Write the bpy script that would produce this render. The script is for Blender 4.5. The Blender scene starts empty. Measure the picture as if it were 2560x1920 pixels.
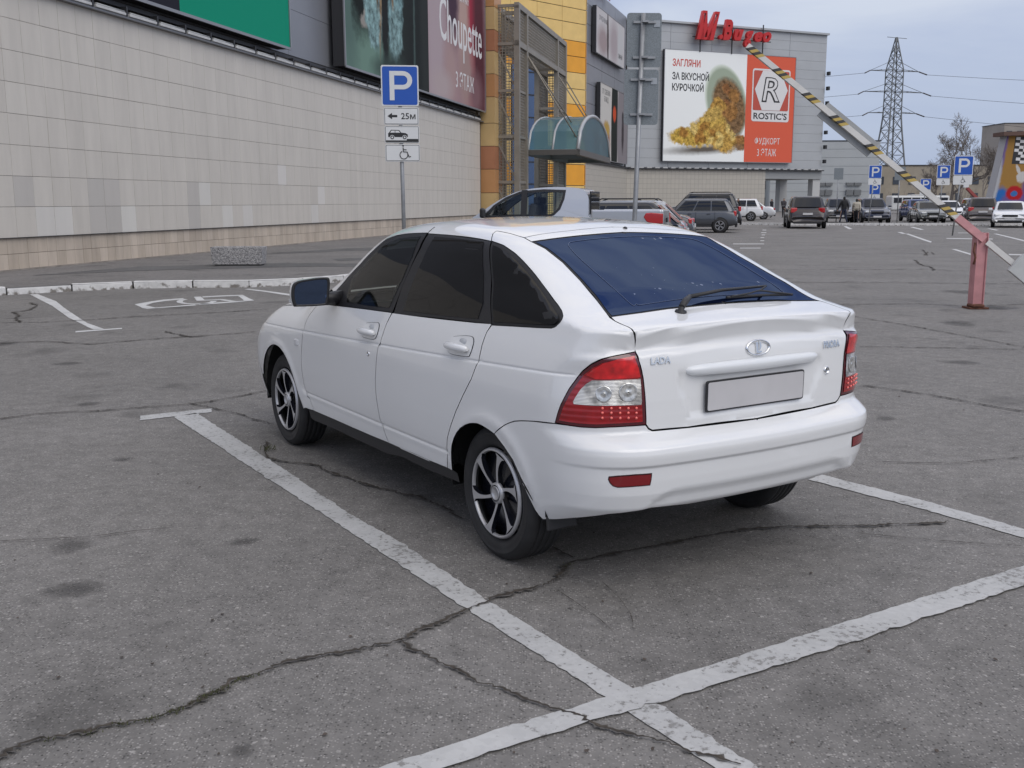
import bpy, bmesh, math, random
import numpy as np
from mathutils import Vector, Matrix
from mathutils.geometry import delaunay_2d_cdt
random.seed(7); rng = np.random.default_rng(7)
SC = bpy.context.scene; COL = SC.collection; PI = math.pi
# ---------------------------------------------------------------- camera (x right, y away, z up; metres)
PITCH = math.radians(10.043); ROLL = -.003; CAM_H = 1.4919
cd = bpy.data.cameras.new('camera'); cam = bpy.data.objects.new('camera', cd); COL.objects.link(cam); SC.camera = cam
cd.sensor_width = 36; cd.lens = 36.14; cd.clip_start = .05; cd.clip_end = 3000
_rt = Vector((1,0,0)); _up = Vector((0, math.sin(PITCH), math.cos(PITCH))); _fw = Vector((0, math.cos(PITCH), -math.sin(PITCH)))
_r2 = _rt*math.cos(ROLL)+_up*math.sin(ROLL); _u2 = _up*math.cos(ROLL)-_rt*math.sin(ROLL)
cam.matrix_world = Matrix((( _r2.x,_u2.x,-_fw.x,0),(_r2.y,_u2.y,-_fw.y,0),(_r2.z,_u2.z,-_fw.z,CAM_H),(0,0,0,1)))
# ---------------------------------------------------------------- sky and sun (thin bright overcast)
SUN_AZ = Vector((.50,-.62)); SUN_EL = math.radians(42)
W = bpy.data.worlds.new('World'); SC.world = W; W.use_nodes = True
nt = W.node_tree; nt.nodes.clear(); L = nt.links.new
def wn(t, **k):
    n = nt.nodes.new(t)
    for a, b in k.items(): setattr(n, a, b)
    return n
out = wn('ShaderNodeOutputWorld'); bg = wn('ShaderNodeBackground'); sky = wn('ShaderNodeTexSky', sky_type='NISHITA', sun_disc=False)
sky.sun_elevation = SUN_EL; sky.sun_rotation = math.atan2(SUN_AZ.x, SUN_AZ.y); sky.air_density = 1.2; sky.dust_density = 2.5; sky.ozone_density = 1.5
tc = wn('ShaderNodeTexCoord'); mp = wn('ShaderNodeMapping'); mp.inputs['Scale'].default_value = (1.0,1.0,3.4); mp.inputs['Rotation'].default_value = (.12,.06,.5)
n1 = wn('ShaderNodeTexNoise'); n1.inputs['Scale'].default_value = 2.3; n1.inputs['Detail'].default_value = 6; n1.inputs['Roughness'].default_value = .56; n1.inputs['Distortion'].default_value = .35
r1 = wn('ShaderNodeValToRGB'); r1.color_ramp.elements[0].position = .36; r1.color_ramp.elements[1].position = .64
cc = wn('ShaderNodeMixRGB', blend_type='MULTIPLY'); cc.inputs[0].default_value = 1   # overcast: brighter towards the zenith, broken by cloud shapes
sz = wn('ShaderNodeSeparateXYZ'); zr_ = wn('ShaderNodeMapRange'); zr_.inputs[1].default_value = 0.; zr_.inputs[2].default_value = .9
zc = wn('ShaderNodeMixRGB'); zc.inputs[1].default_value = (4.7,5.65,7.7,1); zc.inputs[2].default_value = (13.0,12.7,12.3,1)
cl = wn('ShaderNodeMixRGB'); cl.inputs[1].default_value = (.30,.42,.76,1); cl.inputs[2].default_value = (1.38,1.30,1.18,1)
hz = wn('ShaderNodeMapRange'); hz.inputs[1].default_value = .05; hz.inputs[2].default_value = .42; hz.inputs[3].default_value = .12; hz.inputs[4].default_value = 1.; cw = wn('ShaderNodeMixRGB'); cw.inputs[1].default_value = (1,1,1,1)   # haze evens out the clouds near the horizon
L(tc.outputs['Generated'], sz.inputs[0]); L(sz.outputs[2], zr_.inputs[0]); L(zr_.outputs[0], zc.inputs[0]); L(r1.outputs[0], cl.inputs[0]); L(zc.outputs[0], cc.inputs[1]); L(sz.outputs[2], hz.inputs[0]); L(hz.outputs[0], cw.inputs[0]); L(cl.outputs[0], cw.inputs[2]); L(cw.outputs[0], cc.inputs[2])
mx = wn('ShaderNodeMixRGB'); mx.inputs[0].default_value = .86
L(tc.outputs['Generated'], mp.inputs[0]); L(mp.outputs[0], n1.inputs[0]); L(n1.outputs[0], r1.inputs[0])
L(sky.outputs[0], mx.inputs[1]); L(cc.outputs[0], mx.inputs[2]); L(mx.outputs[0], bg.inputs[0]); bg.inputs[1].default_value = .095; L(bg.outputs[0], out.inputs[0])
sd = bpy.data.lights.new('sun', 'SUN'); sd.energy = 1.1; sd.angle = math.radians(55); sd.color = (1,.96,.9)
so = bpy.data.objects.new('sun', sd); COL.objects.link(so)
_sv = Vector((SUN_AZ.x, SUN_AZ.y, 0)).normalized()*math.cos(SUN_EL)+Vector((0,0,math.sin(SUN_EL)))
so.rotation_euler = _sv.to_track_quat('Z','Y').to_euler(); so.location = (0,0,60)
SC.view_settings.view_transform = 'Standard'; SC.view_settings.look = 'None'; SC.view_settings.exposure = 0.0; SC.view_settings.gamma = 1
SC.view_settings.use_curve_mapping = False
SC.cycles.max_bounces = 6; SC.cycles.transparent_max_bounces = 16; SC.cycles.use_denoising = True
# ---------------------------------------------------------------- materials
MATS = {}
def mat(name, col, rough=.5, metal=0., coat=0., spec=.5, noise=0., nscale=8., bump=0., bscale=60., bdist=.002, emit=None, alpha=None, stint=None, ior=None, coords='Object', ndetail=4, trans=0., coat_rough=.03):
    if name in MATS: return MATS[name]
    m = bpy.data.materials.new(name); m.use_nodes = True; t = m.node_tree; p = t.nodes['Principled BSDF']
    p.inputs['Base Color'].default_value = (*col, 1); p.inputs['Roughness'].default_value = rough; p.inputs['Metallic'].default_value = metal
    p.inputs['Coat Weight'].default_value = coat; p.inputs['Coat Roughness'].default_value = coat_rough; p.inputs['Specular IOR Level'].default_value = spec
    if ior: p.inputs['IOR'].default_value = ior
    if stint: p.inputs['Specular Tint'].default_value = (*stint, 1)
    if trans: p.inputs['Transmission Weight'].default_value = trans
    if emit: p.inputs['Emission Color'].default_value = (*col, 1); p.inputs['Emission Strength'].default_value = emit
    if alpha is not None: p.inputs['Alpha'].default_value = alpha
    if noise or bump:
        c = t.nodes.new('ShaderNodeTexCoord')
    if noise:
        n = t.nodes.new('ShaderNodeTexNoise'); n.inputs['Scale'].default_value = nscale; n.inputs['Detail'].default_value = ndetail
        t.links.new(c.outputs[coords], n.inputs[0])
        r = t.nodes.new('ShaderNodeMapRange'); r.inputs[1].default_value = .3; r.inputs[2].default_value = .7; r.inputs[3].default_value = 1-noise; r.inputs[4].default_value = 1+noise
        t.links.new(n.outputs[0], r.inputs[0])
        x = t.nodes.new('ShaderNodeVectorMath'); x.operation = 'SCALE'; x.inputs[0].default_value = col; t.links.new(r.outputs[0], x.inputs['Scale']); t.links.new(x.outputs[0], p.inputs['Base Color'])
    if bump:
        n2 = t.nodes.new('ShaderNodeTexNoise'); n2.inputs['Scale'].default_value = bscale; n2.inputs['Detail'].default_value = 3
        t.links.new(c.outputs[coords], n2.inputs[0]); b = t.nodes.new('ShaderNodeBump'); b.inputs['Strength'].default_value = bump; b.inputs['Distance'].default_value = bdist
        t.links.new(n2.outputs[0], b.inputs['Height']); t.links.new(b.outputs[0], p.inputs['Normal'])
    MATS[name] = m; return m
def nodes_of(m): return m.node_tree, m.node_tree.nodes['Principled BSDF']
# ---------------------------------------------------------------- objects
def tag(o, label=None, cat=None, group=None, kind=None):
    if label: o['label'] = label
    if cat: o['category'] = cat
    if group: o['group'] = group
    if kind: o['kind'] = kind
    return o
def empty(name, loc=(0,0,0), rz=0., label=None, cat=None, group=None):
    o = bpy.data.objects.new(name, None); COL.objects.link(o); o.location = loc; o.rotation_euler = (0,0,rz); o.empty_display_size = .2
    return tag(o, label, cat, group)
def link(name, me, m=None, parent=None, loc=None, rot=None):
    o = bpy.data.objects.new(name, me); COL.objects.link(o)
    if m is not None and not me.materials:
        for q in (m if isinstance(m, (list, tuple)) else [m]): me.materials.append(q)
    if parent: o.parent = parent
    if loc is not None: o.location = loc
    if rot is not None: o.rotation_euler = rot
    return o
def copy_tree(o, parent=None):
    c = o.copy(); COL.objects.link(c)
    if parent: c.parent = parent
    for ch in list(o.children): copy_tree(ch, c)
    return c
class MB:
    """collects shapes for ONE mesh object"""
    def __init__(s): s.v = []; s.f = []; s.mi = []; s.sm = []; s.cur = 0; s.smooth = False
    def add(s, vs, fs, smooth=None):
        b = len(s.v); s.v += [tuple(map(float, q)) for q in vs]; sm = s.smooth if smooth is None else smooth
        for f in fs: s.f.append(tuple(b+i for i in f)); s.mi.append(s.cur); s.sm.append(sm)
        return s
    def box(s, c, d, rz=0., M=None):
        x, y, z = d[0]/2, d[1]/2, d[2]/2
        vs = [Vector((sx*x, sy*y, sz*z)) for sz in (-1,1) for sy in (-1,1) for sx in (-1,1)]
        R = M if M is not None else Matrix.Rotation(rz, 3, 'Z')
        vs = [R @ q + Vector(c) for q in vs]
        return s.add(vs, [(0,2,3,1),(4,5,7,6),(0,1,5,4),(2,6,7,3),(0,4,6,2),(1,3,7,5)], False)
    def bar(s, a, b, w, h=None, up=(0,0,1)):
        a, b = Vector(a), Vector(b); d = b-a; n = d.length
        if n < 1e-6: return s
        z = d/n; x = z.cross(Vector(up))
        if x.length < 1e-4: x = z.cross(Vector((1,0,0)))
        x.normalize(); y = x.cross(z); R = Matrix((x, y, z)).transposed()
        return s.box((a+b)/2, (w, h or w, n), M=R)
    def tube(s, pts, r, n=8, cap=True, smooth=True):
        pts = [Vector(q) for q in pts]; rs = r if isinstance(r, (list, tuple)) else [r]*len(pts)
        vs = []; pn = None
        for i, q in enumerate(pts):
            d = (pts[min(i+1, len(pts)-1)]-pts[max(i-1, 0)]).normalized()
            if pn is None: pn = d.orthogonal().normalized()
            else:
                pn = pn - d*pn.dot(d); pn = pn.normalized() if pn.length > 1e-6 else d.orthogonal().normalized()
            bn = d.cross(pn)
            vs += [q+(pn*math.cos(2*PI*k/n)+bn*math.sin(2*PI*k/n))*rs[i] for k in range(n)]
        fs = [(i*n+k, i*n+(k+1)%n, (i+1)*n+(k+1)%n, (i+1)*n+k) for i in range(len(pts)-1) for k in range(n)]
        s.add(vs, fs, smooth)
        if cap:
            b = len(s.v)-len(vs)
            s.f.append(tuple(b+k for k in range(n))[::-1]); s.mi.append(s.cur); s.sm.append(False)
            s.f.append(tuple(b+(len(pts)-1)*n+k for k in range(n))); s.mi.append(s.cur); s.sm.append(False)
        return s
    def lathe(s, prof, n=24, M=None, smooth=True, closed=False):
        # prof: (r, h) about local z; M 4x4
        vs = []; M = M or Matrix()
        for r, h in prof: vs += [M @ Vector((r*math.cos(2*PI*k/n), r*math.sin(2*PI*k/n), h)) for k in range(n)]
        m = len(prof); rng_ = range(m if closed else m-1)
        fs = [(i*n+k, i*n+(k+1)%n, ((i+1)%m)*n+(k+1)%n, ((i+1)%m)*n+k) for i in rng_ for k in range(n)]
        return s.add(vs, fs, smooth)
    def prism(s, poly, d, M=None, bev=0., smooth=False):
        # poly: 2D outline (ccw) in local xy, extruded 0..d along local z; optional chamfer of the far face
        M = M or Matrix(); n = len(poly); c = np.mean(poly, 0)
        rings = [(0, 1.0)] + ([(d-bev, 1.0), (d, None)] if bev else [(d, 1.0)])
        vs = []
        P = np.array(poly, float)
        inn = inset2d(P, bev) if bev else P
        for h, k in rings:
            Q = P if k else inn
            vs += [M @ Vector((q[0], q[1], h)) for q in Q]
        m = len(rings)
        fs = [(i*n+k, i*n+(k+1)%n, (i+1)*n+(k+1)%n, (i+1)*n+k) for i in range(m-1) for k in range(n)]
        fs += [tuple(range(n))[::-1], tuple((m-1)*n+k for k in range(n))]
        return s.add(vs, fs, smooth)
    def poly(s, pts): return s.add(pts, [tuple(range(len(pts)))])
    def mesh(s, name):
        me = bpy.data.meshes.new(name); me.from_pydata(s.v, [], s.f); me.update()
        me.polygons.foreach_set('use_smooth', s.sm); me.polygons.foreach_set('material_index', s.mi)
        return me
    def build(s, name, m, parent=None, loc=None, rot=None, bevel=0.):
        o = link(name, s.mesh(name), m, parent, loc, rot)
        if bevel:
            b = o.modifiers.new('b', 'BEVEL'); b.width = bevel; b.segments = 2; b.limit_method = 'ANGLE'
        return o
def inset2d(P, d):
    # move a closed outline inward by d (orientation independent)
    P = np.asarray(P, float); n = len(P)
    A = .5*np.sum(P[:,0]*np.roll(P[:,1],-1)-np.roll(P[:,0],-1)*P[:,1]); sg = 1 if A > 0 else -1
    e = np.roll(P,-1,0)-P; e /= np.maximum(np.linalg.norm(e, axis=1, keepdims=True), 1e-9)
    nn = np.stack([-e[:,1], e[:,0]], 1)*sg
    b = nn+np.roll(nn,1,0); l = np.linalg.norm(b, axis=1, keepdims=True); b = b/np.maximum(l, 1e-6)
    k = 1/np.maximum(np.sum(b*nn, 1), .45)
    return P+b*(d*k)[:,None]
def inpoly(Q, P):
    x, y = Q[:,0], Q[:,1]; r = np.zeros(len(Q), bool); n = len(P); j = n-1
    for i in range(n):
        a, b = P[i], P[j]
        c = ((a[1] > y) != (b[1] > y)) & (x < (b[0]-a[0])*(y-a[1])/(b[1]-a[1]+1e-12)+a[0]); r ^= c; j = i
    return r
def resample(P, step, closed=True):
    P = np.asarray(P, float); Q = np.vstack([P, P[:1]]) if closed else P; o = []
    for a, b in zip(Q[:-1], Q[1:]):
        k = max(1, int(math.ceil(np.linalg.norm(b-a)/step)))
        o += [a+(b-a)*i/k for i in range(k)]
    if not closed: o.append(Q[-1])
    return np.array(o)
def crom(P, k=4, closed=False):
    P = np.asarray(P, float); n = len(P); o = []
    for i in range(n if closed else n-1):
        a, b, c, d = (P[(i-1)%n], P[i], P[(i+1)%n], P[(i+2)%n]) if closed else (P[max(i-1,0)], P[i], P[i+1], P[min(i+2,n-1)])
        for t in np.arange(k)/k:
            o.append(.5*((2*b)+(-a+c)*t+(2*a-5*b+4*c-d)*t*t+(-a+3*b-3*c+d)*t**3))
    if not closed: o.append(P[-1])
    return np.array(o)
def text_mesh(body, size=1., bold=0., extrude=0., align='CENTER', sx=1., shear=0., spacing=1.):
    c = bpy.data.curves.new('lettering', 'FONT'); c.body = body; c.size = size; c.align_x = align; c.align_y = 'CENTER'; c.extrude = extrude; c.offset = bold; c.shear = shear; c.space_character = spacing
    c.resolution_u = 3
    o = bpy.data.objects.new('lettering', c); COL.objects.link(o)
    bpy.context.view_layer.update()
    me = bpy.data.meshes.new_from_object(o.evaluated_get(bpy.context.evaluated_depsgraph_get()))
    bpy.data.objects.remove(o); bpy.data.curves.remove(c); me.materials.clear()
    if sx != 1.:
        for v in me.vertices: v.co.x *= sx
    return me
# ---------------------------------------------------------------- white hatchback: implicit body surface (u forward, v left, w up)
def _tab(pts, sig=.004, st=.002):
    pts = np.array(pts, float)
    x = np.arange(pts[0,0]-.2, pts[-1,0]+.2, st)
    y = np.interp(x, pts[:,0], pts[:,1])
    m0 = (pts[1,1]-pts[0,1])/(pts[1,0]-pts[0,0]); m1 = (pts[-1,1]-pts[-2,1])/(pts[-1,0]-pts[-2,0])
    y = np.where(x < pts[0,0], pts[0,1]+m0*(x-pts[0,0]), y); y = np.where(x > pts[-1,0], pts[-1,1]+m1*(x-pts[-1,0]), y)
    n = int(max(1, 3*sig/st)); k = np.exp(-.5*(np.arange(-n,n+1)*st/sig)**2); k /= k.sum()
    y = np.convolve(np.pad(y, n, mode='edge'), k, 'valid')
    return x, y
T_REAR = _tab([(.26,-.60),(.31,-.68),(.342,-.722),(.36,-.742),(.42,-.762),(.47,-.768),(.526,-.771),(.534,-.781),(.57,-.787),(.597,-.781),(.618,-.752),(.636,-.720),(.645,-.704),
   (.70,-.708),(.76,-.709),(.85,-.706),(.90,-.703),(.938,-.698),(.957,-.681),(.965,-.678),(1.0,-.688),(1.033,-.701),(1.041,-.700),(1.048,-.672),(1.058,-.615),(1.075,-.545),(1.083,-.512),
   (1.15,-.375),(1.22,-.205),(1.29,-.03),(1.356,.139),(1.40,.30)], .0030)
T_SIDE = _tab([(.20,.79),(.27,.80),(.30,.808),(.36,.822),(.45,.834),(.55,.8395),(.65,.8405),(.75,.838),(.83,.826),(.90,.808),(.96,.787),(1.0,.768),(1.1,.732),(1.2,.688),(1.28,.646),(1.33,.610),(1.37,.565),(1.42,.48)], .02)
T_ROOF = _tab([(-.3,1.32),(.0,1.352),(.2,1.381),(.4,1.401),(.7,1.418),(.95,1.420),(1.15,1.409),(1.33,1.390),(1.45,1.352),(1.7,1.215),(1.95,1.075),(2.08,1.0),(2.16,.965),(2.4,.938),(2.7,.908),(2.95,.88),(3.1,.835),(3.22,.76),(3.3,.68)], .05)
T_FRONT = _tab([(.18,3.22),(.25,3.29),(.35,3.34),(.5,3.355),(.6,3.33),(.68,3.27),(.76,3.19),(.9,3.05)], .02)
WH = ((0.0, .287), (2.492, .287))
def smax(a, b, k):
    h = np.maximum(k-np.abs(a-b), 0)/k
    return np.maximum(a, b)+h*h*k*.25
def _ss(x, a, b):
    t = np.clip((x-a)/(b-a), 0, 1); return t*t*(3-2*t)
def F(P):
    u, v, w = P[...,0], np.abs(P[...,1]), P[...,2]
    b = np.interp(w, *T_SIDE)
    gh = _ss(w, .95, 1.12); gt = _ss(w, 1.02, 1.20)
    b = b - .035*np.clip((.9-u)/1.4, 0, 2)**2*(1-gt) - .105*np.clip((.75-u)/1.2, 0, 2)**2*gt
    b = b - .04*np.clip((u-1.9)/1.3, 0, 2)**2 - .05*np.clip((u-1.1)/.8, 0, 2)**2*gh
    # swage line running along the doors, and the lower moulding line
    wl = w + .0376*u - .8406
    b = b - .0045*_ss(wl, -.006, .004)*_ss(u, -.60, -.45)*(1-gh) - .004*np.exp(-(wl/.004)**2)*_ss(u, -.60, -.45)
    b = b - .006*np.exp(-((w-.402-.002*u)/.007)**2)*_ss(u, .30, .33)*(1-_ss(u, 2.09, 2.13))
    for (a0, z0) in WH:   # wheel-arch flares
        rho = np.sqrt((u-a0)**2+(w-z0)**2)
        b = b + .007*np.exp(-((rho-(.352 if a0 else .322))/.030)**2)*_ss(w, .25, .42)
    g1 = v - b
    cr = .115
    g2 = np.interp(w + (.030+.025*_ss(w,1.045,1.10))*v*v*_ss(w, .85, .98), *T_REAR) + cr*v*v - u
    # plate recess and diffuser recess
    pr = _ss(np.maximum(v-.35-.05*_ss(w,.68,.83), np.maximum(.672-w, w-.865)), .004, -.036)
    g2 = g2 + .011*pr
    dr = _ss(np.maximum(v-.56, w-(.432-.10*_ss(v,.40,.60)**2)), .008, -.040)*_ss(w, .30, .34)
    g2 = g2 + .012*dr
    ks = .27 - .11*_ss(w, .84, .96)
    g = smax(g1, g2, ks)
    rf = np.interp(u, *T_ROOF) - (.10 - .03*_ss(u, 1.9, 2.3))*v*v
    g = smax(g, w - rf, .06 + .14*_ss(u, 1.0, 2.2))
    g3 = u - np.interp(w, *T_FRONT) + .20*v*v
    g = smax(g, g3, .38)
    return g
def gradF(P, e=.0015):
    n = np.stack([F(P+np.eye(3)[i]*e)-F(P-np.eye(3)[i]*e) for i in range(3)], -1)
    return n/np.maximum(np.linalg.norm(n, axis=-1, keepdims=True), 1e-9)
def hitF(O, D, t0=0., t1=4., n=200):
    # first outside->inside crossing along O+tD
    O = np.asarray(O, float); D = np.asarray(D, float)
    O, D = np.broadcast_arrays(O, D)
    ts = np.linspace(t0, t1, n); lo = np.full(O.shape[0], t1); hi = np.full(O.shape[0], t1); done = np.zeros(O.shape[0], bool)
    pv = F(O+t0*D)
    for a, c in zip(ts[:-1], ts[1:]):
        cv = F(O+c*D); m = (~done) & (pv > 0) & (cv <= 0)
        lo[m] = a; hi[m] = c; done |= m; pv = cv
        if done.all(): break
    for _ in range(22):
        mid = .5*(lo+hi); m = F(O+mid[:,None]*D) > 0
        lo = np.where(m, mid, lo); hi = np.where(m, hi, mid)
    return O+lo[:,None]*D, done
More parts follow.
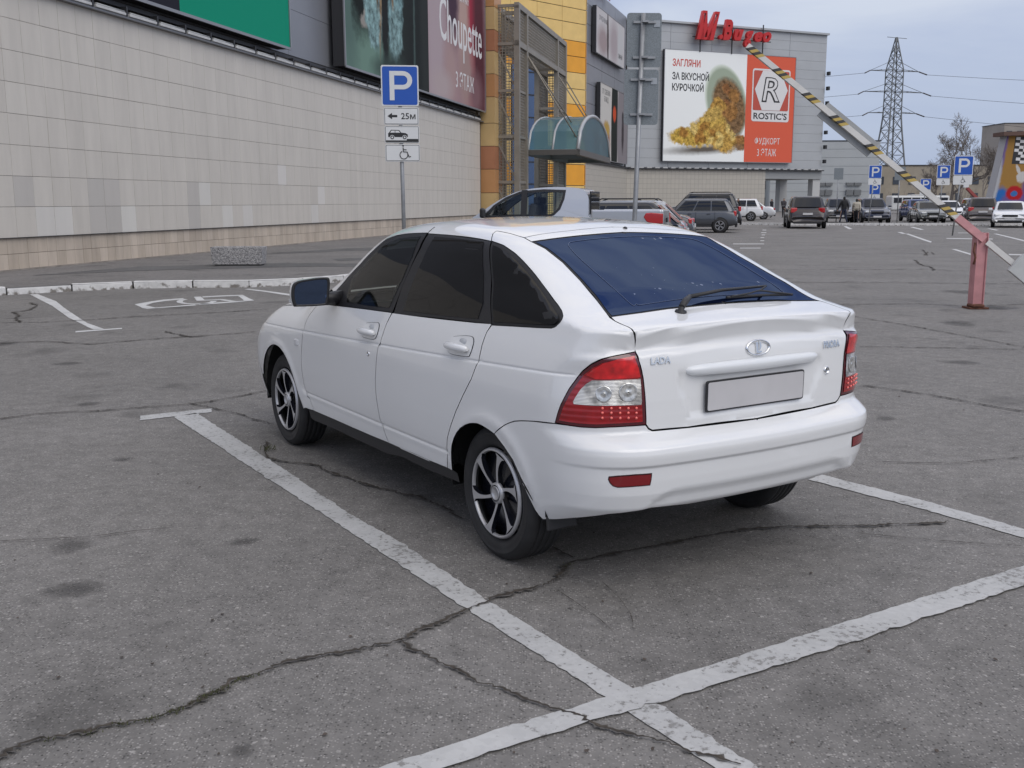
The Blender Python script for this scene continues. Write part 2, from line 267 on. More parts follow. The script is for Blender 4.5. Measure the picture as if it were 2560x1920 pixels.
# traced feature lines of the hatchback, metres in the car's own frame
FL = {
 'front_door': [[1.962,.809,.307],[1.989,.824,.377],[2.026,.825,.387],[2.043,.832,.441],[2.063,.838,.531],[2.062,.84,.608],[2.049,.84,.66],[2.026,.835,.759],[2.022,.826,.794],[1.99,.81,.856],[1.916,.789,.918],[1.747,.79,.938],[1.548,.787,.945],[1.223,.783,.956],[.964,.78,.963],[.961,.782,.96],[.983,.801,.904],[1.0,.819,.84],[1.009,.823,.807],[1.015,.823,.805],[1.018,.833,.786],[1.029,.839,.716],[1.042,.84,.619],[1.04,.839,.54],[1.018,.831,.428],[1.002,.823,.406],[.965,.812,.316],[1.183,.811,.312],[1.428,.81,.31],[1.666,.81,.31]],
 'rear_door': [[.954,.78,.963],[.689,.777,.97],[.447,.77,.978],[.186,.761,.988],[.066,.755,.995],[.062,.756,.992],[.078,.77,.959],[.084,.788,.908],[.083,.804,.851],[.082,.81,.834],[.088,.815,.823],[.115,.825,.761],[.181,.831,.677],[.241,.832,.599],[.29,.832,.525],[.324,.829,.467],[.335,.826,.425],[.341,.821,.384],[.366,.807,.319],[.569,.81,.317],[.7,.811,.318],[.839,.812,.316],[.535,.809,.315],[.754,.811,.316],[.965,.812,.316],[1.002,.823,.406],[1.018,.831,.428],[1.04,.839,.54],[1.042,.84,.619],[1.029,.839,.716],[1.018,.833,.786],[1.015,.823,.805],[1.009,.823,.807],[1.0,.819,.84],[.983,.801,.904]],
 'quarter': [[.078,.77,.959],[.084,.788,.908],[.083,.804,.851],[.082,.81,.834],[.088,.815,.823],[.115,.825,.761],[.181,.831,.677],[.241,.832,.599],[.29,.832,.525],[.324,.829,.467],[.335,.826,.425],[.341,.821,.384],[.366,.807,.319],[.321,.808,.317],[.302,.822,.372],[.289,.83,.415],[.277,.833,.446],[.254,.835,.482],[.228,.836,.51],[.197,.837,.535],[.152,.836,.559],[.117,.834,.571],[.09,.833,.577],[.058,.831,.581],[.026,.829,.579],[-.025,.826,.57],[-.067,.824,.56],[-.088,.827,.575],[-.143,.823,.61],[-.177,.82,.626],[-.213,.818,.639],[-.261,.816,.649],[-.348,.812,.662],[-.462,.796,.672],[-.473,.792,.711],[-.485,.787,.745],[-.499,.777,.779],[-.512,.767,.81],[-.538,.743,.86],[-.552,.737,.878],[-.583,.721,.907],[-.611,.696,.927],[-.628,.663,.936],[-.641,.613,.943],[-.645,.566,.948],[-.645,.565,.949],[-.65,.57,.988],[-.656,.578,1.009],[-.659,.587,1.026],[-.642,.584,1.035],[-.62,.582,1.04],[-.597,.584,1.044],[-.571,.584,1.048],[-.544,.584,1.054],[-.509,.579,1.062],[-.38,.542,1.113],[-.228,.515,1.182],[-.076,.494,1.246],[.058,.49,1.297],[.147,.503,1.324],[.201,.503,1.339],[.248,.511,1.348],[.293,.514,1.355],[.348,.521,1.361],[.392,.527,1.365],[.38,.553,1.355],[.346,.58,1.337],[.324,.596,1.324],[.224,.597,1.309],[.195,.6,1.302],[.155,.602,1.29],[.116,.604,1.278],[.079,.608,1.264],[.041,.612,1.249],[.003,.617,1.233],[-.036,.622,1.216],[-.074,.627,1.198],[-.113,.634,1.18],[-.153,.641,1.161],[-.195,.65,1.143],[-.233,.658,1.126],[-.266,.665,1.111],[-.296,.671,1.099],[-.32,.677,1.088],[-.337,.682,1.081],[-.349,.687,1.075],[-.359,.692,1.069],[-.37,.698,1.063],[-.379,.706,1.057],[-.384,.713,1.051],[-.383,.718,1.044],[-.379,.722,1.037],[-.372,.725,1.031],[-.367,.728,1.025],[-.359,.73,1.021],[-.342,.732,1.016],[-.302,.735,1.013],[-.25,.738,1.009],[-.212,.741,1.007],[-.066,.75,.998],[.058,.757,.99]],
 'front_trim': [[1.744,.759,.999],[1.652,.708,1.093],[1.532,.687,1.165],[1.434,.654,1.242],[1.387,.635,1.276],[1.355,.615,1.302],[1.304,.609,1.315],[1.254,.603,1.324],[1.181,.599,1.332],[1.109,.596,1.338],[1.004,.592,1.343],[.94,.59,1.344],[.914,.649,1.273],[.918,.696,1.182],[.94,.743,1.065],[.959,.78,.965],[1.224,.783,.957],[1.548,.787,.946],[1.748,.79,.939],[1.739,.78,.963]],
 'front_glass': [[1.519,.777,.971],[1.55,.759,1.007],[1.56,.736,1.054],[1.571,.718,1.093],[1.465,.692,1.167],[1.366,.661,1.242],[1.323,.645,1.272],[1.276,.633,1.293],[1.224,.623,1.307],[1.155,.617,1.317],[1.058,.612,1.323],[.974,.608,1.328],[.944,.672,1.231],[.956,.72,1.127],[.99,.752,1.037],[1.01,.773,.982],[1.238,.776,.974]],
 'rear_trim': [[.918,.594,1.341],[.794,.595,1.341],[.672,.596,1.339],[.432,.596,1.33],[.326,.597,1.323],[.196,.676,1.178],[.063,.755,.995],[.187,.761,.989],[.526,.772,.978],[.942,.781,.96],[.944,.758,1.02],[.934,.733,1.095],[.918,.702,1.168],[.899,.648,1.274]],
 'rear_glass': [[.827,.608,1.329],[.601,.608,1.326],[.374,.604,1.319],[.249,.681,1.175],[.174,.729,1.071],[.175,.755,1.004],[.457,.765,.993],[.851,.772,.982],[.839,.725,1.117],[.825,.673,1.228]],
 'quarter_glass': [[.317,.598,1.321],[.291,.599,1.318],[.257,.599,1.314],[.221,.599,1.307],[.186,.601,1.298],[.149,.604,1.287],[.112,.607,1.275],[.075,.61,1.261],[.038,.614,1.246],[-.0,.619,1.23],[-.039,.624,1.213],[-.078,.629,1.195],[-.116,.635,1.177],[-.156,.643,1.159],[-.196,.652,1.141],[-.233,.66,1.124],[-.266,.667,1.11],[-.294,.672,1.098],[-.318,.678,1.088],[-.336,.683,1.08],[-.347,.688,1.075],[-.357,.693,1.069],[-.367,.699,1.063],[-.375,.706,1.058],[-.379,.712,1.052],[-.379,.717,1.046],[-.375,.721,1.038],[-.369,.725,1.032],[-.363,.727,1.027],[-.356,.729,1.022],[-.338,.732,1.018],[-.299,.735,1.014],[-.248,.738,1.011],[-.211,.74,1.009],[-.065,.749,1.0],[.059,.756,.992],[.164,.691,1.144]],
 'lamp': [[-.462,.796,.672],[-.473,.792,.711],[-.485,.787,.745],[-.499,.777,.779],[-.512,.767,.81],[-.538,.743,.86],[-.552,.737,.878],[-.583,.721,.907],[-.611,.696,.927],[-.628,.663,.936],[-.641,.613,.943],[-.645,.566,.948],[-.664,.563,.918],[-.668,.552,.877],[-.67,.546,.85],[-.674,.54,.795],[-.675,.535,.727],[-.674,.531,.675],[-.658,.604,.675],[-.63,.667,.674],[-.6,.71,.671],[-.56,.747,.671],[-.51,.777,.673],[-.465,.795,.675]],
 'lamp_clear': [[-.534,.762,.764],[-.54,.757,.78],[-.553,.743,.811],[-.568,.728,.833],[-.583,.713,.847],[-.634,.646,.849],[-.667,.559,.85],[-.672,.555,.769],[-.672,.557,.754],[-.643,.645,.756],[-.599,.711,.755],[-.537,.761,.756]],
 'lamp_upper': [[-.565,.727,.865],[-.585,.715,.887],[-.614,.691,.911],[-.641,.646,.927],[-.657,.582,.933],[-.665,.567,.889],[-.667,.559,.856],[-.634,.646,.854],[-.59,.705,.852]],
 'bumper_half': [[-.067,.824,.561],[-.088,.827,.575],[-.143,.823,.61],[-.177,.82,.626],[-.213,.818,.639],[-.261,.816,.649],[-.348,.812,.662],[-.462,.796,.672],[-.51,.777,.673],[-.56,.747,.671],[-.6,.71,.671],[-.63,.667,.674],[-.658,.604,.675],[-.673,.532,.674],[-.674,.518,.657],[-.676,.502,.648],[-.693,.341,.645],[-.709,.022,.642]],
 'bumper_arch': [[-.067,.824,.56],[-.1,.822,.541],[-.136,.819,.519],[-.194,.815,.477],[-.244,.806,.409],[-.28,.8,.37],[-.305,.792,.333],[-.245,.804,.396],[-.282,.791,.331],[-.304,.781,.292],[-.323,.773,.271],[-.337,.765,.259]],
 'bumper_bot': [[-.337,.765,.259],[-.416,.754,.278],[-.504,.734,.304],[-.633,.668,.342],[-.703,.546,.359],[-.699,.336,.344],[-.715,.012,.346]],
 'tailgate': [[-.507,.578,1.062],[-.544,.584,1.054],[-.571,.584,1.048],[-.597,.584,1.044],[-.62,.582,1.04],[-.642,.584,1.035],[-.659,.587,1.026],[-.656,.578,1.009],[-.65,.57,.988],[-.645,.565,.949],[-.664,.563,.918],[-.668,.552,.877],[-.67,.546,.85],[-.674,.54,.795],[-.675,.535,.727],[-.674,.531,.675],[-.674,.518,.658],[-.675,.502,.649],[-.692,.34,.646],[-.708,.02,.643]],
 'glass_base': [[-.504,.571,1.063],[-.509,.43,1.071],[-.508,.3,1.078],[-.513,.17,1.081],[-.513,.024,1.083],[-.512,-.088,1.083],[-.511,-.155,1.082]],
 'glass_side': [[-.507,.578,1.062],[-.38,.542,1.113],[-.228,.515,1.182],[-.076,.494,1.246],[.058,.49,1.297],[.147,.503,1.324]],
 'glass_top': [[.147,.503,1.324],[.138,.436,1.332],[.14,.297,1.343],[.144,.152,1.351],[.152,-.01,1.356]],
 'roof_seam': [[.201,.503,1.339],[.203,.415,1.352],[.207,.343,1.359],[.213,.245,1.365],[.231,.087,1.374],[.248,-.086,1.378]],
 'reflector': [[-.669,.698,.499],[-.688,.672,.503],[-.716,.615,.506],[-.734,.549,.505],[-.733,.55,.481],[-.73,.553,.459],[-.714,.611,.459],[-.685,.669,.457],[-.675,.684,.463],[-.67,.694,.475],[-.667,.699,.488]],
 'sill_top': [[1.962,.809,.307],[1.666,.81,.31],[1.428,.81,.31],[1.183,.811,.312],[.965,.812,.316],[.754,.811,.316],[.535,.809,.315],[.839,.812,.316],[.7,.811,.318],[.569,.81,.317],[.366,.807,.319]],
 'sill_bot': [[2.051,.794,.234],[1.706,.796,.242],[1.467,.796,.239],[1.032,.796,.241],[.867,.799,.262],[.597,.797,.256],[.346,.794,.262]],
 'handle_f': [[1.25,.818,.844],[1.245,.815,.855],[1.235,.812,.868],[1.224,.809,.879],[1.216,.807,.885],[1.207,.806,.889],[1.19,.805,.892],[1.156,.804,.897],[1.115,.802,.901],[1.083,.801,.904],[1.067,.802,.904],[1.061,.802,.901],[1.056,.804,.897],[1.052,.805,.891],[1.05,.808,.882],[1.05,.81,.872],[1.052,.814,.859],[1.056,.818,.845],[1.062,.82,.833],[1.07,.821,.827],[1.08,.822,.823],[1.094,.822,.821],[1.115,.823,.819],[1.141,.823,.818],[1.165,.823,.818],[1.187,.823,.818],[1.208,.823,.819],[1.225,.822,.822],[1.238,.821,.827],[1.247,.82,.835]],
 'handle_r': [[.35,.805,.871],[.346,.802,.883],[.34,.798,.896],[.333,.795,.907],[.326,.793,.913],[.319,.792,.916],[.302,.79,.919],[.268,.788,.924],[.226,.785,.929],[.192,.784,.931],[.174,.783,.93],[.163,.784,.927],[.156,.786,.922],[.151,.788,.914],[.149,.791,.905],[.149,.794,.894],[.15,.798,.881],[.153,.802,.867],[.157,.805,.857],[.159,.806,.851],[.162,.807,.849],[.175,.807,.847],[.205,.809,.845],[.246,.81,.843],[.281,.811,.842],[.305,.812,.843],[.323,.811,.845],[.336,.811,.849],[.345,.81,.854],[.349,.808,.862]],
 'lock_f': [[1.125,.837,.745]],
 'repeater': [[2.133,.838,.691]],
 'lada': [[-.669,.515,.925],[-.682,.427,.901]],
 'logo': [[-.699,-.003,.927],[-.698,.06,.932],[-.7,-.069,.922]],
 'priora': [[-.685,-.384,.909],[-.671,-.519,.902]],
 'tlock': [[-.69,-.403,.785]],
 'wiper': [[-.552,.267,1.069]],
 'blade': [[-.49,-.026,1.094],[-.47,-.428,1.084]],
 'arm': [[-.479,.167,1.096],[-.455,-.029,1.111],[-.429,-.305,1.113]],
 'nozzle': [[.212,-.058,1.37]],
 'defrost': [[.047,.395,1.304],[.07,.356,1.315],[.077,.106,1.329],[.088,-.205,1.33]],
 'handle_bar': [[-.689,.342,.854],[-.683,-.382,.841]],
 'plate': [[-.688,.27,.812],[-.688,-.263,.809],[-.689,-.277,.702],[-.69,.257,.703]],
 'leds': [[-.616,.691,.746],[-.633,.664,.746],[-.647,.636,.746],[-.659,.607,.744],[-.668,.577,.743],[-.616,.691,.729],[-.633,.664,.729],[-.648,.636,.728],[-.659,.607,.727],[-.667,.576,.725],[-.616,.691,.71],[-.634,.664,.71],[-.648,.635,.709],[-.659,.606,.708],[-.667,.576,.706]],
 'q_seam': [[.201,.503,1.339],[.248,.511,1.348],[.293,.514,1.355],[.348,.521,1.361],[.392,.527,1.365],[.38,.553,1.355],[.346,.58,1.337],[.324,.596,1.324]],
 'b_seam': [[.93,.594,1.341],[.935,.576,1.355],[.942,.547,1.371]],
}
FL = {k: np.array(v) for k, v in FL.items()}
# ---------------------------------------------------------------- white hatchback: panels, glass, lamps, wheels
CAR = empty('hatchback', (.58837, 4.58994, 0), 2.132629, 'white five-door hatchback with dark tinted windows parked between white bay lines', 'car')
M_PAINT = mat('white_car_paint', (.755,.762,.76), rough=.32, coat=1., spec=.5, noise=.018, nscale=1.5, coat_rough=.02)
M_BLK = mat('black_trim', (.012,.012,.014), rough=.45, bump=.15, bscale=400)
M_SEAL = mat('rubber_seal', (.008,.008,.009), rough=.6)
M_PLAST = mat('grey_black_plastic', (.022,.022,.024), rough=.55, bump=.2, bscale=300)
M_DGLASS = mat('tinted_side_glass', (.009,.0085,.008), rough=.03, spec=.24, ior=1.5)
def film_glass(name, dark, tint, fac):
    m = bpy.data.materials.new(name); m.use_nodes = True; t = m.node_tree; t.nodes.clear(); o = t.nodes.new('ShaderNodeOutputMaterial')
    d = t.nodes.new('ShaderNodeBsdfDiffuse'); d.inputs[0].default_value = (*dark, 1); g = t.nodes.new('ShaderNodeBsdfGlossy'); g.inputs[0].default_value = (*tint, 1); g.inputs['Roughness'].default_value = .03
    lw = t.nodes.new('ShaderNodeLayerWeight'); lw.inputs[0].default_value = .35; r = t.nodes.new('ShaderNodeMapRange'); r.inputs[3].default_value = fac*.55; r.inputs[4].default_value = min(1, fac*1.3); t.links.new(lw.outputs['Facing'], r.inputs[0])
    x = t.nodes.new('ShaderNodeMixShader'); t.links.new(r.outputs[0], x.inputs[0]); t.links.new(d.outputs[0], x.inputs[1]); t.links.new(g.outputs[0], x.inputs[2]); t.links.new(x.outputs[0], o.inputs[0]); MATS[name] = m; return m
M_RGLASS = film_glass('blue_film_rear_glass', (.004,.007,.022), (.22,.31,.53), .265)
M_CHROME = mat('chrome', (.78,.79,.8), rough=.12, metal=1)
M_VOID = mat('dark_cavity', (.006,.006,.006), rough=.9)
def glass_mat(name, col, refl=.12):
    m = bpy.data.materials.new(name); m.use_nodes = True; t = m.node_tree; t.nodes.clear()
    o = t.nodes.new('ShaderNodeOutputMaterial'); a = t.nodes.new('ShaderNodeBsdfTransparent'); a.inputs[0].default_value = (*col, 1)
    g = t.nodes.new('ShaderNodeBsdfGlossy'); g.inputs['Roughness'].default_value = .02; x = t.nodes.new('ShaderNodeMixShader'); fr = t.nodes.new('ShaderNodeFresnel'); fr.inputs[0].default_value = 1.5
    t.links.new(fr.outputs[0], x.inputs[0]); t.links.new(a.outputs[0], x.inputs[1]); t.links.new(g.outputs[0], x.inputs[2]); t.links.new(x.outputs[0], o.inputs[0]); MATS[name] = m; return m
M_CLEAR = glass_mat('green_tinted_glass', (.50,.60,.55))
M_FGLASS = glass_mat('front_door_glass', (.66,.74,.68))
class Dir:
    def __init__(s, d):
        s.d = np.array(d, float); s.d /= np.linalg.norm(s.d); a = np.array([0,0,1.]) if abs(s.d[2]) < .9 else np.array([1.,0,0])
        s.e1 = np.cross(a, s.d); s.e1 /= np.linalg.norm(s.e1); s.e2 = np.cross(s.d, s.e1)
    def to2(s, P): return np.stack([P@s.e1, P@s.e2], 1)
    def rays(s, q): return np.outer(q[:,0], s.e1)+np.outer(q[:,1], s.e2)+s.d*(s.base+1.6), np.tile(-s.d, (len(q), 1))
    def prep(s, P): s.base = float(np.max(P@s.d)) if P is not None else 1.
class Cyl:
    def __init__(s, u0, fwd=False): s.u0 = u0; s.k = 1 if fwd else -1; s.R = .95
    def prep(s, P): pass
    def to2(s, P): return np.stack([np.arctan2(P[:,1], s.k*(P[:,0]-s.u0))*s.R, P[:,2]], 1)
    def rays(s, q):
        th = q[:,0]/s.R; d = np.stack([s.k*np.cos(th), np.sin(th), 0*th], 1)
        return np.array([s.u0,0,0])+d*2.2+np.outer(q[:,1], [0,0,1.]), -d
SIDE = Dir((0,1,0)); TOP = Dir((0,0,1)); REARUP = Dir((-.62,0,.78)); DIAG = Dir((-.62,.72,.30)); LAMPD = Dir((-.75,.66,0)); FEND = Dir((.1,.8,.55)); CYR = Cyl(.5); CYF = Cyl(2.2, True)
def panel(name, P, pr, m, parent=None, inset=.002, thick=.012, step=.026, off=0., rows=(), mirror=None, two=False, both=True, q2=None, hole=None):
    """sheet lying on the body surface inside the outline P (3-D points) with turned-in edges; returns [left] or [left, right]"""
    parent = parent or CAR
    pr.prep(P)
    q = pr.to2(np.asarray(P, float)) if q2 is None else np.asarray(q2, float)
    q = resample(q, step*.55)
    if inset: q = inset2d(q, inset)
    lo, hi = q.min(0), q.max(0)
    sx, sy = step if isinstance(step, tuple) else (step, step)
    gx, gy = np.meshgrid(np.arange(lo[0]+sx*.5, hi[0], sx), np.arange(lo[1]+sy*.5, hi[1], sy)); G = np.stack([gx.ravel(), gy.ravel()], 1)
    E_ = []
    def clear(A, d):
        r_ = inpoly(A, q)
        if r_.any():
            i_ = np.where(r_)[0]; dm = np.min(np.hypot(A[i_,None,0]-q[None,:,0], A[i_,None,1]-q[None,:,1]), 1); r_[i_[dm < d]] = False
        return r_
    G = G[clear(G, .32*min(sx, sy))]; n = len(q); V = [Vector(a) for a in q]
    if len(rows):
        RR = np.vstack(rows); dg_ = np.ones(len(G), bool)
        for k0 in range(0, len(RR), 400): dg_ &= np.min(np.hypot(G[:,None,0]-RR[None,k0:k0+400,0], G[:,None,1]-RR[None,k0:k0+400,1]), 1) > .008
        G = G[dg_]
        for rw in rows:
            k_ = clear(rw, .003); pi = -2
            for j_, (a, ok_) in enumerate(zip(rw, k_)):
                if ok_:
                    V.append(Vector(a))
                    if pi == j_-1: E_.append((len(V)-2, len(V)-1))
                    pi = j_
    hq = None
    if hole is not None:
        hq = resample(pr.to2(np.asarray(hole, float)), step*.6); G = G[~inpoly(G, hq)]
        b0_ = len(V); V += [Vector(a) for a in hq]; E_ += [(b0_+i, b0_+(i+1)%len(hq)) for i in range(len(hq))]
    V += [Vector(a) for a in G]
    r = delaunay_2d_cdt(V, E_, [list(range(n))], 1, 1e-6, True)
    v2 = np.array([tuple(a) for a in r[0]]); tri = np.array([tuple(f) for f in r[2] if len(f) == 3]); tri = [tuple(int(i) for i in f) for f in tri[inpoly(v2[tri].mean(1), q) & (True if hq is None else ~inpoly(v2[tri].mean(1), hq))]]
    O, D = pr.rays(v2); X, ok = hitF(O, D, 0, 3.4, 340)
    N_ = gradF(X); X = X+N_*off
    # boundary edges
    cnt = {}
    for f in tri:
        for a, b in zip(f, f[1:]+f[:1]): cnt[(a,b)] = cnt.get((a,b), 0)+1
    be = [(a,b) for (a,b) in cnt if (b,a) not in cnt]
    ta = np.array(tri); flip = float(np.sum(np.cross(X[ta[:,1]]-X[ta[:,0]], X[ta[:,2]]-X[ta[:,0]])*N_[ta[:,0]])) < 0
    vs = X.tolist(); ns = N_.tolist(); fs = [t[::-1] for t in tri] if flip else list(tri)
    if thick:
        idx = {}
        for a, b in be:
            for c in (a, b):
                if c not in idx:
                    idx[c] = len(vs); vs += [X[c].tolist(), (X[c]-N_[c]*thick).tolist()]; ns += [N_[c].tolist()]*2
        for a, b in be:
            e = X[b]-X[a]; f = (idx[a], idx[a]+1, idx[b]+1, idx[b]); fs.append(f if flip else f[::-1])
    res = []
    for sgn in ((1,-1) if both else (1,)):
        vv = [(a[0], a[1]*sgn, a[2]) for a in vs]; ff = fs if sgn == 1 else [t[::-1] for t in fs]
        me = bpy.data.meshes.new(name); me.from_pydata(vv, [], ff); me.update(); me.polygons.foreach_set('use_smooth', [True]*len(ff))
        nv = [(a[0], a[1]*sgn, a[2]) for a in ns]
        me.normals_split_custom_set_from_vertices(nv)
        par = parent if not isinstance(parent, list) else parent[0 if sgn == 1 else 1]
        res.append(link(name, me, m, par))
    return res
def onF(pts, pr):
    pts = np.asarray(pts, float); pr.prep(pts); q = pr.to2(pts); O, D = pr.rays(q); X, ok = hitF(O, D, 0, 3.4, 340); return X
def sym(P):  # half outline running from the centre line (v=0) out and back to the centre: close it with its mirror image
    P = np.asarray(P, float); return np.vstack([P, (P*[1,-1,1])[::-1]])
def half(P):  # cut an outline at the centre line
    P = np.asarray(P); i = np.where(P[:,1] < .03)[0]
    if len(i):
        j = i[0]; a, b = P[j-1], P[j]; t = a[1]/(a[1]-b[1]) if a[1] != b[1] else 0; c = a+(b-a)*np.clip(t, 0, 1); c[1] = 0; P = np.vstack([P[:j], c])
    return P
# swage and moulding rows for the doors
def rows_side(u0, u1):
    us = np.arange(u0, u1, .03); R_ = []
    for d in (-.016,-.010,-.006,-.003,0,.003,.006,.011): R_.append(np.stack([-us, .8406-.0376*us+d], 1))
    for d in (-.018,-.011,-.006,-.002,.002,.006,.011,.018): R_.append(np.stack([-us, .402+.002*us+d], 1))
    return R_
_e1s = SIDE.e1[0]
RS = [a*[1 if _e1s < 0 else -1, 1] for a in rows_side(-.6, 2.2)]
fd = panel('front_door', FL['front_door'], SIDE, M_PAINT, rows=RS)
rd = panel('rear_door', FL['rear_door'], SIDE, M_PAINT, rows=RS)
us_ = np.arange(-.58, .2, .03); _qr = [np.stack([us_, np.full_like(us_, .83), .8406-.0376*us_+d], 1) for d in (-.016,-.010,-.006,-.003,0,.003,.006,.011)]
qp = panel('rear_quarter_panel', FL['quarter'], DIAG, M_PAINT, step=.02, rows=[DIAG.to2(onF(a, SIDE)) for a in _qr])
ft = panel('window_trim', FL['front_trim'], SIDE, M_BLK, parent=fd, inset=.001, off=-.001, step=.05, hole=FL['front_glass'])
fg = panel('door_window', FL['front_glass'], SIDE, M_FGLASS, parent=fd, inset=0, off=.001, step=.05, thick=0)
rt_ = panel('window_trim', FL['rear_trim'], SIDE, M_BLK, parent=rd, inset=.001, off=-.001, step=.05)
rg = panel('door_window', FL['rear_glass'], SIDE, M_DGLASS, parent=rd, inset=0, off=.0012, step=.05, thick=0)
qt = panel('window_seal', FL['quarter_glass'], SIDE, M_SEAL, parent=qp, inset=-.001, off=-.002, step=.05)
qg = panel('quarter_window', FL['quarter_glass'], SIDE, M_DGLASS, parent=qp, inset=.011, off=0., step=.05, thick=0)
# bumper and tailgate
bh = half(FL['bumper_half'][::-1][::-1]); bb = half(FL['bumper_bot'])
BUMP = sym(np.vstack([bh[::-1], FL['bumper_arch'][1:-1], bb]))
bw = np.array([.345,.352,.36,.37,.40,.416,.424,.431,.437,.52,.526,.530,.534,.538,.545,.58,.59,.597,.604,.612,.62,.63,.638])
tx_ = np.arange(-1.3, 1.3, .025); RB = [np.stack([tx_, np.full_like(tx_, a)], 1) for a in bw]
bump = panel('rear_bumper', BUMP, CYR, M_PAINT, rows=RB, both=False, step=.015)[0]
TGL = half(FL['tailgate']); gb = half(FL['glass_base'])
TG = sym(np.vstack([gb[::-1], TGL[1:]]))
wz = np.concatenate([np.arange(.655,.715,.007), np.arange(.825,.875,.007), [.90,.92,.932,.94,.946,.952,.958,.962,.966,.972,.98,1.0,1.015,1.025,1.030,1.034,1.0375,1.041,1.0435,1.046,1.049,1.053,1.058,1.064,1.070,1.077]])
def rear_row(w):
    v = np.arange(-.60,.601,.02); t = np.stack([np.full_like(v, -.9), v, w-(.030+.025*_ss(w,1.045,1.10))*v*v*_ss(w,.85,.98)], 1); X, ok = hitF(t, np.tile([1.,0,0], (len(t),1)), 0, 2, 300); return REARUP.to2(X[ok])
tg = panel('tailgate', TG, REARUP, M_PAINT, rows=[rear_row(a) for a in wz], both=False, step=.014)[0]
gs = FL['glass_side']; gt = half(FL['glass_top'])
RG = sym(np.vstack([gb[::-1], gs[1:-1], gt]))
panel('glass_seal', RG, REARUP, M_SEAL, parent=tg, both=False, inset=.002, off=-.002, step=.04)
rgl = panel('rear_window', RG, REARUP, M_RGLASS, parent=tg, both=False, inset=.012, off=.0, step=.04, thick=0)[0]
rs_ = half(FL['roof_seam'])
panel('tailgate_header', sym(np.vstack([rs_[::-1], gt])), REARUP, M_PAINT, parent=tg, both=False, step=.02)
# roof with door-frame tops and A-pillars, windscreen, bonnet, wings, nose
A_in = np.array([(2.07,.66,0),(1.9,.625,0),(1.7,.583,0),(1.5,.54,0),(1.42,.50,0),(1.40,.40,0),(1.405,.2,0),(1.405,0,0)])
ftp = FL['front_trim']; ROOF = np.vstack([rs_[::-1], FL['q_seam'], FL['rear_trim'][:5][::-1], ftp[:12][::-1], [(1.93,.70,0),(2.09,.69,0)], A_in])
roof = panel('roof', sym(ROOF), TOP, M_PAINT, both=False, step=.03)[0]
WS = np.vstack([[(2.09,0,0),(2.08,.4,0),(2.06,.645,0)], A_in[1:]])
panel('windscreen', sym(WS), TOP, M_CLEAR, both=False, step=.06, off=-.003, thick=0, inset=.004)
bn = panel('bonnet', sym([(2.12,0,0),(2.11,.4,0),(2.10,.69,0),(2.4,.712,0),(2.75,.705,0),(2.86,.665,0),(2.97,.56,0),(3.09,.42,0),(3.16,.22,0),(3.17,0,0)]), TOP, M_PAINT, both=False, step=.05)
arc = [(2.492+.345*math.cos(a), .83, .287+.345*math.sin(a)) for a in np.radians(np.arange(180, 8, -7))]
_fq = np.array([(50.5,.40),(49.5,.45),(47.5,.55),(43.5,.62),(45.5,.69),(46,.765)]); _fq[:,0] = np.radians(_fq[:,0])*.95
_fo, _fd = CYF.rays(_fq); fr = np.vstack([onF(arc[:-1], SIDE), hitF(_fo, _fd, 0, 3.4, 340)[0]])
tp = onF([(2.80,.705,1),(2.6,.714,1),(2.4,.718,1),(2.1,.70,1)], TOP)
fe_ = FL['front_door'][:11][::-1]
fen = panel('front_wing', np.vstack([fe_, onF([(2.05,.8,.30),(2.10,.8,.30)], SIDE), fr, tp]), FEND, M_PAINT, step=.025, rows=[FEND.to2(onF(np.stack([np.arange(1.95,2.9,.03), np.full(32,.83)[:len(np.arange(1.95,2.9,.03))], .8406-.0376*np.arange(1.95,2.9,.03)+d], 1), SIDE)) for d in (-.016,-.010,-.006,-.003,0,.003,.006,.011)])
dg = lambda l: [(math.radians(a)*.95, w) for a, w in l]
panel('headlamp', None, CYF, mat('headlamp_lens', (.55,.57,.6), rough=.08, coat=1), q2=dg([(20,.645),(36,.63),(43.5,.63),(45.5,.69),(46,.765),(38,.775),(24,.75)]), step=.03)
panel('front_bumper', None, CYF, M_PAINT, q2=dg([(a, .25) for a in range(-50,51,5)]+[(50.5,.36),(49.5,.45),(47.5,.55),(43.5,.62),(36,.622),(20,.637),(0,.64),(-20,.637),(-36,.622),(-43.5,.62),(-47.5,.55),(-49.5,.45),(-50.5,.36)]), both=False, step=.04)
panel('grille', None, CYF, M_BLK, q2=dg([(-22,.645),(22,.645),(22,.735),(10,.75),(-10,.75),(-22,.735)]), both=False, step=.04)
# sills
sill_t = FL['sill_top']; sill_b = FL['sill_bot']
panel('sill', np.vstack([sill_t, onF([(.30,.8,.305),(.30,.8,.262)], SIDE), sill_b[np.argsort(sill_b[:,0])], onF([(2.08,.8,.245),(2.09,.8,.285)], SIDE)]), SIDE, M_PLAST, off=-.010, inset=0, step=.04, thick=.05)
# core, wheel wells
mb = MB(); mb.box((1.40,0,.46), (3.3,1.08,.30)); mb.box((1.1,0,.4), (1.5,1.5,.28)); mb.build('floor_pan', M_VOID, CAR)
mb = MB(); mb.box((-.05,0,.80), (.95,1.1,.44)); mb.build('boot_lining', M_VOID, CAR)
for a0 in (0., 2.492):
    for sgn in (1,-1):
        mb = MB(); pr_ = 0
        an_ = np.radians(np.arange(-8, 189, 9)); n_ = len(an_)
        mb.add([(a0+.375*math.cos(a), sgn*y_, .287+.375*math.sin(a)) for y_ in (.78,.55) for a in an_], [(k, k+1, n_+k+1, n_+k) for k in range(n_-1)]+[tuple(range(n_, 2*n_))])
        mb.build('wheel_well', M_VOID, CAR)
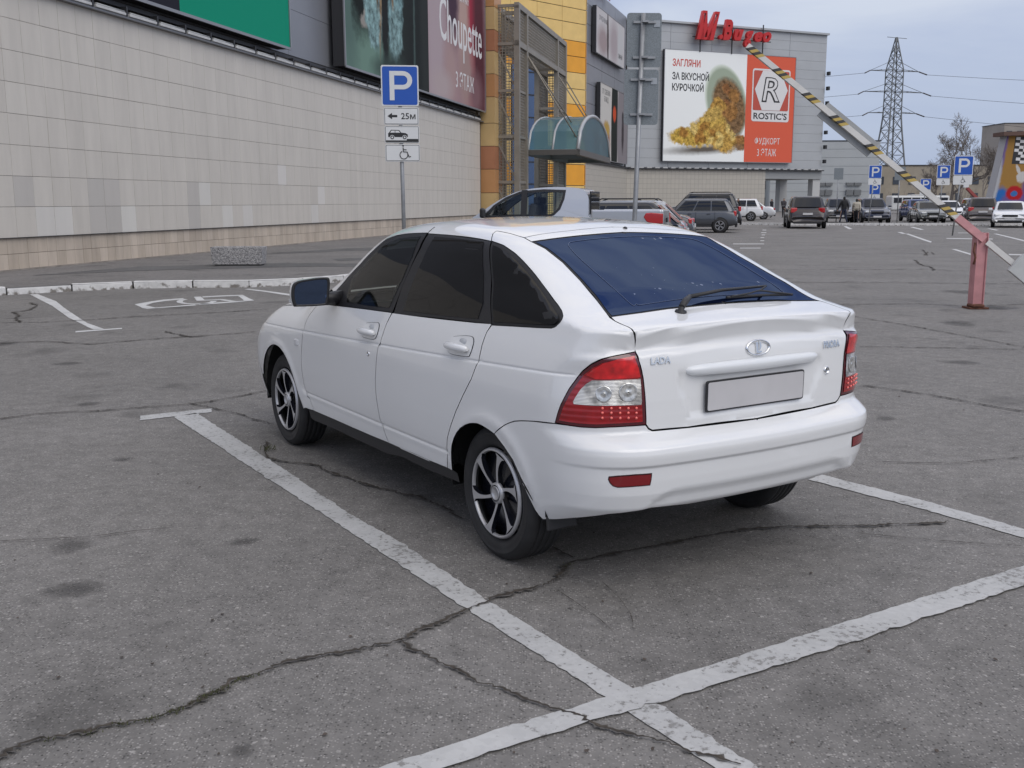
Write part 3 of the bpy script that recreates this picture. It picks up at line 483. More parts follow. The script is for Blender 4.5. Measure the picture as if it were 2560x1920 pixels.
# mud flaps
for sgn in (1,-1):
    mb = MB(); mb.box((-.37, sgn*.70, .262), (.012,.14,.08), M=Matrix.Rotation(.12,3,'Y')); mb.build('mud_flap', M_PLAST, CAR, bevel=.004)
mb = MB(); mb.tube([(-.35,-.45,.27),(-.45,-.47,.30),(-.54,-.475,.305)], .024, 12, cap=False); mb.build('exhaust_pipe', mat('dull_steel', (.18,.17,.16), rough=.4, metal=.8), CAR)
mb = MB(); mb.box((-.45,0,.37), (.2,1.0,.1)); mb.build('tow_beam', M_VOID, CAR)
# seams over the roof side
for k in ('b_seam',):
    P = onF(crom(FL[k], 4), Dir((0,.7,.7)))
    for sgn in (1,-1):
        mb = MB(); mb.tube([(p_[0], p_[1]*sgn, p_[2]) for p_ in P], .0022, 5); mb.build('door_frame_seam', M_SEAL, roof)
# ---------------------------------------------------------------- tail lamps
def lamp_mat(name, col, stripes=0., rough=.12, emit=0.):
    m = mat(name, col, rough=rough, coat=1., spec=.6)
    return m
M_RED = mat('red_lamp_plastic', (.30,.004,.008), rough=.12, coat=1, spec=.7, noise=.25, nscale=30)
M_DRED = mat('dark_red_lamp_rim', (.085,.003,.010), rough=.1, coat=1, spec=.7)
M_BRED = mat('bright_red_lamp', (.62,.010,.014), rough=.1, coat=1, spec=.7, noise=.35, nscale=26, ndetail=2)
M_REFL = mat('reflector_red', (.20,.006,.010), rough=.25, coat=.6, bump=.3, bscale=500)
def ribbed(name, col, axis='Z', scale=120., rough=.12, metal=.0, strength=.6, dark=.35):
    m = mat(name, col, rough=rough, metal=metal, coat=1.); t, p = nodes_of(m)
    c = t.nodes.new('ShaderNodeTexCoord'); w = t.nodes.new('ShaderNodeTexWave'); w.bands_direction = axis; w.inputs['Scale'].default_value = scale; w.inputs['Distortion'].default_value = .6; w.inputs['Detail'].default_value = 1
    t.links.new(c.outputs['Object'], w.inputs[0]); b = t.nodes.new('ShaderNodeBump'); b.inputs['Strength'].default_value = strength; b.inputs['Distance'].default_value = .004
    t.links.new(w.outputs['Fac'], b.inputs['Height']); t.links.new(b.outputs[0], p.inputs['Normal'])
    n = t.nodes.new('ShaderNodeTexNoise'); n.inputs['Scale'].default_value = 22; n.inputs['Detail'].default_value = 2; t.links.new(c.outputs['Object'], n.inputs[0])
    r = t.nodes.new('ShaderNodeMapRange'); r.inputs[1].default_value = .38; r.inputs[2].default_value = .6; r.inputs[3].default_value = dark; r.inputs[4].default_value = 1.; t.links.new(n.outputs[0], r.inputs[0])
    x = t.nodes.new('ShaderNodeVectorMath'); x.operation = 'SCALE'; x.inputs[0].default_value = col; t.links.new(r.outputs[0], x.inputs['Scale']); t.links.new(x.outputs[0], p.inputs['Base Color'])
    return m
M_CLR = ribbed('ribbed_clear_lens', (.74,.74,.72), 'Z', 62., metal=.35, strength=.5)
M_LRED = ribbed('ribbed_red_lens', (.34,.004,.008), 'Z', 14., strength=.35, dark=.8)
lamp = panel('tail_lamp', FL['lamp'], LAMPD, M_DRED, inset=.0025, off=.002, step=.016, thick=.02)
LQ = LAMPD.to2(FL['lamp']); LO = inset2d(resample(LQ, .012), .014); _d = resample(LQ, .004); LO = LO[np.array([np.min(np.hypot(*(q-_d).T)) > .0125 for q in LO])]
panel('lamp_lens', None, LAMPD, M_LRED, parent=lamp, q2=LO, inset=0, off=.0045, step=.014, thick=.004)
panel('brake_lens', FL['lamp_upper'], LAMPD, M_BRED, parent=lamp, inset=0, off=.0062, step=.012, thick=.004)
panel('reversing_lens', FL['lamp_clear'], LAMPD, M_CLR, parent=lamp, inset=0, off=.0062, step=.012, thick=.005)
# round reflector behind the clear lens, seen as a raised bowl
_c = FL['lamp_clear']; cen = np.array([-.672,.585,.795])
def disc_on(c, r0, r1, off, name, m, parent, pr, k=20):
    for sgn in (1,-1):
        X = onF(np.array([c]), pr)[0]; n_ = gradF(X[None])[0]
        R_ = Vector((n_[0], n_[1]*sgn, n_[2])).to_track_quat('Z','Y').to_matrix().to_4x4(); R_.translation = Vector((X[0]+n_[0]*off, (X[1]+n_[1]*off)*sgn, X[2]+n_[2]*off))
        mb = MB(); mb.lathe([(r1,0),(r1*.96,.0012),(r1*.90,.0013),(r1*.55,-.0006),(r1*.2,-.0004),(r0,.0008)], k, R_); o = mb.build(name, m, parent if not isinstance(parent, list) else parent[0 if sgn == 1 else 1])
cl = onF(np.array([(-.7,.60,.788)]), LAMPD)[0]
def _at9(i): return FL['lamp_clear'][i]
bowl = (_at9(7)*.70+_at9(0)*.0+_at9(6)*.30); bowl = bowl+np.array([.012,.052,-.0])
bowl[2] = (_at9(6)[2]+_at9(8)[2])/2
disc_on(bowl, .004, .036, .0072, 'lamp_bulb_bowl', mat('bowl_silver', (.62,.62,.60), rough=.18, metal=.7, coat=1, noise=.5, nscale=60), lamp, LAMPD)
bowl2 = bowl+np.array([.035,.085,-.004])
disc_on(bowl2, .004, .030, .0072, 'lamp_bulb_bowl', mat('bowl_silver', (.62,.62,.60)), lamp, LAMPD)
LED = onF(FL['leds'], LAMPD); LEDN = gradF(LED)
M_LED = mat('led_lens', (.95,.16,.13), rough=.15, coat=1)
for a, n_ in zip(LED, LEDN):
    for i, sgn in enumerate((1,-1)):
        mb = MB(); q = Vector((n_[0], n_[1]*sgn, n_[2])).to_track_quat('Z','Y').to_matrix().to_4x4(); p_ = a+n_*.006; q.translation = Vector((p_[0], p_[1]*sgn, p_[2]))
        mb.lathe([(.0052,0),(.0045,.003),(.0025,.0046),(.0003,.005)], 8, q); mb.build('led', M_LED, lamp[i])
panel('rear_reflector', FL['reflector'], LAMPD, mat('reflector_frame', (.03,.004,.006), rough=.4), parent=bump, inset=-.001, off=.0005, step=.02, thick=.004)
panel('reflector_lens', FL['reflector'], LAMPD, M_REFL, parent=bump, inset=.0035, off=.0025, step=.02, thick=.003)
# ---------------------------------------------------------------- tailgate fittings
def rear_frame(v, w, off=0.):
    X, _ = hitF(np.array([[-1.2, v, w]]), np.array([[1.,0,0]]), 0, 1.5, 600); n_ = gradF(X)[0]; X = X[0]+n_*off
    n_ = Vector(n_); up = Vector((0,0,1)); up = (up-n_*up.dot(n_)).normalized(); rt = up.cross(n_)
    M = Matrix((rt, up, n_)).transposed().to_4x4(); M.translation = Vector(X); return M
def rrect(w, h, r, k=4):
    o = []
    for cx, cy, a0 in ((w/2-r, h/2-r, 0), (-w/2+r, h/2-r, 90), (-w/2+r, -h/2+r, 180), (w/2-r, -h/2+r, 270)):
        o += [(cx+r*math.cos(math.radians(a0+90*i/k)), cy+r*math.sin(math.radians(a0+90*i/k))) for i in range(k+1)]
    return o
Mp = rear_frame(0, .757, .004); Mp = Matrix.Translation((0,0,0)) @ Mp
mb = MB(); mb.prism(rrect(.532,.122,.010), .008, Mp, bev=.002); pf = mb.build('plate_frame', mat('plate_frame_black', (.02,.02,.022), rough=.5), tg)
mb = MB(); mb.prism(rrect(.519,.109,.008), .0015, Mp @ Matrix.Translation((0,0,.0082)), bev=.0005); mb.build('number_plate', mat('blank_plate', (.52,.51,.515), rough=.45, noise=.05, nscale=6), tg)
# boot handle bar above the plate
mb = MB(); Q = []
vs = .362*np.sin(np.linspace(-PI/2, PI/2, 45))
prof = [(-.0,.026),(.012,.027),(.024,.022),(.030,.010),(.029,-.004),(.024,-.016),(.012,-.024),(0,-.025)]
for v in vs:
    e = abs(v)/.362; k = math.sqrt(max(0, 1-e**14))*.98+.02; sl = 1-.18*e**2
    X = rear_frame(v*.985, .862, 0)
    Q.append([X @ Vector((0, b*k*sl, a*k*sl-.003)) for a, b in prof])
n_ = len(prof); mb.add([p_ for r_ in Q for p_ in r_], [(i*n_+k, i*n_+k+1, (i+1)*n_+k+1, (i+1)*n_+k) for i in range(len(Q)-1) for k in range(n_-1)], True)
mb.add(Q[0], [tuple(range(n_))]); mb.add(Q[-1], [tuple(range(n_))[::-1]]); mb.build('boot_handle', mat('white_plastic_bar', (.73,.75,.76), rough=.3, coat=.6), tg)
# emblem, lettering, lock
Me = rear_frame(-.005, .926, .001); ring = []
for a in np.linspace(0, 2*PI, 33)[:-1]: ring.append((.066*math.cos(a), .0335*math.sin(a)))
mb = MB()
for k in range(32):
    pass
rin = [(x*.845, y*.76) for x, y in ring]
n_ = 32; vs_ = [Me @ Vector((*p_, 0)) for p_ in ring]+[Me @ Vector((p_[0]*.96, p_[1]*.93, .006)) for p_ in ring]+[Me @ Vector((p_[0]*1.04, p_[1]*1.06, .006)) for p_ in rin]+[Me @ Vector((*p_, .001)) for p_ in rin]
mb.add(vs_, [(j*n_+k, j*n_+(k+1)%n_, (j+1)*n_+(k+1)%n_, (j+1)*n_+k) for j in range(3) for k in range(n_)], True)
mb.prism([(-.012,-.021),(.010,-.021),(.018,-.017),(.013,-.013),(-.002,-.014),(-.002,.021),(-.016,.023),(-.013,.017)], .005, Me)
mb.prism([(.002,.024),(.014,.020),(.016,.004),(.009,-.008),(.002,-.009),(.006,.004),(.006,.016)], .005, Me)
mb.build('emblem', M_CHROME, tg)
def letters(body, v, w, h, wid, name):
    me = text_mesh(body, 1., bold=.03, extrude=.06); xs = [q.co.x for q in me.vertices]; ys = [q.co.y for q in me.vertices]
    cx, cy = (min(xs)+max(xs))/2, (min(ys)+max(ys))/2; kx = wid/(max(xs)-min(xs)); ky = h/(max(ys)-min(ys))
    M = rear_frame(v, w, .001)
    for q in me.vertices: q.co = M @ Vector(((q.co.x-cx)*kx, (q.co.y-cy)*ky, (q.co.z+.06)*.03))
    link(name, me, M_CHROME, tg)
letters('LADA', .470, .912, .026, .088, 'lettering'); letters('PRIORA', -.452, .905, .030, .110, 'lettering')
Ml = rear_frame(-.42, .797, .0); mb = MB(); mb.lathe([(.017,0),(.016,.005),(.012,.007),(.0115,.004),(.0005,.0045)], 20, Ml); mb.box(Ml @ Vector((0,0,.005)), (.002,.004,.012)); mb.build('boot_lock', M_CHROME, tg)
# rear wiper
wp = FL['wiper'][0]; ar = FL['arm']; bl = FL['blade']
def surf(P, off): X = onF(P, REARUP); return X+gradF(X)*off
mb = MB(); b0 = surf(np.array([wp]), .0)[0]; nb = Vector(gradF(b0[None])[0]); Mq = nb.to_track_quat('Z','Y').to_matrix().to_4x4(); Mq.translation = Vector(b0)
mb.lathe([(.024,0),(.022,.006),(.012,.010),(.011,.022),(.0005,.024)], 16, Mq)
A = surf(np.array([wp, ar[0], ar[1], ar[2]]), .026); A[0] = b0+np.array(nb)*.02
mb.tube([A[0], A[0]*.5+A[1]*.5+np.array([0,0,.004]), A[1]], [.013,.014,.010], 8); mb.tube([A[1], A[2], A[3]], [.0085,.007,.005], 8)
mb.build('wiper_arm', M_PLAST, tg)
mb = MB(); Bc = crom(surf(np.array([bl[0], (bl[0]+bl[1])/2, bl[1]]), .014), 5); mb.tube(Bc, .006, 6)
up = surf(np.array([bl[0]*.95+bl[1]*.05, bl[0]*.7+bl[1]*.3, bl[0]*.5+bl[1]*.5, bl[0]*.3+bl[1]*.7, bl[0]*.05+bl[1]*.95]), .026); up[[0,-1]] -= np.array([0,0,.008]); up[2] += np.array([.012,0,.008])
mb.tube(crom(up, 4), .004, 6); mb.tube([A[3], up[2]], .004, 6); mb.build('wiper_blade', M_PLAST, tg)
nz = FL['nozzle'][0]; mb = MB(); mb.lathe([(.011,0),(.011,.004),(.007,.009),(.0005,.011)], 12, Matrix.Translation(nz-np.array([0,0,.002]))); mb.build('washer_nozzle', M_PLAST, tg)
# heater film edge line and tint bubbles on the rear glass
M_FILM = mat('film_edge', (.10,.135,.23), rough=.25)
hl = np.array([(-.455,.0),(-.455,.36),(-.445,.40),(-.42,.425),(-.1,.405),(.02,.385),(.07,.36),(.085,.30),(.095,0)])
hp = np.array([(u,v,1.3) for u, v in hl]); hp = np.vstack([hp, (hp*[1,-1,1])[::-1][1:]]); hp = onF(crom(hp, 5), TOP); hp = hp+gradF(hp)*.0012
mb = MB(); mb.tube(hp, .0013, 4, cap=False); mb.build('film_edge_line', M_FILM, rgl)
mb = MB()
for _ in range(34):
    a = rng.random(); u, v = ((-.40+.05*rng.random(), -.35+.75*rng.random()) if a < .6 else (-.36+.2*rng.random(), .1+.25*rng.random())) if a < .8 else (.06+.02*rng.random(), -.02-.22*rng.random())
    X = onF(np.array([(u,v,1.3)]), TOP)[0]; n_ = Vector(gradF(X[None])[0]); r_ = .002+.006*rng.random()**2
    q = n_.to_track_quat('Z','Y').to_matrix().to_4x4(); q.translation = Vector(X)+n_*.0004; mb.lathe([(r_,0),(r_*.6,.0004),(.0002,.0006)], 8, q)
ob = mb.build('film_bubbles', M_FILM, rgl); ob['kind'] = 'stuff'
# ---------------------------------------------------------------- door handles, lock, repeater, mirror
def handle(outl, par):
    c = outl.mean(0)
    panel('handle_shade_rim', outl, SIDE, mat('handle_shadow', (.045,.047,.05), rough=.5), parent=par, inset=-.0015, off=.0002, step=.02, thick=.003)  # dark sheet showing round the plate edge, shade painted in by colour
    panel('handle_plate', outl, SIDE, M_PAINT, parent=par, inset=.001, off=.0032, step=.012, thick=.005)
    lo, hi = outl.min(0), outl.max(0); L_ = hi[0]-lo[0]
    us = np.linspace(hi[0]-.002, lo[0]+.018, 14)
    for i, sgn in enumerate((1,-1)):
        mb = MB(); pts = []; rs = []
        X = onF(np.stack([us, np.full(14, .8), np.full(14, c[2]-.004)], 1), SIDE)
        for j, q in enumerate(X):
            t = j/13; pts.append((q[0], (q[1]+.013+.014*math.sin(PI*t)**.6)*sgn, q[2])); rs.append(.0135+.004*math.sin(PI*t))
        rs[0] = .006; rs[-1] = .008
        mb.tube(pts, rs, 12); mb.build('handle', M_PAINT, par[i])
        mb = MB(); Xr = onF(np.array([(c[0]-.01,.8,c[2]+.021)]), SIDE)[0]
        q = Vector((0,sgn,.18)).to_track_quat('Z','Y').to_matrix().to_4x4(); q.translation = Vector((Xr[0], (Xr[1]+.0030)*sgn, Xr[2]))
        mb.lathe([(.030,0.0),(.028,.0012),(.0005,.0014)], 20, q @ Matrix.Diagonal((1.0,.52,1,1))); mb.build('recess_shade_disc', mat('recess_shade', (.50,.515,.53), rough=.4), par[i])  # flat disc greyer than the body paint: recess shade put into the colour
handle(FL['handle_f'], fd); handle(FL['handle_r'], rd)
lk = FL['lock_f'][0]
for i, sgn in enumerate((1,-1)):
    q = Vector((0,sgn,0)).to_track_quat('Z','Y').to_matrix().to_4x4(); q.translation = Vector((lk[0], lk[1]*sgn, lk[2])); mb = MB(); mb.lathe([(.0135,-.002),(.013,.003),(.009,.0045),(.0085,.002),(.0004,.002)], 16, q); mb.build('door_lock', M_CHROME, fd[i])
    rp = FL['repeater'][0]; mb = MB(); mb.box((rp[0], (rp[1]+.002)*sgn, rp[2]), (.055,.012,.034)); mb.build('side_repeater', mat('repeater_lens', (.68,.69,.70), rough=.15, coat=1), fen[i], bevel=.004)
for i, sgn in enumerate((1,-1)):
    # mirror: rounded housing on a foot; the glass faces backwards (-u) and outwards a little
    cx = np.array([1.60, .935, 1.022]); yaw = .10*sgn
    Rm = Matrix.Translation((cx[0], cx[1]*sgn, cx[2])) @ Matrix.Rotation(-.06*sgn-.12*sgn, 4, 'Z')
    outl = crom(np.array([(-.118,-.070),(-.128,.00),(-.108,.062),(-.03,.082),(.075,.090),(.103,.075),(.098,.0),(.085,-.062),(.06,-.078),(-.09,-.079)]), 4, True)
    def ring_(k, du, sy=1.): return [Rm @ Vector((du, -q[0]*k*sgn if False else q[0]*-1*k*sgn*sy, q[1]*k)) for q in outl]
    mb = MB(); rings = [(1.,0.),(1.02,.02),(1.0,.05),(.90,.085),(.70,.108),(.40,.122),(.05,.126)]
    V_ = [p_ for k, d in rings for p_ in ring_(k*.88, d)]; n_ = len(outl)
    mb.add(V_, [(j*n_+k, j*n_+(k+1)%n_, (j+1)*n_+(k+1)%n_, (j+1)*n_+k) for j in range(len(rings)-1) for k in range(n_)], True)
    mo = mb.build('door_mirror', M_PAINT, fd[i])
    mb = MB(); V_ = [p_ for k, d in ((1.0,.004),(1.01,-.012),(.965,-.018),(.86,-.012)) for p_ in ring_(k*.88, d)]
    mb.add(V_, [(j*n_+k, j*n_+(k+1)%n_, (j+1)*n_+(k+1)%n_, (j+1)*n_+k) for j in range(3) for k in range(n_)], True); mb.build('mirror_frame', M_BLK, mo)
    mb = MB(); mb.add(ring_(.865*.88, -.011), [tuple(range(n_))]); mb.build('mirror_glass', mat('mirror_glass', (.085,.12,.20), rough=.02, metal=1.), mo)
    mb = MB(); mb.box(Rm @ Vector((.03, .108*sgn, -.042)), (.05,.010,.018)); mb.build('mirror_repeater', mat('clear_repeater', (.6,.62,.64), rough=.1, coat=1), mo)
    mb = MB(); mb.tube([(1.63,.87*sgn,.99),(1.64,.82*sgn,.985),(1.65,.75*sgn,.98)], [.026,.034,.045], 10); mb.build('mirror_foot', M_BLK, mo)
# ---------------------------------------------------------------- cabin seen through the front glass
M_CAB = mat('cabin_grey', (.035,.035,.037), rough=.8); M_SEAT = mat('seat_cloth', (.05,.05,.055), rough=.9)
mb = MB(); mb.box((1.72,0,.86), (.34,1.36,.16), M=Matrix.Rotation(.15,3,'Y')); mb.build('dashboard', M_CAB, CAR, bevel=.03)
for sgn in (1,-1):
    st = empty('seat'); st.parent = CAR
    mb = MB(); mb.box((1.02,.36*sgn,.62), (.50,.48,.16)); mb.build('cushion', M_SEAT, st, bevel=.04)
    mb = MB(); mb.box((.72,.36*sgn,.90), (.14,.46,.56), M=Matrix.Rotation(-.22,3,'Y')); mb.build('backrest', M_SEAT, st, bevel=.04)
    mb = MB(); mb.box((.62,.36*sgn,1.20), (.09,.25,.13), M=Matrix.Rotation(-.15,3,'Y')); mb.build('headrest', M_SEAT, st, bevel=.03)
Ms = Matrix.Translation((1.42,.36,.93)) @ Matrix.Rotation(-1.15, 4, 'Y'); mb = MB()
mb.tube([Ms @ Vector((.18*math.cos(a), .18*math.sin(a), 0)) for a in np.linspace(0, 2*PI, 25)], .014, 6, cap=False)
for a in (.5, PI-.5, -PI/2): mb.tube([Ms @ Vector((0,0,-.02)), Ms @ Vector((.18*math.cos(a), .18*math.sin(a), 0))], .016, 6)
mb.lathe([(.06,-.02),(.05,.02),(.001,.025)], 12, Ms); mb.build('steering_wheel', M_CAB, CAR)
# ---------------------------------------------------------------- wheels
M_TYRE = mat('tyre_rubber', (.020,.020,.021), rough=.72, noise=.25, nscale=14, bump=.25, bscale=160)
M_COVER = mat('wheel_cover_silver', (.50,.50,.51), rough=.33, metal=.5, coat=.3); M_WBLK = mat('wheel_cover_black', (.010,.011,.016), rough=.22, coat=.5)
def wheel_meshes():
    t = MB(); prof = [(.205,-.085),(.235,-.092),(.262,-.090),(.278,-.078),(.2855,-.062)]
    for c in (-.045,-.015,.015,.045): prof += [(.287,c-.011),(.287,c-.0035),(.2805,c-.0025),(.2805,c+.0025),(.287,c+.0035)]
    prof += [(.287,.056),(.2855,.062),(.278,.078),(.262,.090),(.2585,.0905),(.2575,.0925),(.250,.0925),(.249,.0915),(.232,.092),(.215,.087),(.205,.080),(.19,.06)]
    t.lathe(prof, 64); tyre = t.mesh('tyre')
    d = MB(); d.lathe([(.19,.03),(.186,.045),(.12,.030),(.05,.044),(.0005,.05)], 40)
    c = MB(); c.lathe([(.194,.080),(.192,.087),(.187,.0915),(.183,.092),(.180,.089),(.178,.078)], 64)
    for k in range(6):
        a0 = k*PI/3+.12; L_, R_ = [], []
        for i in range(13):
            t_ = i/12; r = .030+.150*t_; sw = a0-.26*t_**1.3
            hw = .0112-.0035*math.sin(PI*min(t_*1.5,1))+.030*max(0, t_-.62)**1.7*3.0
            if t_ > .9: hw += .012*((t_-.9)/.1)**2
            L_.append((r, sw+hw/r, t_)); R_.append((r, sw-hw*.75/r, t_))
        z = lambda t_: .078+.016*math.sin(PI*min(.5, t_*.5))*1.0-.004*(1-t_)
        n_ = 13; V_ = []
        for q in (L_, R_):
            V_ += [(r*math.cos(a), r*math.sin(a), z(t_)) for r, a, t_ in q]
            V_ += [(r*math.cos(a), r*math.sin(a), z(t_)-.022) for r, a, t_ in q]
        F_ = []
        for i in range(12):
            F_ += [(i, i+1, 2*n_+i+1, 2*n_+i)]; d.add([V_[j] for j in (n_+i, i, i+1, n_+i+1)][::-1], [(0,1,2,3)], False); d.add([V_[j] for j in (2*n_+i, 3*n_+i, 3*n_+i+1, 2*n_+i+1)][::-1], [(0,1,2,3)], False)
        c.add(V_, F_, False)
    cover = c.mesh('spokes'); back = d.mesh('cover_back')
    h = MB(); h.lathe([(.046,.070),(.045,.084),(.036,.087)], 28); h.lathe([(.030,.085),(.0295,.0895),(.026,.0895),(.0255,.086),(.0005,.0865)], 28); hub = h.mesh('hub_cap')
    return tyre, back, cover, hub
WMESH = wheel_meshes()
for me, m in zip(WMESH, (M_TYRE, M_WBLK, M_COVER, M_COVER)): me.materials.append(m)
for a0, vt in ((0,.693), (2.492,.700)):
    for sgn in (1,-1):
        wh = empty('wheel'); wh.parent = CAR; wh.location = (a0, vt*sgn, .2865)
        rot = random.uniform(0, 2) if a0 else .35
        wh.rotation_euler = (-PI/2*sgn, 0, 0)
        for nm, me in zip(('tyre','rim','spokes','hub_cap'), WMESH):
            o = link(nm, me, None, wh); o.rotation_euler = (0,0,rot)
# ---------------------------------------------------------------- ground, paint, cracks, pavement
def asphalt(name, base, chips=1., scale=1.):
    m = bpy.data.materials.new(name); m.use_nodes = True; t, p = nodes_of(m); N = t.nodes.new; K = t.links.new
    c = N('ShaderNodeTexCoord'); p.inputs['Roughness'].default_value = .82; p.inputs['Specular IOR Level'].default_value = .35
    big = N('ShaderNodeTexNoise'); big.inputs['Scale'].default_value = .55; big.inputs['Detail'].default_value = 6; big.inputs['Roughness'].default_value = .6; K(c.outputs['Object'], big.inputs[0])
    mid = N('ShaderNodeTexNoise'); mid.inputs['Scale'].default_value = 9*scale; mid.inputs['Detail'].default_value = 5; mid.inputs['Roughness'].default_value = .7; K(c.outputs['Object'], mid.inputs[0])
    vo = N('ShaderNodeTexVoronoi'); vo.inputs['Scale'].default_value = 118*scale; vo.inputs['Randomness'].default_value = 1; K(c.outputs['Object'], vo.inputs[0])
    vo2 = N('ShaderNodeTexVoronoi'); vo2.inputs['Scale'].default_value = 42*scale; K(c.outputs['Object'], vo2.inputs[0])
    def mr(src, a, b, lo, hi):
        r = N('ShaderNodeMapRange'); r.inputs[1].default_value = a; r.inputs[2].default_value = b; r.inputs[3].default_value = lo; r.inputs[4].default_value = hi; K(src, r.inputs[0]); return r.outputs[0]
    def mul(a, b):
        q = N('ShaderNodeMath'); q.operation = 'MULTIPLY'; K(a, q.inputs[0]); K(b, q.inputs[1]); return q.outputs[0]
    hv = N('ShaderNodeSeparateColor'); K(vo.outputs['Color'], hv.inputs[0]); hv2 = N('ShaderNodeSeparateColor'); K(vo2.outputs['Color'], hv2.inputs[0])
    chip = mul(mr(hv.outputs[0], .46, .98, 0, 1), mr(vo.outputs['Distance'], .32, .52, 1, 0))       # light stones
    chip2 = mul(mr(hv2.outputs[1], .88, .97, 0, 1), mr(vo2.outputs['Distance'], .22, .36, 1, 0))
    pit = mul(mr(hv.outputs[1], .52, .9, 0, 1), mr(vo.outputs['Distance'], .25, .6, 1, 0))
    f = mul(mr(big.outputs[0], .3, .7, .80, 1.08), mr(mid.outputs[0], .3, .7, .76, 1.14))
    a = N('ShaderNodeMath'); a.operation = 'MULTIPLY_ADD'; K(chip, a.inputs[0]); a.inputs[1].default_value = .92*chips; K(f, a.inputs[2])
    a3 = N('ShaderNodeMath'); a3.operation = 'MULTIPLY_ADD'; K(chip2, a3.inputs[0]); a3.inputs[1].default_value = .8*chips; K(a.outputs[0], a3.inputs[2])
    a2 = N('ShaderNodeMath'); a2.operation = 'MULTIPLY_ADD'; K(pit, a2.inputs[0]); a2.inputs[1].default_value = -.55*chips; K(a3.outputs[0], a2.inputs[2])
    # oil and damp stains
    st = N('ShaderNodeTexNoise'); st.inputs['Scale'].default_value = 1.35; st.inputs['Detail'].default_value = 3; mpn = N('ShaderNodeMapping'); mpn.inputs['Location'].default_value = (3.1,7.7,0); K(c.outputs['Object'], mpn.inputs[0]); K(mpn.outputs[0], st.inputs[0])
    fin = mul(a2.outputs[0], mr(st.outputs[0], .60, .72, 1, .68))
    x = N('ShaderNodeVectorMath'); x.operation = 'SCALE'; x.inputs[0].default_value = base; K(fin, x.inputs['Scale']); K(x.outputs[0], p.inputs['Base Color'])
    b = N('ShaderNodeBump'); b.inputs['Strength'].default_value = .55; b.inputs['Distance'].default_value = .004; K(a2.outputs[0], b.inputs['Height']); K(b.outputs[0], p.inputs['Normal'])
    MATS[name] = m; return m
M_ASPH = asphalt('old_asphalt', (.196,.187,.176))
mb = MB(); mb.poly([(-900,-60,0),(900,-60,0),(900,1600,0),(-900,1600,0)]); ground = tag(mb.build('parking_lot', M_ASPH), kind='structure')
def paint_mat(name, col, wear=.5):
    m = bpy.data.materials.new(name); m.use_nodes = True; t, p = nodes_of(m); N = t.nodes.new; K = t.links.new
    p.inputs['Roughness'].default_value = .7; c = N('ShaderNodeTexCoord')
    n1 = N('ShaderNodeTexNoise'); n1.inputs['Scale'].default_value = 38; n1.inputs['Detail'].default_value = 7; n1.inputs['Roughness'].default_value = .68; K(c.outputs['Object'], n1.inputs[0])
    n2 = N('ShaderNodeTexNoise'); n2.inputs['Scale'].default_value = 3.2; n2.inputs['Detail'].default_value = 4; K(c.outputs['Object'], n2.inputs[0])
    v = N('ShaderNodeTexVoronoi'); v.inputs['Scale'].default_value = 55; K(c.outputs['Object'], v.inputs[0]); hv = N('ShaderNodeSeparateColor'); K(v.outputs['Color'], hv.inputs[0])
    a = N('ShaderNodeMath'); a.operation = 'MULTIPLY_ADD'; K(n2.outputs[0], a.inputs[0]); a.inputs[1].default_value = .45; K(n1.outputs[0], a.inputs[2])
    r = N('ShaderNodeMapRange'); r.inputs[1].default_value = .755+.12*(1-wear); r.inputs[2].default_value = .83+.12*(1-wear); K(a.outputs[0], r.inputs[0])
    d = N('ShaderNodeMapRange'); d.inputs[1].default_value = .3; d.inputs[2].default_value = .75; d.inputs[3].default_value = 1.; d.inputs[4].default_value = .78; K(n2.outputs[0], d.inputs[0])
    g = N('ShaderNodeMapRange'); g.inputs[1].default_value = .2; g.inputs[2].default_value = .9; g.inputs[3].default_value = .95; g.inputs[4].default_value = 1.03; K(hv.outputs[0], g.inputs[0])
    q = N('ShaderNodeMath'); q.operation = 'MULTIPLY'; K(d.outputs[0], q.inputs[0]); K(g.outputs[0], q.inputs[1])
    x = N('ShaderNodeVectorMath'); x.operation = 'SCALE'; x.inputs[0].default_value = col; K(q.outputs[0], x.inputs['Scale'])
    v3 = N('ShaderNodeTexVoronoi'); v3.inputs['Scale'].default_value = 34; K(c.outputs['Object'], v3.inputs[0]); h3 = N('ShaderNodeSeparateColor'); K(v3.outputs['Color'], h3.inputs[0]); r3 = N('ShaderNodeMapRange'); r3.inputs[1].default_value = .80; r3.inputs[2].default_value = .84; K(h3.outputs[2], r3.inputs[0]); r4 = N('ShaderNodeMapRange'); r4.inputs[1].default_value = .26; r4.inputs[2].default_value = .20; K(v3.outputs['Distance'], r4.inputs[0]); m4 = N('ShaderNodeMath'); m4.operation = 'MULTIPLY'; K(r3.outputs[0], m4.inputs[0]); K(r4.outputs[0], m4.inputs[1]); m5 = N('ShaderNodeMath'); m5.operation = 'MAXIMUM'; K(m4.outputs[0], m5.inputs[0]); K(r.outputs[0], m5.inputs[1])
    mx = N('ShaderNodeMixRGB'); K(m5.outputs[0], mx.inputs[0]); K(x.outputs[0], mx.inputs[1]); mx.inputs[2].default_value = (.22,.215,.205,1); K(mx.outputs[0], p.inputs['Base Color'])
    b = N('ShaderNodeBump'); b.inputs['Strength'].default_value = .4; b.inputs['Distance'].default_value = .003; K(n1.outputs[0], b.inputs['Height']); K(b.outputs[0], p.inputs['Normal'])
    MATS[name] = m; return m
M_PNT = paint_mat('worn_white_paint', (.49,.49,.48), .8); M_PNT2 = paint_mat('fresh_white_paint', (.62,.62,.61), .1)
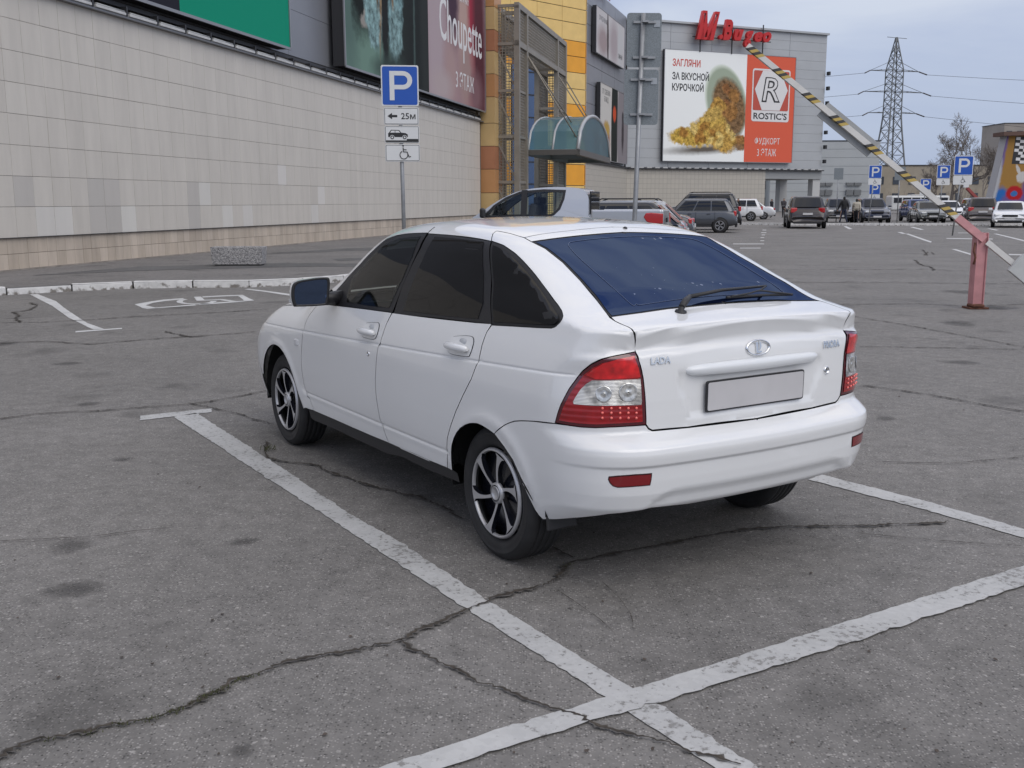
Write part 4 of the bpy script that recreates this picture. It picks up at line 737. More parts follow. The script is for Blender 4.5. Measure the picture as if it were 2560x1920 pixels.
def flat(name, pts, m, z=.004, step=.06, jit=.004, parent=None):
    q = resample(np.array(pts), step)
    d = np.linalg.norm(q.mean(0))
    q = q+rng.normal(0, jit, q.shape)
    r = delaunay_2d_cdt([Vector(a) for a in q], [], [list(range(len(q)))], 1, 1e-6, True)
    v = np.array([tuple(a) for a in r[0]]); f = np.array([tuple(a) for a in r[2] if len(a) == 3]); f = f[inpoly(v[f].mean(1), q)]
    me = bpy.data.meshes.new(name); me.from_pydata([(a[0], a[1], z) for a in v], [], [tuple(int(i) for i in a) for a in f]); me.update()
    if len(me.polygons) and me.polygons[0].normal.z < 0: me.flip_normals()
    return link(name, me, m, parent)
LINES = {
 'bay_line': [[-2.395,7.122],[-1.418,5.585],[-0.763,4.557],[-0.186,3.639],[0.285,2.922],[0.413,2.721],[0.553,2.498],[0.673,2.304],[0.787,2.303],[0.675,2.497],[0.522,2.741],[0.4,2.936],[-0.101,3.711],[-0.462,4.322],[-0.806,4.83],[-1.35,5.749],[-2.27,7.25]],
 'bay_cap': [[-2.64,7.158],[-2.584,7.0],[-2.172,7.281],[-2.211,7.417]],
 'bay_line.b': [[-0.696,2.313],[-0.391,2.503],[-0.14,2.66],[0.197,2.867],[0.376,2.97],[0.757,3.204],[1.347,3.57],[2.164,4.082],[3.792,5.103],[3.621,4.862],[2.052,3.857],[1.28,3.378],[0.723,3.049],[0.435,2.88],[0.259,2.786],[-0.011,2.63],[-0.219,2.502],[-0.535,2.312]],
 'bay_line.c': [[1.605,5.405],[2.021,4.84],[2.325,4.365],[2.853,3.537],[2.925,3.632],[2.387,4.487],[2.081,4.989],[1.711,5.51]],
 'far_bay': [[-8.024,17.108],[-6.776,15.126],[-5.867,13.551],[-5.005,12.22],[-4.901,12.279],[-5.363,12.918],[-6.317,14.558],[-7.037,15.855],[-7.919,17.163]],
 'far_cap': [[-5.158,12.074],[-5.105,11.955],[-4.685,12.289],[-4.723,12.383]],
 'mark_out': [[-5.633,15.324],[-5.554,15.734],[-5.449,16.061],[-5.213,16.316],[-5.146,16.103],[-5.347,15.827],[-5.434,15.558],[-5.41,15.154],[-5.15,14.829],[-4.723,15.273],[-4.646,15.131],[-5.213,14.655],[-5.301,14.745]],
 'mark_out.b': [[-5.003,16.609],[-4.703,16.795],[-4.417,16.871],[-4.167,16.282],[-3.983,15.886],[-4.217,15.544],[-4.639,15.223],[-4.677,15.39],[-4.387,15.648],[-4.134,15.865],[-4.339,16.423],[-4.442,16.674],[-4.648,16.597],[-4.933,16.415]],
 'near_mirror': [[-4.675,17.977],[-4.232,17.488],[-3.461,16.503],[-3.531,16.841],[-4.147,17.577],[-4.617,18.072]],
 'far_dash.0': [[18.597,50.074],[18.791,50.054],[18.015,47.32],[17.934,47.685]],
 'far_dash.1': [[18.066,47.672],[18.224,47.656],[15.503,38.246],[15.109,37.374],[15.853,40.03]],
 'far_dash.2': [[19.794,61.976],[19.965,61.954],[18.406,56.094],[18.066,55.64]],
 'far_dash.3': [[22.918,59.814],[23.114,59.79],[21.646,54.511],[21.29,54.082]],
 'far_dash.4': [[13.701,32.247],[13.827,32.239],[13.092,29.51],[12.748,28.728]],
 'far_dash.5': [[21.945,47.29],[22.101,47.275],[19.508,39.48],[18.94,38.323]],
 'far_dash.6': [[25.614,56.005],[25.797,55.984],[24.882,52.995],[24.512,52.589]],
 'far_dash.7': [[14.039,29.249],[14.344,28.963],[14.095,28.456],[13.796,28.667]],
 'far_dash.8': [[17.543,41.875],[19.048,41.064],[18.698,40.305],[17.237,41.084]],
 'far_dash.9': [[21.011,48.856],[21.656,48.791],[21.418,48.252],[20.78,48.316]],
 'bay_tick.0': [[12.119,50.385],[12.365,50.359],[12.113,49.395],[11.871,49.42]],
 'bay_tick.1': [[11.321,46.97],[11.475,46.955],[11.255,46.115],[11.104,46.129]],
 'bay_tick.2': [[10.432,43.461],[10.585,43.447],[10.397,42.726],[10.246,42.74]],
 'bay_tick.3': [[9.596,39.985],[9.744,39.973],[9.582,39.361],[9.437,39.373]],
 'bay_tick.4': [[7.911,37.016],[9.007,36.934],[8.868,36.411],[7.788,36.49]],
 'bay_tick.5': [[7.426,33.667],[8.087,33.622],[7.972,33.187],[7.32,33.231]],
 'bay_tick.6': [[13.289,54.985],[13.49,54.962],[13.192,53.817],[12.995,53.838]],
}
CRACKS = {
 'a': [[-1.398,2.554],[-1.375,2.611],[-1.354,2.65],[-1.296,2.664],[-1.246,2.699],[-1.196,2.704],[-1.134,2.751],[-1.053,2.788],[-0.995,2.837],[-0.942,2.915],[-0.91,2.954],[-0.861,3.037],[-0.81,3.069],[-0.765,3.135],[-0.699,3.179],[-0.633,3.238],[-0.56,3.267],[-0.486,3.299],[-0.38,3.344],[-0.339,3.421],[-0.294,3.469],[-0.25,3.552],[-0.185,3.625],[-0.084,3.72],[0.041,3.814],[0.105,3.858],[0.173,3.933],[0.225,4.049],[0.278,4.126],[0.382,4.206],[0.478,4.264],[0.596,4.324],[0.705,4.373],[0.821,4.449],[1.055,4.56],[1.281,4.606],[1.492,4.59],[1.716,4.616],[2.057,4.655]],
 'b': [[-0.383,3.336],[-0.316,3.254],[-0.241,3.183],[-0.16,3.091],[-0.084,3.01],[-0.011,2.957],[0.059,2.894],[0.127,2.853],[0.194,2.825],[0.244,2.761],[0.294,2.721],[0.356,2.69],[0.417,2.662],[0.476,2.624],[0.534,2.59],[0.609,2.531]],
 'c': [[0.172,4.304],[0.224,4.219],[0.263,4.138]],
 'd': [[-3.618,7.045],[-3.43,7.201],[-3.206,7.297],[-2.955,7.343],[-2.755,7.442],[-2.537,7.509],[-2.307,7.667],[-2.119,7.89],[-1.957,8.127]],
 'e': [[-2.449,7.614],[-2.295,7.505],[-2.162,7.399],[-2.023,7.262],[-1.914,7.163],[-1.837,7.051],[-1.733,6.957],[-1.616,6.821]],
 'f': [[-1.565,6.342],[-1.485,6.096],[-1.425,5.923],[-1.315,5.834],[-1.214,5.8],[-1.106,5.725],[-1.015,5.58],[-0.931,5.462],[-0.838,5.348],[-0.753,5.275],[-0.659,5.203],[-0.567,5.133],[-0.477,5.073],[-0.413,4.998],[-0.348,4.902],[-0.308,4.81],[-0.259,4.743],[-0.209,4.691]],
 'g': [[-2.307,4.394],[-2.135,4.425],[-1.997,4.443],[-1.864,4.474],[-1.719,4.539],[-1.524,4.598]],
 'h': [[4.481,13.403],[4.768,12.47],[4.992,11.657],[5.141,11.055],[5.297,10.409]],
 'i': [[3.578,10.548],[4.031,10.504],[4.476,10.426],[5.232,10.277]],
 'j': [[2.863,8.277],[3.101,8.023],[3.337,7.708],[3.503,7.451],[3.692,7.178]],
 'k': [[4.029,15.019],[5.035,14.989],[5.998,15.028],[6.484,14.742],[7.534,14.913]],
 'l': [[4.301,19.343],[5.951,19.055],[7.595,18.882],[9.365,18.599]],
 'm': [[4.714,23.116],[7.071,22.689],[9.131,22.751],[9.817,22.105]],
 'n': [[11.208,33.22],[11.562,32.539],[12.39,32.809],[12.596,31.839],[11.445,28.579],[12.27,30.384],[11.832,29.063]],
 'o': [[10.264,26.349],[9.684,24.418],[9.501,23.55],[9.097,22.288]],
 'p': [[-6.497,12.947],[-5.918,13.017],[-5.343,13.318],[-4.782,13.748],[-4.052,14.12],[-3.459,14.518]],
 'q': [[-7.335,15.617],[-6.965,15.063],[-6.823,14.53],[-6.813,14.321],[-6.868,14.24],[-6.655,13.915],[-6.543,13.72],[-6.494,13.476],[-6.382,13.203],[-6.224,12.974]],
 'r': [[-5.54,11.001],[-5.088,11.154],[-4.488,10.929],[-4.091,11.221],[-3.594,11.554],[-2.989,11.963]],
 's': [[-4.082,12.019],[-3.815,11.697],[-3.612,11.5],[-3.478,11.578]],
 't': [[1.561,4.475],[1.842,4.388],[2.252,4.279]],
 'u': [[0.354,3.881],[0.408,3.688],[0.428,3.555],[0.425,3.392]],
 'v': [[0.167,3.808],[0.247,3.644],[0.321,3.493],[0.359,3.373]],
 'w': [[3.007,5.869],[2.51,5.734],[2.097,5.771]],
}
PLAB = {'bay_line': 'long worn white line along the left side of the hatchback', 'bay_cap': 'short white cross bar capping the line beside the hatchback', 'bay_line.b': 'wide worn white line crossing the bay behind the hatchback', 'bay_line.c': 'white bay line on the right side of the hatchback'}
for k, v in LINES.items():
    near = k.startswith('bay_l') or k == 'bay_cap'
    o = flat('painted_line', v, M_PNT if near else M_PNT2, z=.004 if k != 'bay_line.b' else .0075, step=.035 if near else .12, jit=.0035 if near else .002)
    tag(o, kind='structure')
# wheelchair pictogram inside the painted frame by the kerb
_m = np.array(LINES['mark_out']+LINES['mark_out.b']); mc = _m.mean(0); ux = np.array(LINES['mark_out.b'][4])-np.array(LINES['mark_out'][0]); ux = ux/np.linalg.norm(ux); uy = np.array([-ux[1], ux[0]])
def mk(pts): return [tuple(mc+ux*a+uy*b) for a, b in pts]
tag(flat('painted_line', mk([(.30*math.cos(a), .55*math.sin(a)) for a in np.linspace(PI*.7, PI*1.95, 14)]+[(.21*math.cos(a), .42*math.sin(a)) for a in np.linspace(PI*1.95, PI*.7, 14)]), M_PNT2, jit=.002), kind='structure')
tag(flat('painted_line', mk([(-.02,.75),(.09,.75),(.12,.15),(.40,.15),(.62,-.35),(.53,-.42),(.34,.02),(.0,.02)]), M_PNT2, z=.0055, jit=.002), kind='structure')
# cracks: ragged dark furrows with crumbled edges, some with moss
M_CRK = mat('crack_soil', (.052,.043,.034), rough=1., noise=.5, nscale=30, bump=.5, bscale=120)
M_CRK2 = mat('crack_edge', (.10,.093,.085), rough=1., noise=.35, nscale=40)
WID = dict(a=.012, b=.0085, c=.007, d=.009, e=.0065, f=.011, g=.0025, h=.009, i=.009, j=.009, k=.016, l=.020, m=.02, n=.022, o=.026, p=.016, q=.022, r=.012, s=.02, t=.0025, u=.0014, v=.0014, w=.0035)
def ribbon(path, w, z, rough, st=None):
    P = resample(np.array(path), max(.012, (st or w)*1.1), False); n = len(P); mb = MB()
    d = np.gradient(P, axis=0); d /= np.maximum(np.linalg.norm(d, axis=1, keepdims=True), 1e-9); nn = np.stack([-d[:,1], d[:,0]], 1)
    ww_ = (st or w); off = np.cumsum(rng.normal(0, ww_*.35, n)); off -= np.linspace(off[0], off[-1], n); off = off+rng.normal(0, ww_*.32, n); off = np.clip(off, -ww_*2.2, ww_*2.2)
    sl_ = 1+.45*np.sin(np.cumsum(rng.normal(.25, .25, n))); a = w*.5*sl_*(1+rough*rng.normal(0, .45, n)); b = w*.5*sl_*(1+rough*rng.normal(0, .45, n)); e = np.minimum(1, np.minimum(np.arange(n), np.arange(n)[::-1])/6+.25)
    A = P+nn*(off+np.abs(a)*e)[:,None]; B = P+nn*(off-np.abs(b)*e)[:,None]
    mb.add([(*q, z) for q in A]+[(*q, z) for q in B], [(i, n+i, n+i+1, i+1) for i in range(n-1)])
    return mb, P+nn*off[:,None]
for k, v in CRACKS.items():
    st_ = rng.bit_generator.state
    mb, cl_ = ribbon(v, WID[k]*1.5, .0086, 1.6, WID[k]); rng.bit_generator.state = st_
    o = mb.build('crack_edge', M_CRK2); tag(o, kind='structure')
    mb, cl_ = ribbon(v, WID[k]*.75, .0098, 1.5, WID[k]); o2 = mb.build('crack', M_CRK, None); tag(o2, kind='structure')
# tufts of moss and dry grass in the big cracks
M_MOSS = mat('moss', (.055,.06,.025), rough=1., noise=.4, nscale=50)
gm = MB(); ca = np.array(CRACKS['a']); cf = np.array(CRACKS['f'])
def tuft(c, n, h, r):
    for _ in range(n):
        a = rng.random()*2*PI; q = np.array(c)+rng.normal(0, r, 2); hh = h*(.4+.8*rng.random()); t = np.array([math.cos(a), math.sin(a)])*hh*(.3+.8*rng.random()); w_ = .0016
        s_ = np.array([-math.sin(a), math.cos(a)])*w_
        gm.add([(*(q-s_), .009), (*(q+s_), .009), (*(q+t*.5+s_*.7), .009+hh*.7), (*(q+t), .009+hh)], [(0,1,2),(0,2,3)])
for i in (3,5,6,7,8,9,10,11): tuft(ca[i], 26, .008, .012)
for f_ in np.linspace(0, 1, 40): i = 6+f_*6; a = ca[int(i)]*(1-i%1)+ca[int(i)+1]*(i%1); tuft(a, 7, .006, .007)
tuft(cf[1], 40, .03, .02); tuft(ca[27], 20, .01, .02)
tag(gm.build('weeds', M_MOSS), 'moss and dry grass growing in the asphalt cracks', 'weeds', kind='stuff')
# scattered grit, leaves
lf = MB()
for _ in range(420):
    y = 2.6+16*rng.random()**1.6; x = (rng.random()-.5)*y*1.05; s_ = .003+.008*rng.random()**3; a = rng.random()*PI
    lf.add([(x+s_*math.cos(a+b_)*(1 if i_%2 else .6), y+s_*math.sin(a+b_), .003+s_*.5*rng.random()) for i_, b_ in enumerate(np.linspace(0, 2*PI, 6)[:-1])], [(0,1,2,3,4)])
tag(lf.build('grit', mat('grit_brown', (.07,.055,.045), rough=.9, noise=.4, nscale=3)), 'small grit and leaf litter scattered on asphalt', 'litter', kind='stuff')
# oil drips and old stains lying on the asphalt
M_OIL = bpy.data.materials.new('oil_stain'); M_OIL.use_nodes = True; t, p = nodes_of(M_OIL); p.inputs['Base Color'].default_value = (.075,.071,.068,1); p.inputs['Roughness'].default_value = .75
c = t.nodes.new('ShaderNodeTexCoord'); ln = t.nodes.new('ShaderNodeVectorMath'); ln.operation = 'LENGTH'; t.links.new(c.outputs['Object'], ln.inputs[0]); n = t.nodes.new('ShaderNodeTexNoise'); n.inputs['Scale'].default_value = 3.; n.inputs['Detail'].default_value = 6; t.links.new(c.outputs['Object'], n.inputs[0])
a = t.nodes.new('ShaderNodeMath'); a.operation = 'MULTIPLY_ADD'; t.links.new(n.outputs[0], a.inputs[0]); a.inputs[1].default_value = .9; t.links.new(ln.outputs['Value'], a.inputs[2]); r = t.nodes.new('ShaderNodeMapRange'); r.inputs[1].default_value = 1.25; r.inputs[2].default_value = .75; r.inputs[3].default_value = 0; r.inputs[4].default_value = .42; t.links.new(a.outputs[0], r.inputs[0]); t.links.new(r.outputs[0], p.inputs['Alpha'])
oil = MB(); oil.poly([(math.cos(q)*1.2, math.sin(q)*1.2, 0) for q in np.linspace(0, 2*PI, 25)[:-1]]); oilm = oil.mesh('stain'); oilm.materials.append(M_OIL)
for i, (x, y, r_) in enumerate([(-1.72,3.83,.14),(-1.95,4.35,.13),(-1.2,4.4,.08),(-.75,2.62,.05),(-2.3,5.9,.07),(2.2,2.95,.04),(-3.2,7.6,.12),(.1,3.35,.05),(2.6,7.0,.10),(4.2,9.5,.2),(5.5,12.6,.3),(3.4,11.5,.25),(-5.5,11,.25),(-4.2,9.6,.15),(7.5,17,.5),(6.8,14.5,.45)]):
    o = bpy.data.objects.new('stain', oilm); COL.objects.link(o); o.location = (x, y, .0022); o.scale = (r_*1.3, r_*.9, 1); o.rotation_euler = (0,0,i*1.7); tag(o, kind='structure')
# ---------------------------------------------------------------- pavement beside the mall
D1 = np.array([.2277,.9737]); DP = np.array([.9737,-.2277]); W0 = np.array([-10.448,21.078])
KB = np.array([[-11.2,13.2],[-10.3,14.6],[-9.35,15.75],[-8.348,17.003],[-7.56,17.697],[-6.698,18.213],[-5.694,18.377],[-4.696,18.409],[-3.826,18.9],[-3.194,19.62],[-2.75,20.5],[-2.45,21.47],[-2.2,22.45]])
far_k = [KB[-1]+D1*i for i in range(1, 70)]
KB = np.vstack([KB, far_k])
wend = W0+D1*38.6
pv = np.vstack([KB, [W0+D1*96+DP*2],[W0+D1*92-DP*1.]])
pl = [tuple(a) for a in KB+0*KB]+[tuple(W0+D1*110+DP*9), tuple(W0+D1*110-DP*2), tuple(W0-D1*12-DP*2)]
M_PAV = asphalt('pavement_tar', (.20,.19,.182), .8); 
def pav_tint(m):
    return m
o = flat('pavement', pl, M_PAV, z=.118, step=3., jit=0); tag(o, kind='structure')
# pavement slabs (patches of darker repair and worn block paving)
M_PATCH = asphalt('patch_tar', (.13,.128,.126), .5)
for q in ([(-9.3,19.9),(-7.3,21.4),(-4.0,22.6),(-3.1,22.0),(-2.6,23.2),(-5.2,23.9),(-8.2,22.6)], [(-7.5,27),(-5.,29.5),(-1.2,31.5),(-.6,33.5),(-5,31.5)], [(-4.2,24.6),(-1.6,26.2),(-1.4,27),(-4.4,25.6)]):
    tag(flat('pavement_patch', q, M_PATCH, z=.1225, step=.3, jit=.05), kind='structure')
# kerb stones
M_KERB = mat('whitewashed_concrete', (.62,.615,.60), rough=.85, noise=.14, nscale=7, bump=.5, bscale=18, bdist=.01)
def kerb_wear(m):
    t, p = nodes_of(m); N = t.nodes.new; K = t.links.new
    c = N('ShaderNodeTexCoord'); g = N('ShaderNodeNewGeometry'); s = N('ShaderNodeSeparateXYZ'); K(g.outputs['Position'], s.inputs[0])
    n = N('ShaderNodeTexNoise'); n.inputs['Scale'].default_value = 9; n.inputs['Detail'].default_value = 5; K(g.outputs['Position'], n.inputs[0])
    a = N('ShaderNodeMath'); a.operation = 'MULTIPLY_ADD'; K(s.outputs[2], a.inputs[0]); a.inputs[1].default_value = -2.2; K(n.outputs[0], a.inputs[2])
    r = N('ShaderNodeMapRange'); r.inputs[1].default_value = .44; r.inputs[2].default_value = .56; K(a.outputs[0], r.inputs[0])
    src = p.inputs['Base Color'].links[0].from_socket; mx = N('ShaderNodeMixRGB'); K(r.outputs[0], mx.inputs[0]); K(src, mx.inputs[1]); mx.inputs[2].default_value = (.20,.185,.165,1); K(mx.outputs[0], p.inputs['Base Color'])
kerb_wear(M_KERB)
kroot = empty('kerb', (0,0,0)); tag(kroot, kind='structure')
for i in range(len(KB)-1):
    a, b = KB[i], KB[i+1]; l = np.linalg.norm(b-a); c = (a+b)/2; ang = math.atan2(*(b-a)[::-1]); nrm = np.array([-(b-a)[1], (b-a)[0]])/l
    if l > 1.5: nseg = 1
    mb = MB(); h = .128+rng.normal(0, .004); L2 = l-.022
    pr = [(-.075,-.05),(.075,-.05),(.075,h-.005),(.045,h),(-.055,h),(-.075,h-.022)]
    M = Matrix.Translation((c[0]+nrm[0]*.075, c[1]+nrm[1]*.075, rng.normal(0,.003))) @ Matrix.Rotation(ang+rng.normal(0,.008), 4, 'Z') @ Matrix(((0,0,1,-L2/2),(1,0,0,0),(0,1,0,0),(0,0,0,1)))
    mb.prism(pr, L2, M); mb.build('kerb_stone', M_KERB, kroot, bevel=.008)
# far kerb island on the right
isl = np.array([[13.6,67.2],[15.8,66.05],[17.4,64.9],[20.1,64.45],[22.5,63.5],[28.5,62.7],[40,61.6],[60,59.6]])
R2 = resample(isl, 1.0, False); k2 = empty('kerb', (0,0,0)); tag(k2, kind='structure')
for a, b in zip(R2[:-1], R2[1:]):
    c = (a+b)/2; ang = math.atan2(*(b-a)[::-1]); mb = MB(); mb.box((c[0], c[1]+.08, .05), (np.linalg.norm(b-a)-.02,.16,.2), ang); mb.build('kerb_stone', M_KERB, k2)
tag(flat('pavement', [tuple(q+np.array([0,.16])) for q in isl]+[(60,61.4),(28.5,64.4),(20.1,66.2),(14.5,69)], M_PAV, z=.13, step=3., jit=0), kind='structure')
# planter block of exposed aggregate
M_AGG = bpy.data.materials.new('exposed_aggregate'); M_AGG.use_nodes = True; t, p = nodes_of(M_AGG)
c = t.nodes.new('ShaderNodeTexCoord'); v = t.nodes.new('ShaderNodeTexVoronoi'); v.inputs['Scale'].default_value = 75; t.links.new(c.outputs['Object'], v.inputs[0]); s = t.nodes.new('ShaderNodeSeparateColor'); t.links.new(v.outputs['Color'], s.inputs[0])
r = t.nodes.new('ShaderNodeValToRGB'); e = r.color_ramp.elements; e[0].color = (.10,.10,.11,1); e[1].color = (.55,.54,.53,1); t.links.new(s.outputs[0], r.inputs[0]); t.links.new(r.outputs[0], p.inputs['Base Color']); p.inputs['Roughness'].default_value = .8
b = t.nodes.new('ShaderNodeBump'); b.inputs['Strength'].default_value = .8; b.inputs['Distance'].default_value = .01; t.links.new(v.outputs['Distance'], b.inputs['Height']); b.invert = True; t.links.new(b.outputs[0], p.inputs['Normal'])
pb = empty('planter_block', (-6.05,22.98,.12), .0, 'low speckled grey concrete planter block standing on the pavement', 'planter')
n_ = 4; mb = MB(); bw_, tw, bd, td, hh = .545,.575,.20,.23,.415
V = [(sx*bw_, sy*bd, .03) for sx, sy in ((-1,-1),(1,-1),(1,1),(-1,1))]+[(sx*tw, sy*td, hh) for sx, sy in ((-1,-1),(1,-1),(1,1),(-1,1))]+[(sx*(tw-.06), sy*(td-.06), hh) for sx, sy in ((-1,-1),(1,-1),(1,1),(-1,1))]+[(sx*(tw-.07), sy*(td-.07), hh-.08) for sx, sy in ((-1,-1),(1,-1),(1,1),(-1,1))]
mb.add(V, [(j*4+k, j*4+(k+1)%4, (j+1)*4+(k+1)%4, (j+1)*4+k) for j in range(3) for k in range(4)]+[(3,2,1,0),(12,13,14,15)]); mb.build('trough', M_AGG, pb, bevel=.01)
mb = MB(); mb.box((0,0,.016), (1.0,.34,.032)); mb.build('foot', mat('dark_concrete', (.06,.06,.06), rough=.9), pb)
# ---------------------------------------------------------------- mall: tiled wall on the left
def wl(s, o=0., z=0.): q = W0+D1*s+DP*o; return (q[0], q[1], z)
ANG1 = math.atan2(D1[1], D1[0])
def wmat(s, o, z):  # local x along the wall, y up, z out of the wall
    return Matrix(((D1[0],0,DP[0],wl(s,o)[0]),(D1[1],0,DP[1],wl(s,o)[1]),(0,1,0,z),(0,0,0,1)))
def tile_mat(name, cols, rough=.5, streak=.12):
    m = bpy.data.materials.new(name); m.use_nodes = True; t, p = nodes_of(m); N = t.nodes.new; K = t.links.new
    oi = N('ShaderNodeObjectInfo'); r = N('ShaderNodeValToRGB'); r.color_ramp.interpolation = 'LINEAR'
    els = r.color_ramp.elements
    for i, (pos, c) in enumerate(cols):
        e = els[i] if i < 2 else els.new(pos); e.position = pos; e.color = (*c, 1)
    K(oi.outputs['Random'], r.inputs[0]); g = N('ShaderNodeNewGeometry'); mp_ = N('ShaderNodeMapping'); mp_.inputs['Scale'].default_value = (2.2,2.2,.35); K(g.outputs['Position'], mp_.inputs[0])
    n = N('ShaderNodeTexNoise'); n.inputs['Scale'].default_value = 1.1; n.inputs['Detail'].default_value = 6; n.inputs['Roughness'].default_value = .65; K(mp_.outputs[0], n.inputs[0])
    q = N('ShaderNodeMapRange'); q.inputs[1].default_value = .35; q.inputs[2].default_value = .75; q.inputs[3].default_value = 1+streak*.5; q.inputs[4].default_value = 1-streak; K(n.outputs[0], q.inputs[0])
    x = N('ShaderNodeVectorMath'); x.operation = 'SCALE'; K(r.outputs[0], x.inputs[0]); K(q.outputs[0], x.inputs['Scale']); K(x.outputs[0], p.inputs['Base Color']); p.inputs['Roughness'].default_value = rough
    MATS[name] = m; return m
M_TILE = tile_mat('beige_stoneware', [(0,(.545,.51,.455)),(.05,(.562,.527,.470)),(.5,(.568,.532,.475)),(.95,(.574,.538,.480)),(1,(.595,.56,.50))], .45, .09)
M_TILEN = tile_mat('pale_stoneware', [(0,(.61,.585,.54)),(.5,(.62,.60,.55)),(1,(.64,.61,.57))], .45, .05)
M_TILED = tile_mat('grey_stoneware', [(0,(.48,.455,.415)),(1,(.51,.48,.44))], .45, .05)
M_PLTH = tile_mat('plinth_stoneware', [(0,(.46,.39,.315)),(.5,(.49,.42,.34)),(1,(.525,.45,.37))], .6, .26)
M_JOINT = mat('tile_joint', (.10,.09,.08), rough=.9)
M_CLAD = mat('grey_metal_cladding', (.26,.27,.295), rough=.42, metal=.3, noise=.05, nscale=.6)
M_DKMET = mat('dark_steel', (.045,.045,.048), rough=.5, metal=.4)
mall = empty('mall_wall', wl(0), 0, 'long beige tiled mall wall under billboards beside the pavement', 'building')
def par(o): o.parent = mall; o.matrix_parent_inverse = Matrix.Translation(mall.location).inverted(); return o
TW, TH, S0 = .617, .632, -3.10
mb = MB(); mb.box(wl(17.8,-1.0,3.0), (43.4,1.9,5.7), ANG1); par(mb.build('wall_core', M_JOINT))
# tiles
tme = MB(); tme.prism([(-TW/2+.003,.0035),(TW/2-.003,.0035),(TW/2-.003,TH-.0035),(-TW/2+.003,TH-.0035)], .012, Matrix.Translation((0,0,0)), bev=.002); tmesh = tme.mesh('tile')
meshes = {}
def tile_obj(s, z, m, name='tile', base=tmesh):
    key = (base.name, m.name)
    if key not in meshes: q = base.copy(); q.materials.clear(); q.materials.append(m); meshes[key] = q
    o = bpy.data.objects.new(name, meshes[key]); COL.objects.link(o); o.parent = mall
    o.matrix_local = Matrix.Translation(-Vector(mall.location)) @ wmat(s, rng.normal(0,.0012)-.004, z) @ Matrix.Rotation(rng.normal(0,.0012), 4, 'Y')
    return o
ncol = int((38.6-S0)/TW); cnt_ = 0; rest = MB()
mb = MB(); mb.box(wl(-11.,-1.0,3.0), (14.2,1.9,5.7), ANG1); par(mb.build('wall_core', M_JOINT)); mb = MB(); mb.box(wl(-11.,-1.35,10.4), (14.2,1.9,8.9), ANG1); par(mb.build('upper_core', M_CLAD))
for c in range(-22, 0):
    for r_ in range(8): rest.prism([(-TW/2+.003,.0035),(TW/2-.003,.0035),(TW/2-.003,TH-.0035),(-TW/2+.003,TH-.0035)], .012, wmat(S0+(c+.5)*TW, -.004, .79+r_*TH))
    for k_ in range(4): rest.prism([(-.152,.003),(.152,.003),(.152,.327),(-.152,.327)], .010, wmat(S0+c*TW+.155+(k_%2)*.31, -.035, .125+(k_//2)*.331))
pale = {(0,7),(0,8),(0,12),(0,20),(0,22),(1,31),(0,30),(2,26),(1,18),(0,4),(3,44)}; grey = {(1,10),(0,10),(1,11),(0,11),(1,17),(0,17),(1,3)}
for c in range(ncol):
    for r_ in range(8):
        s = S0+(c+.5)*TW; z = .79+r_*TH
        if r_ == 7: pass
        m = M_TILEN if (r_,c) in pale else M_TILED if (r_,c) in grey or (r_,c) in ((1,6),) else M_TILE
        if cnt_ < 296: tile_obj(s, z, m); cnt_ += 1
        else: rest.prism([(-TW/2+.003,.0035),(TW/2-.003,.0035),(TW/2-.003,TH-.0035),(-TW/2+.003,TH-.0035)], .012, wmat(s, rng.normal(0,.0012)-.004, z))
o = par(rest.build('far_tiles', M_TILE)); o['kind'] = 'stuff'
pme = MB(); pme.prism([(-.152,.003),(.152,.003),(.152,.327),(-.152,.327)], .010, Matrix(), bev=.002); pmesh = pme.mesh('plinth_tile')
pc = 0; rest = MB()
for c in range(int((38.6-S0)/.310)):
    for r_ in range(2):
        if pc < 290 and not (r_ == 0 and 17 <= c <= 21 and False): tile_obj(S0+(c+.5)*.310, .125+r_*.331, M_PLTH, 'plinth_tile', pmesh).location += Vector((-DP[0]*.035, -DP[1]*.035, 0)); pc += 1
mb = MB(); mb.box(wl(17.8,.012,.786), (43.4,.03,.012), ANG1); par(mb.build('drip_edge', M_DKMET))
mb = MB(); mb.box(wl(17.8,.02,.118), (43.4,.10,.05), ANG1); par(mb.build('wall_footing', mat('dusty_footing', (.26,.235,.205), rough=1, noise=.3, nscale=4)))
# cladding above: wide panels with joints
mb = MB(); mb.box(wl(17.8,-1.35,10.4), (43.4,1.9,8.9), ANG1); par(mb.build('upper_core', M_JOINT))
for c in range(7):
    for r_ in range(5):
        mb = MB(); s = -3.1+c*6.0+3.0; mb.box(wl(s,-.385,6.35+r_*1.5+.75), (5.985,.03,1.488), ANG1); par(mb.build('cladding_panel', M_CLAD))
mb = MB(); mb.box(wl(17.8,-.12,5.87), (43.4,.55,.05), ANG1); par(mb.build('ledge', mat('zinc_flashing', (.22,.22,.225), rough=.45, metal=.5)))
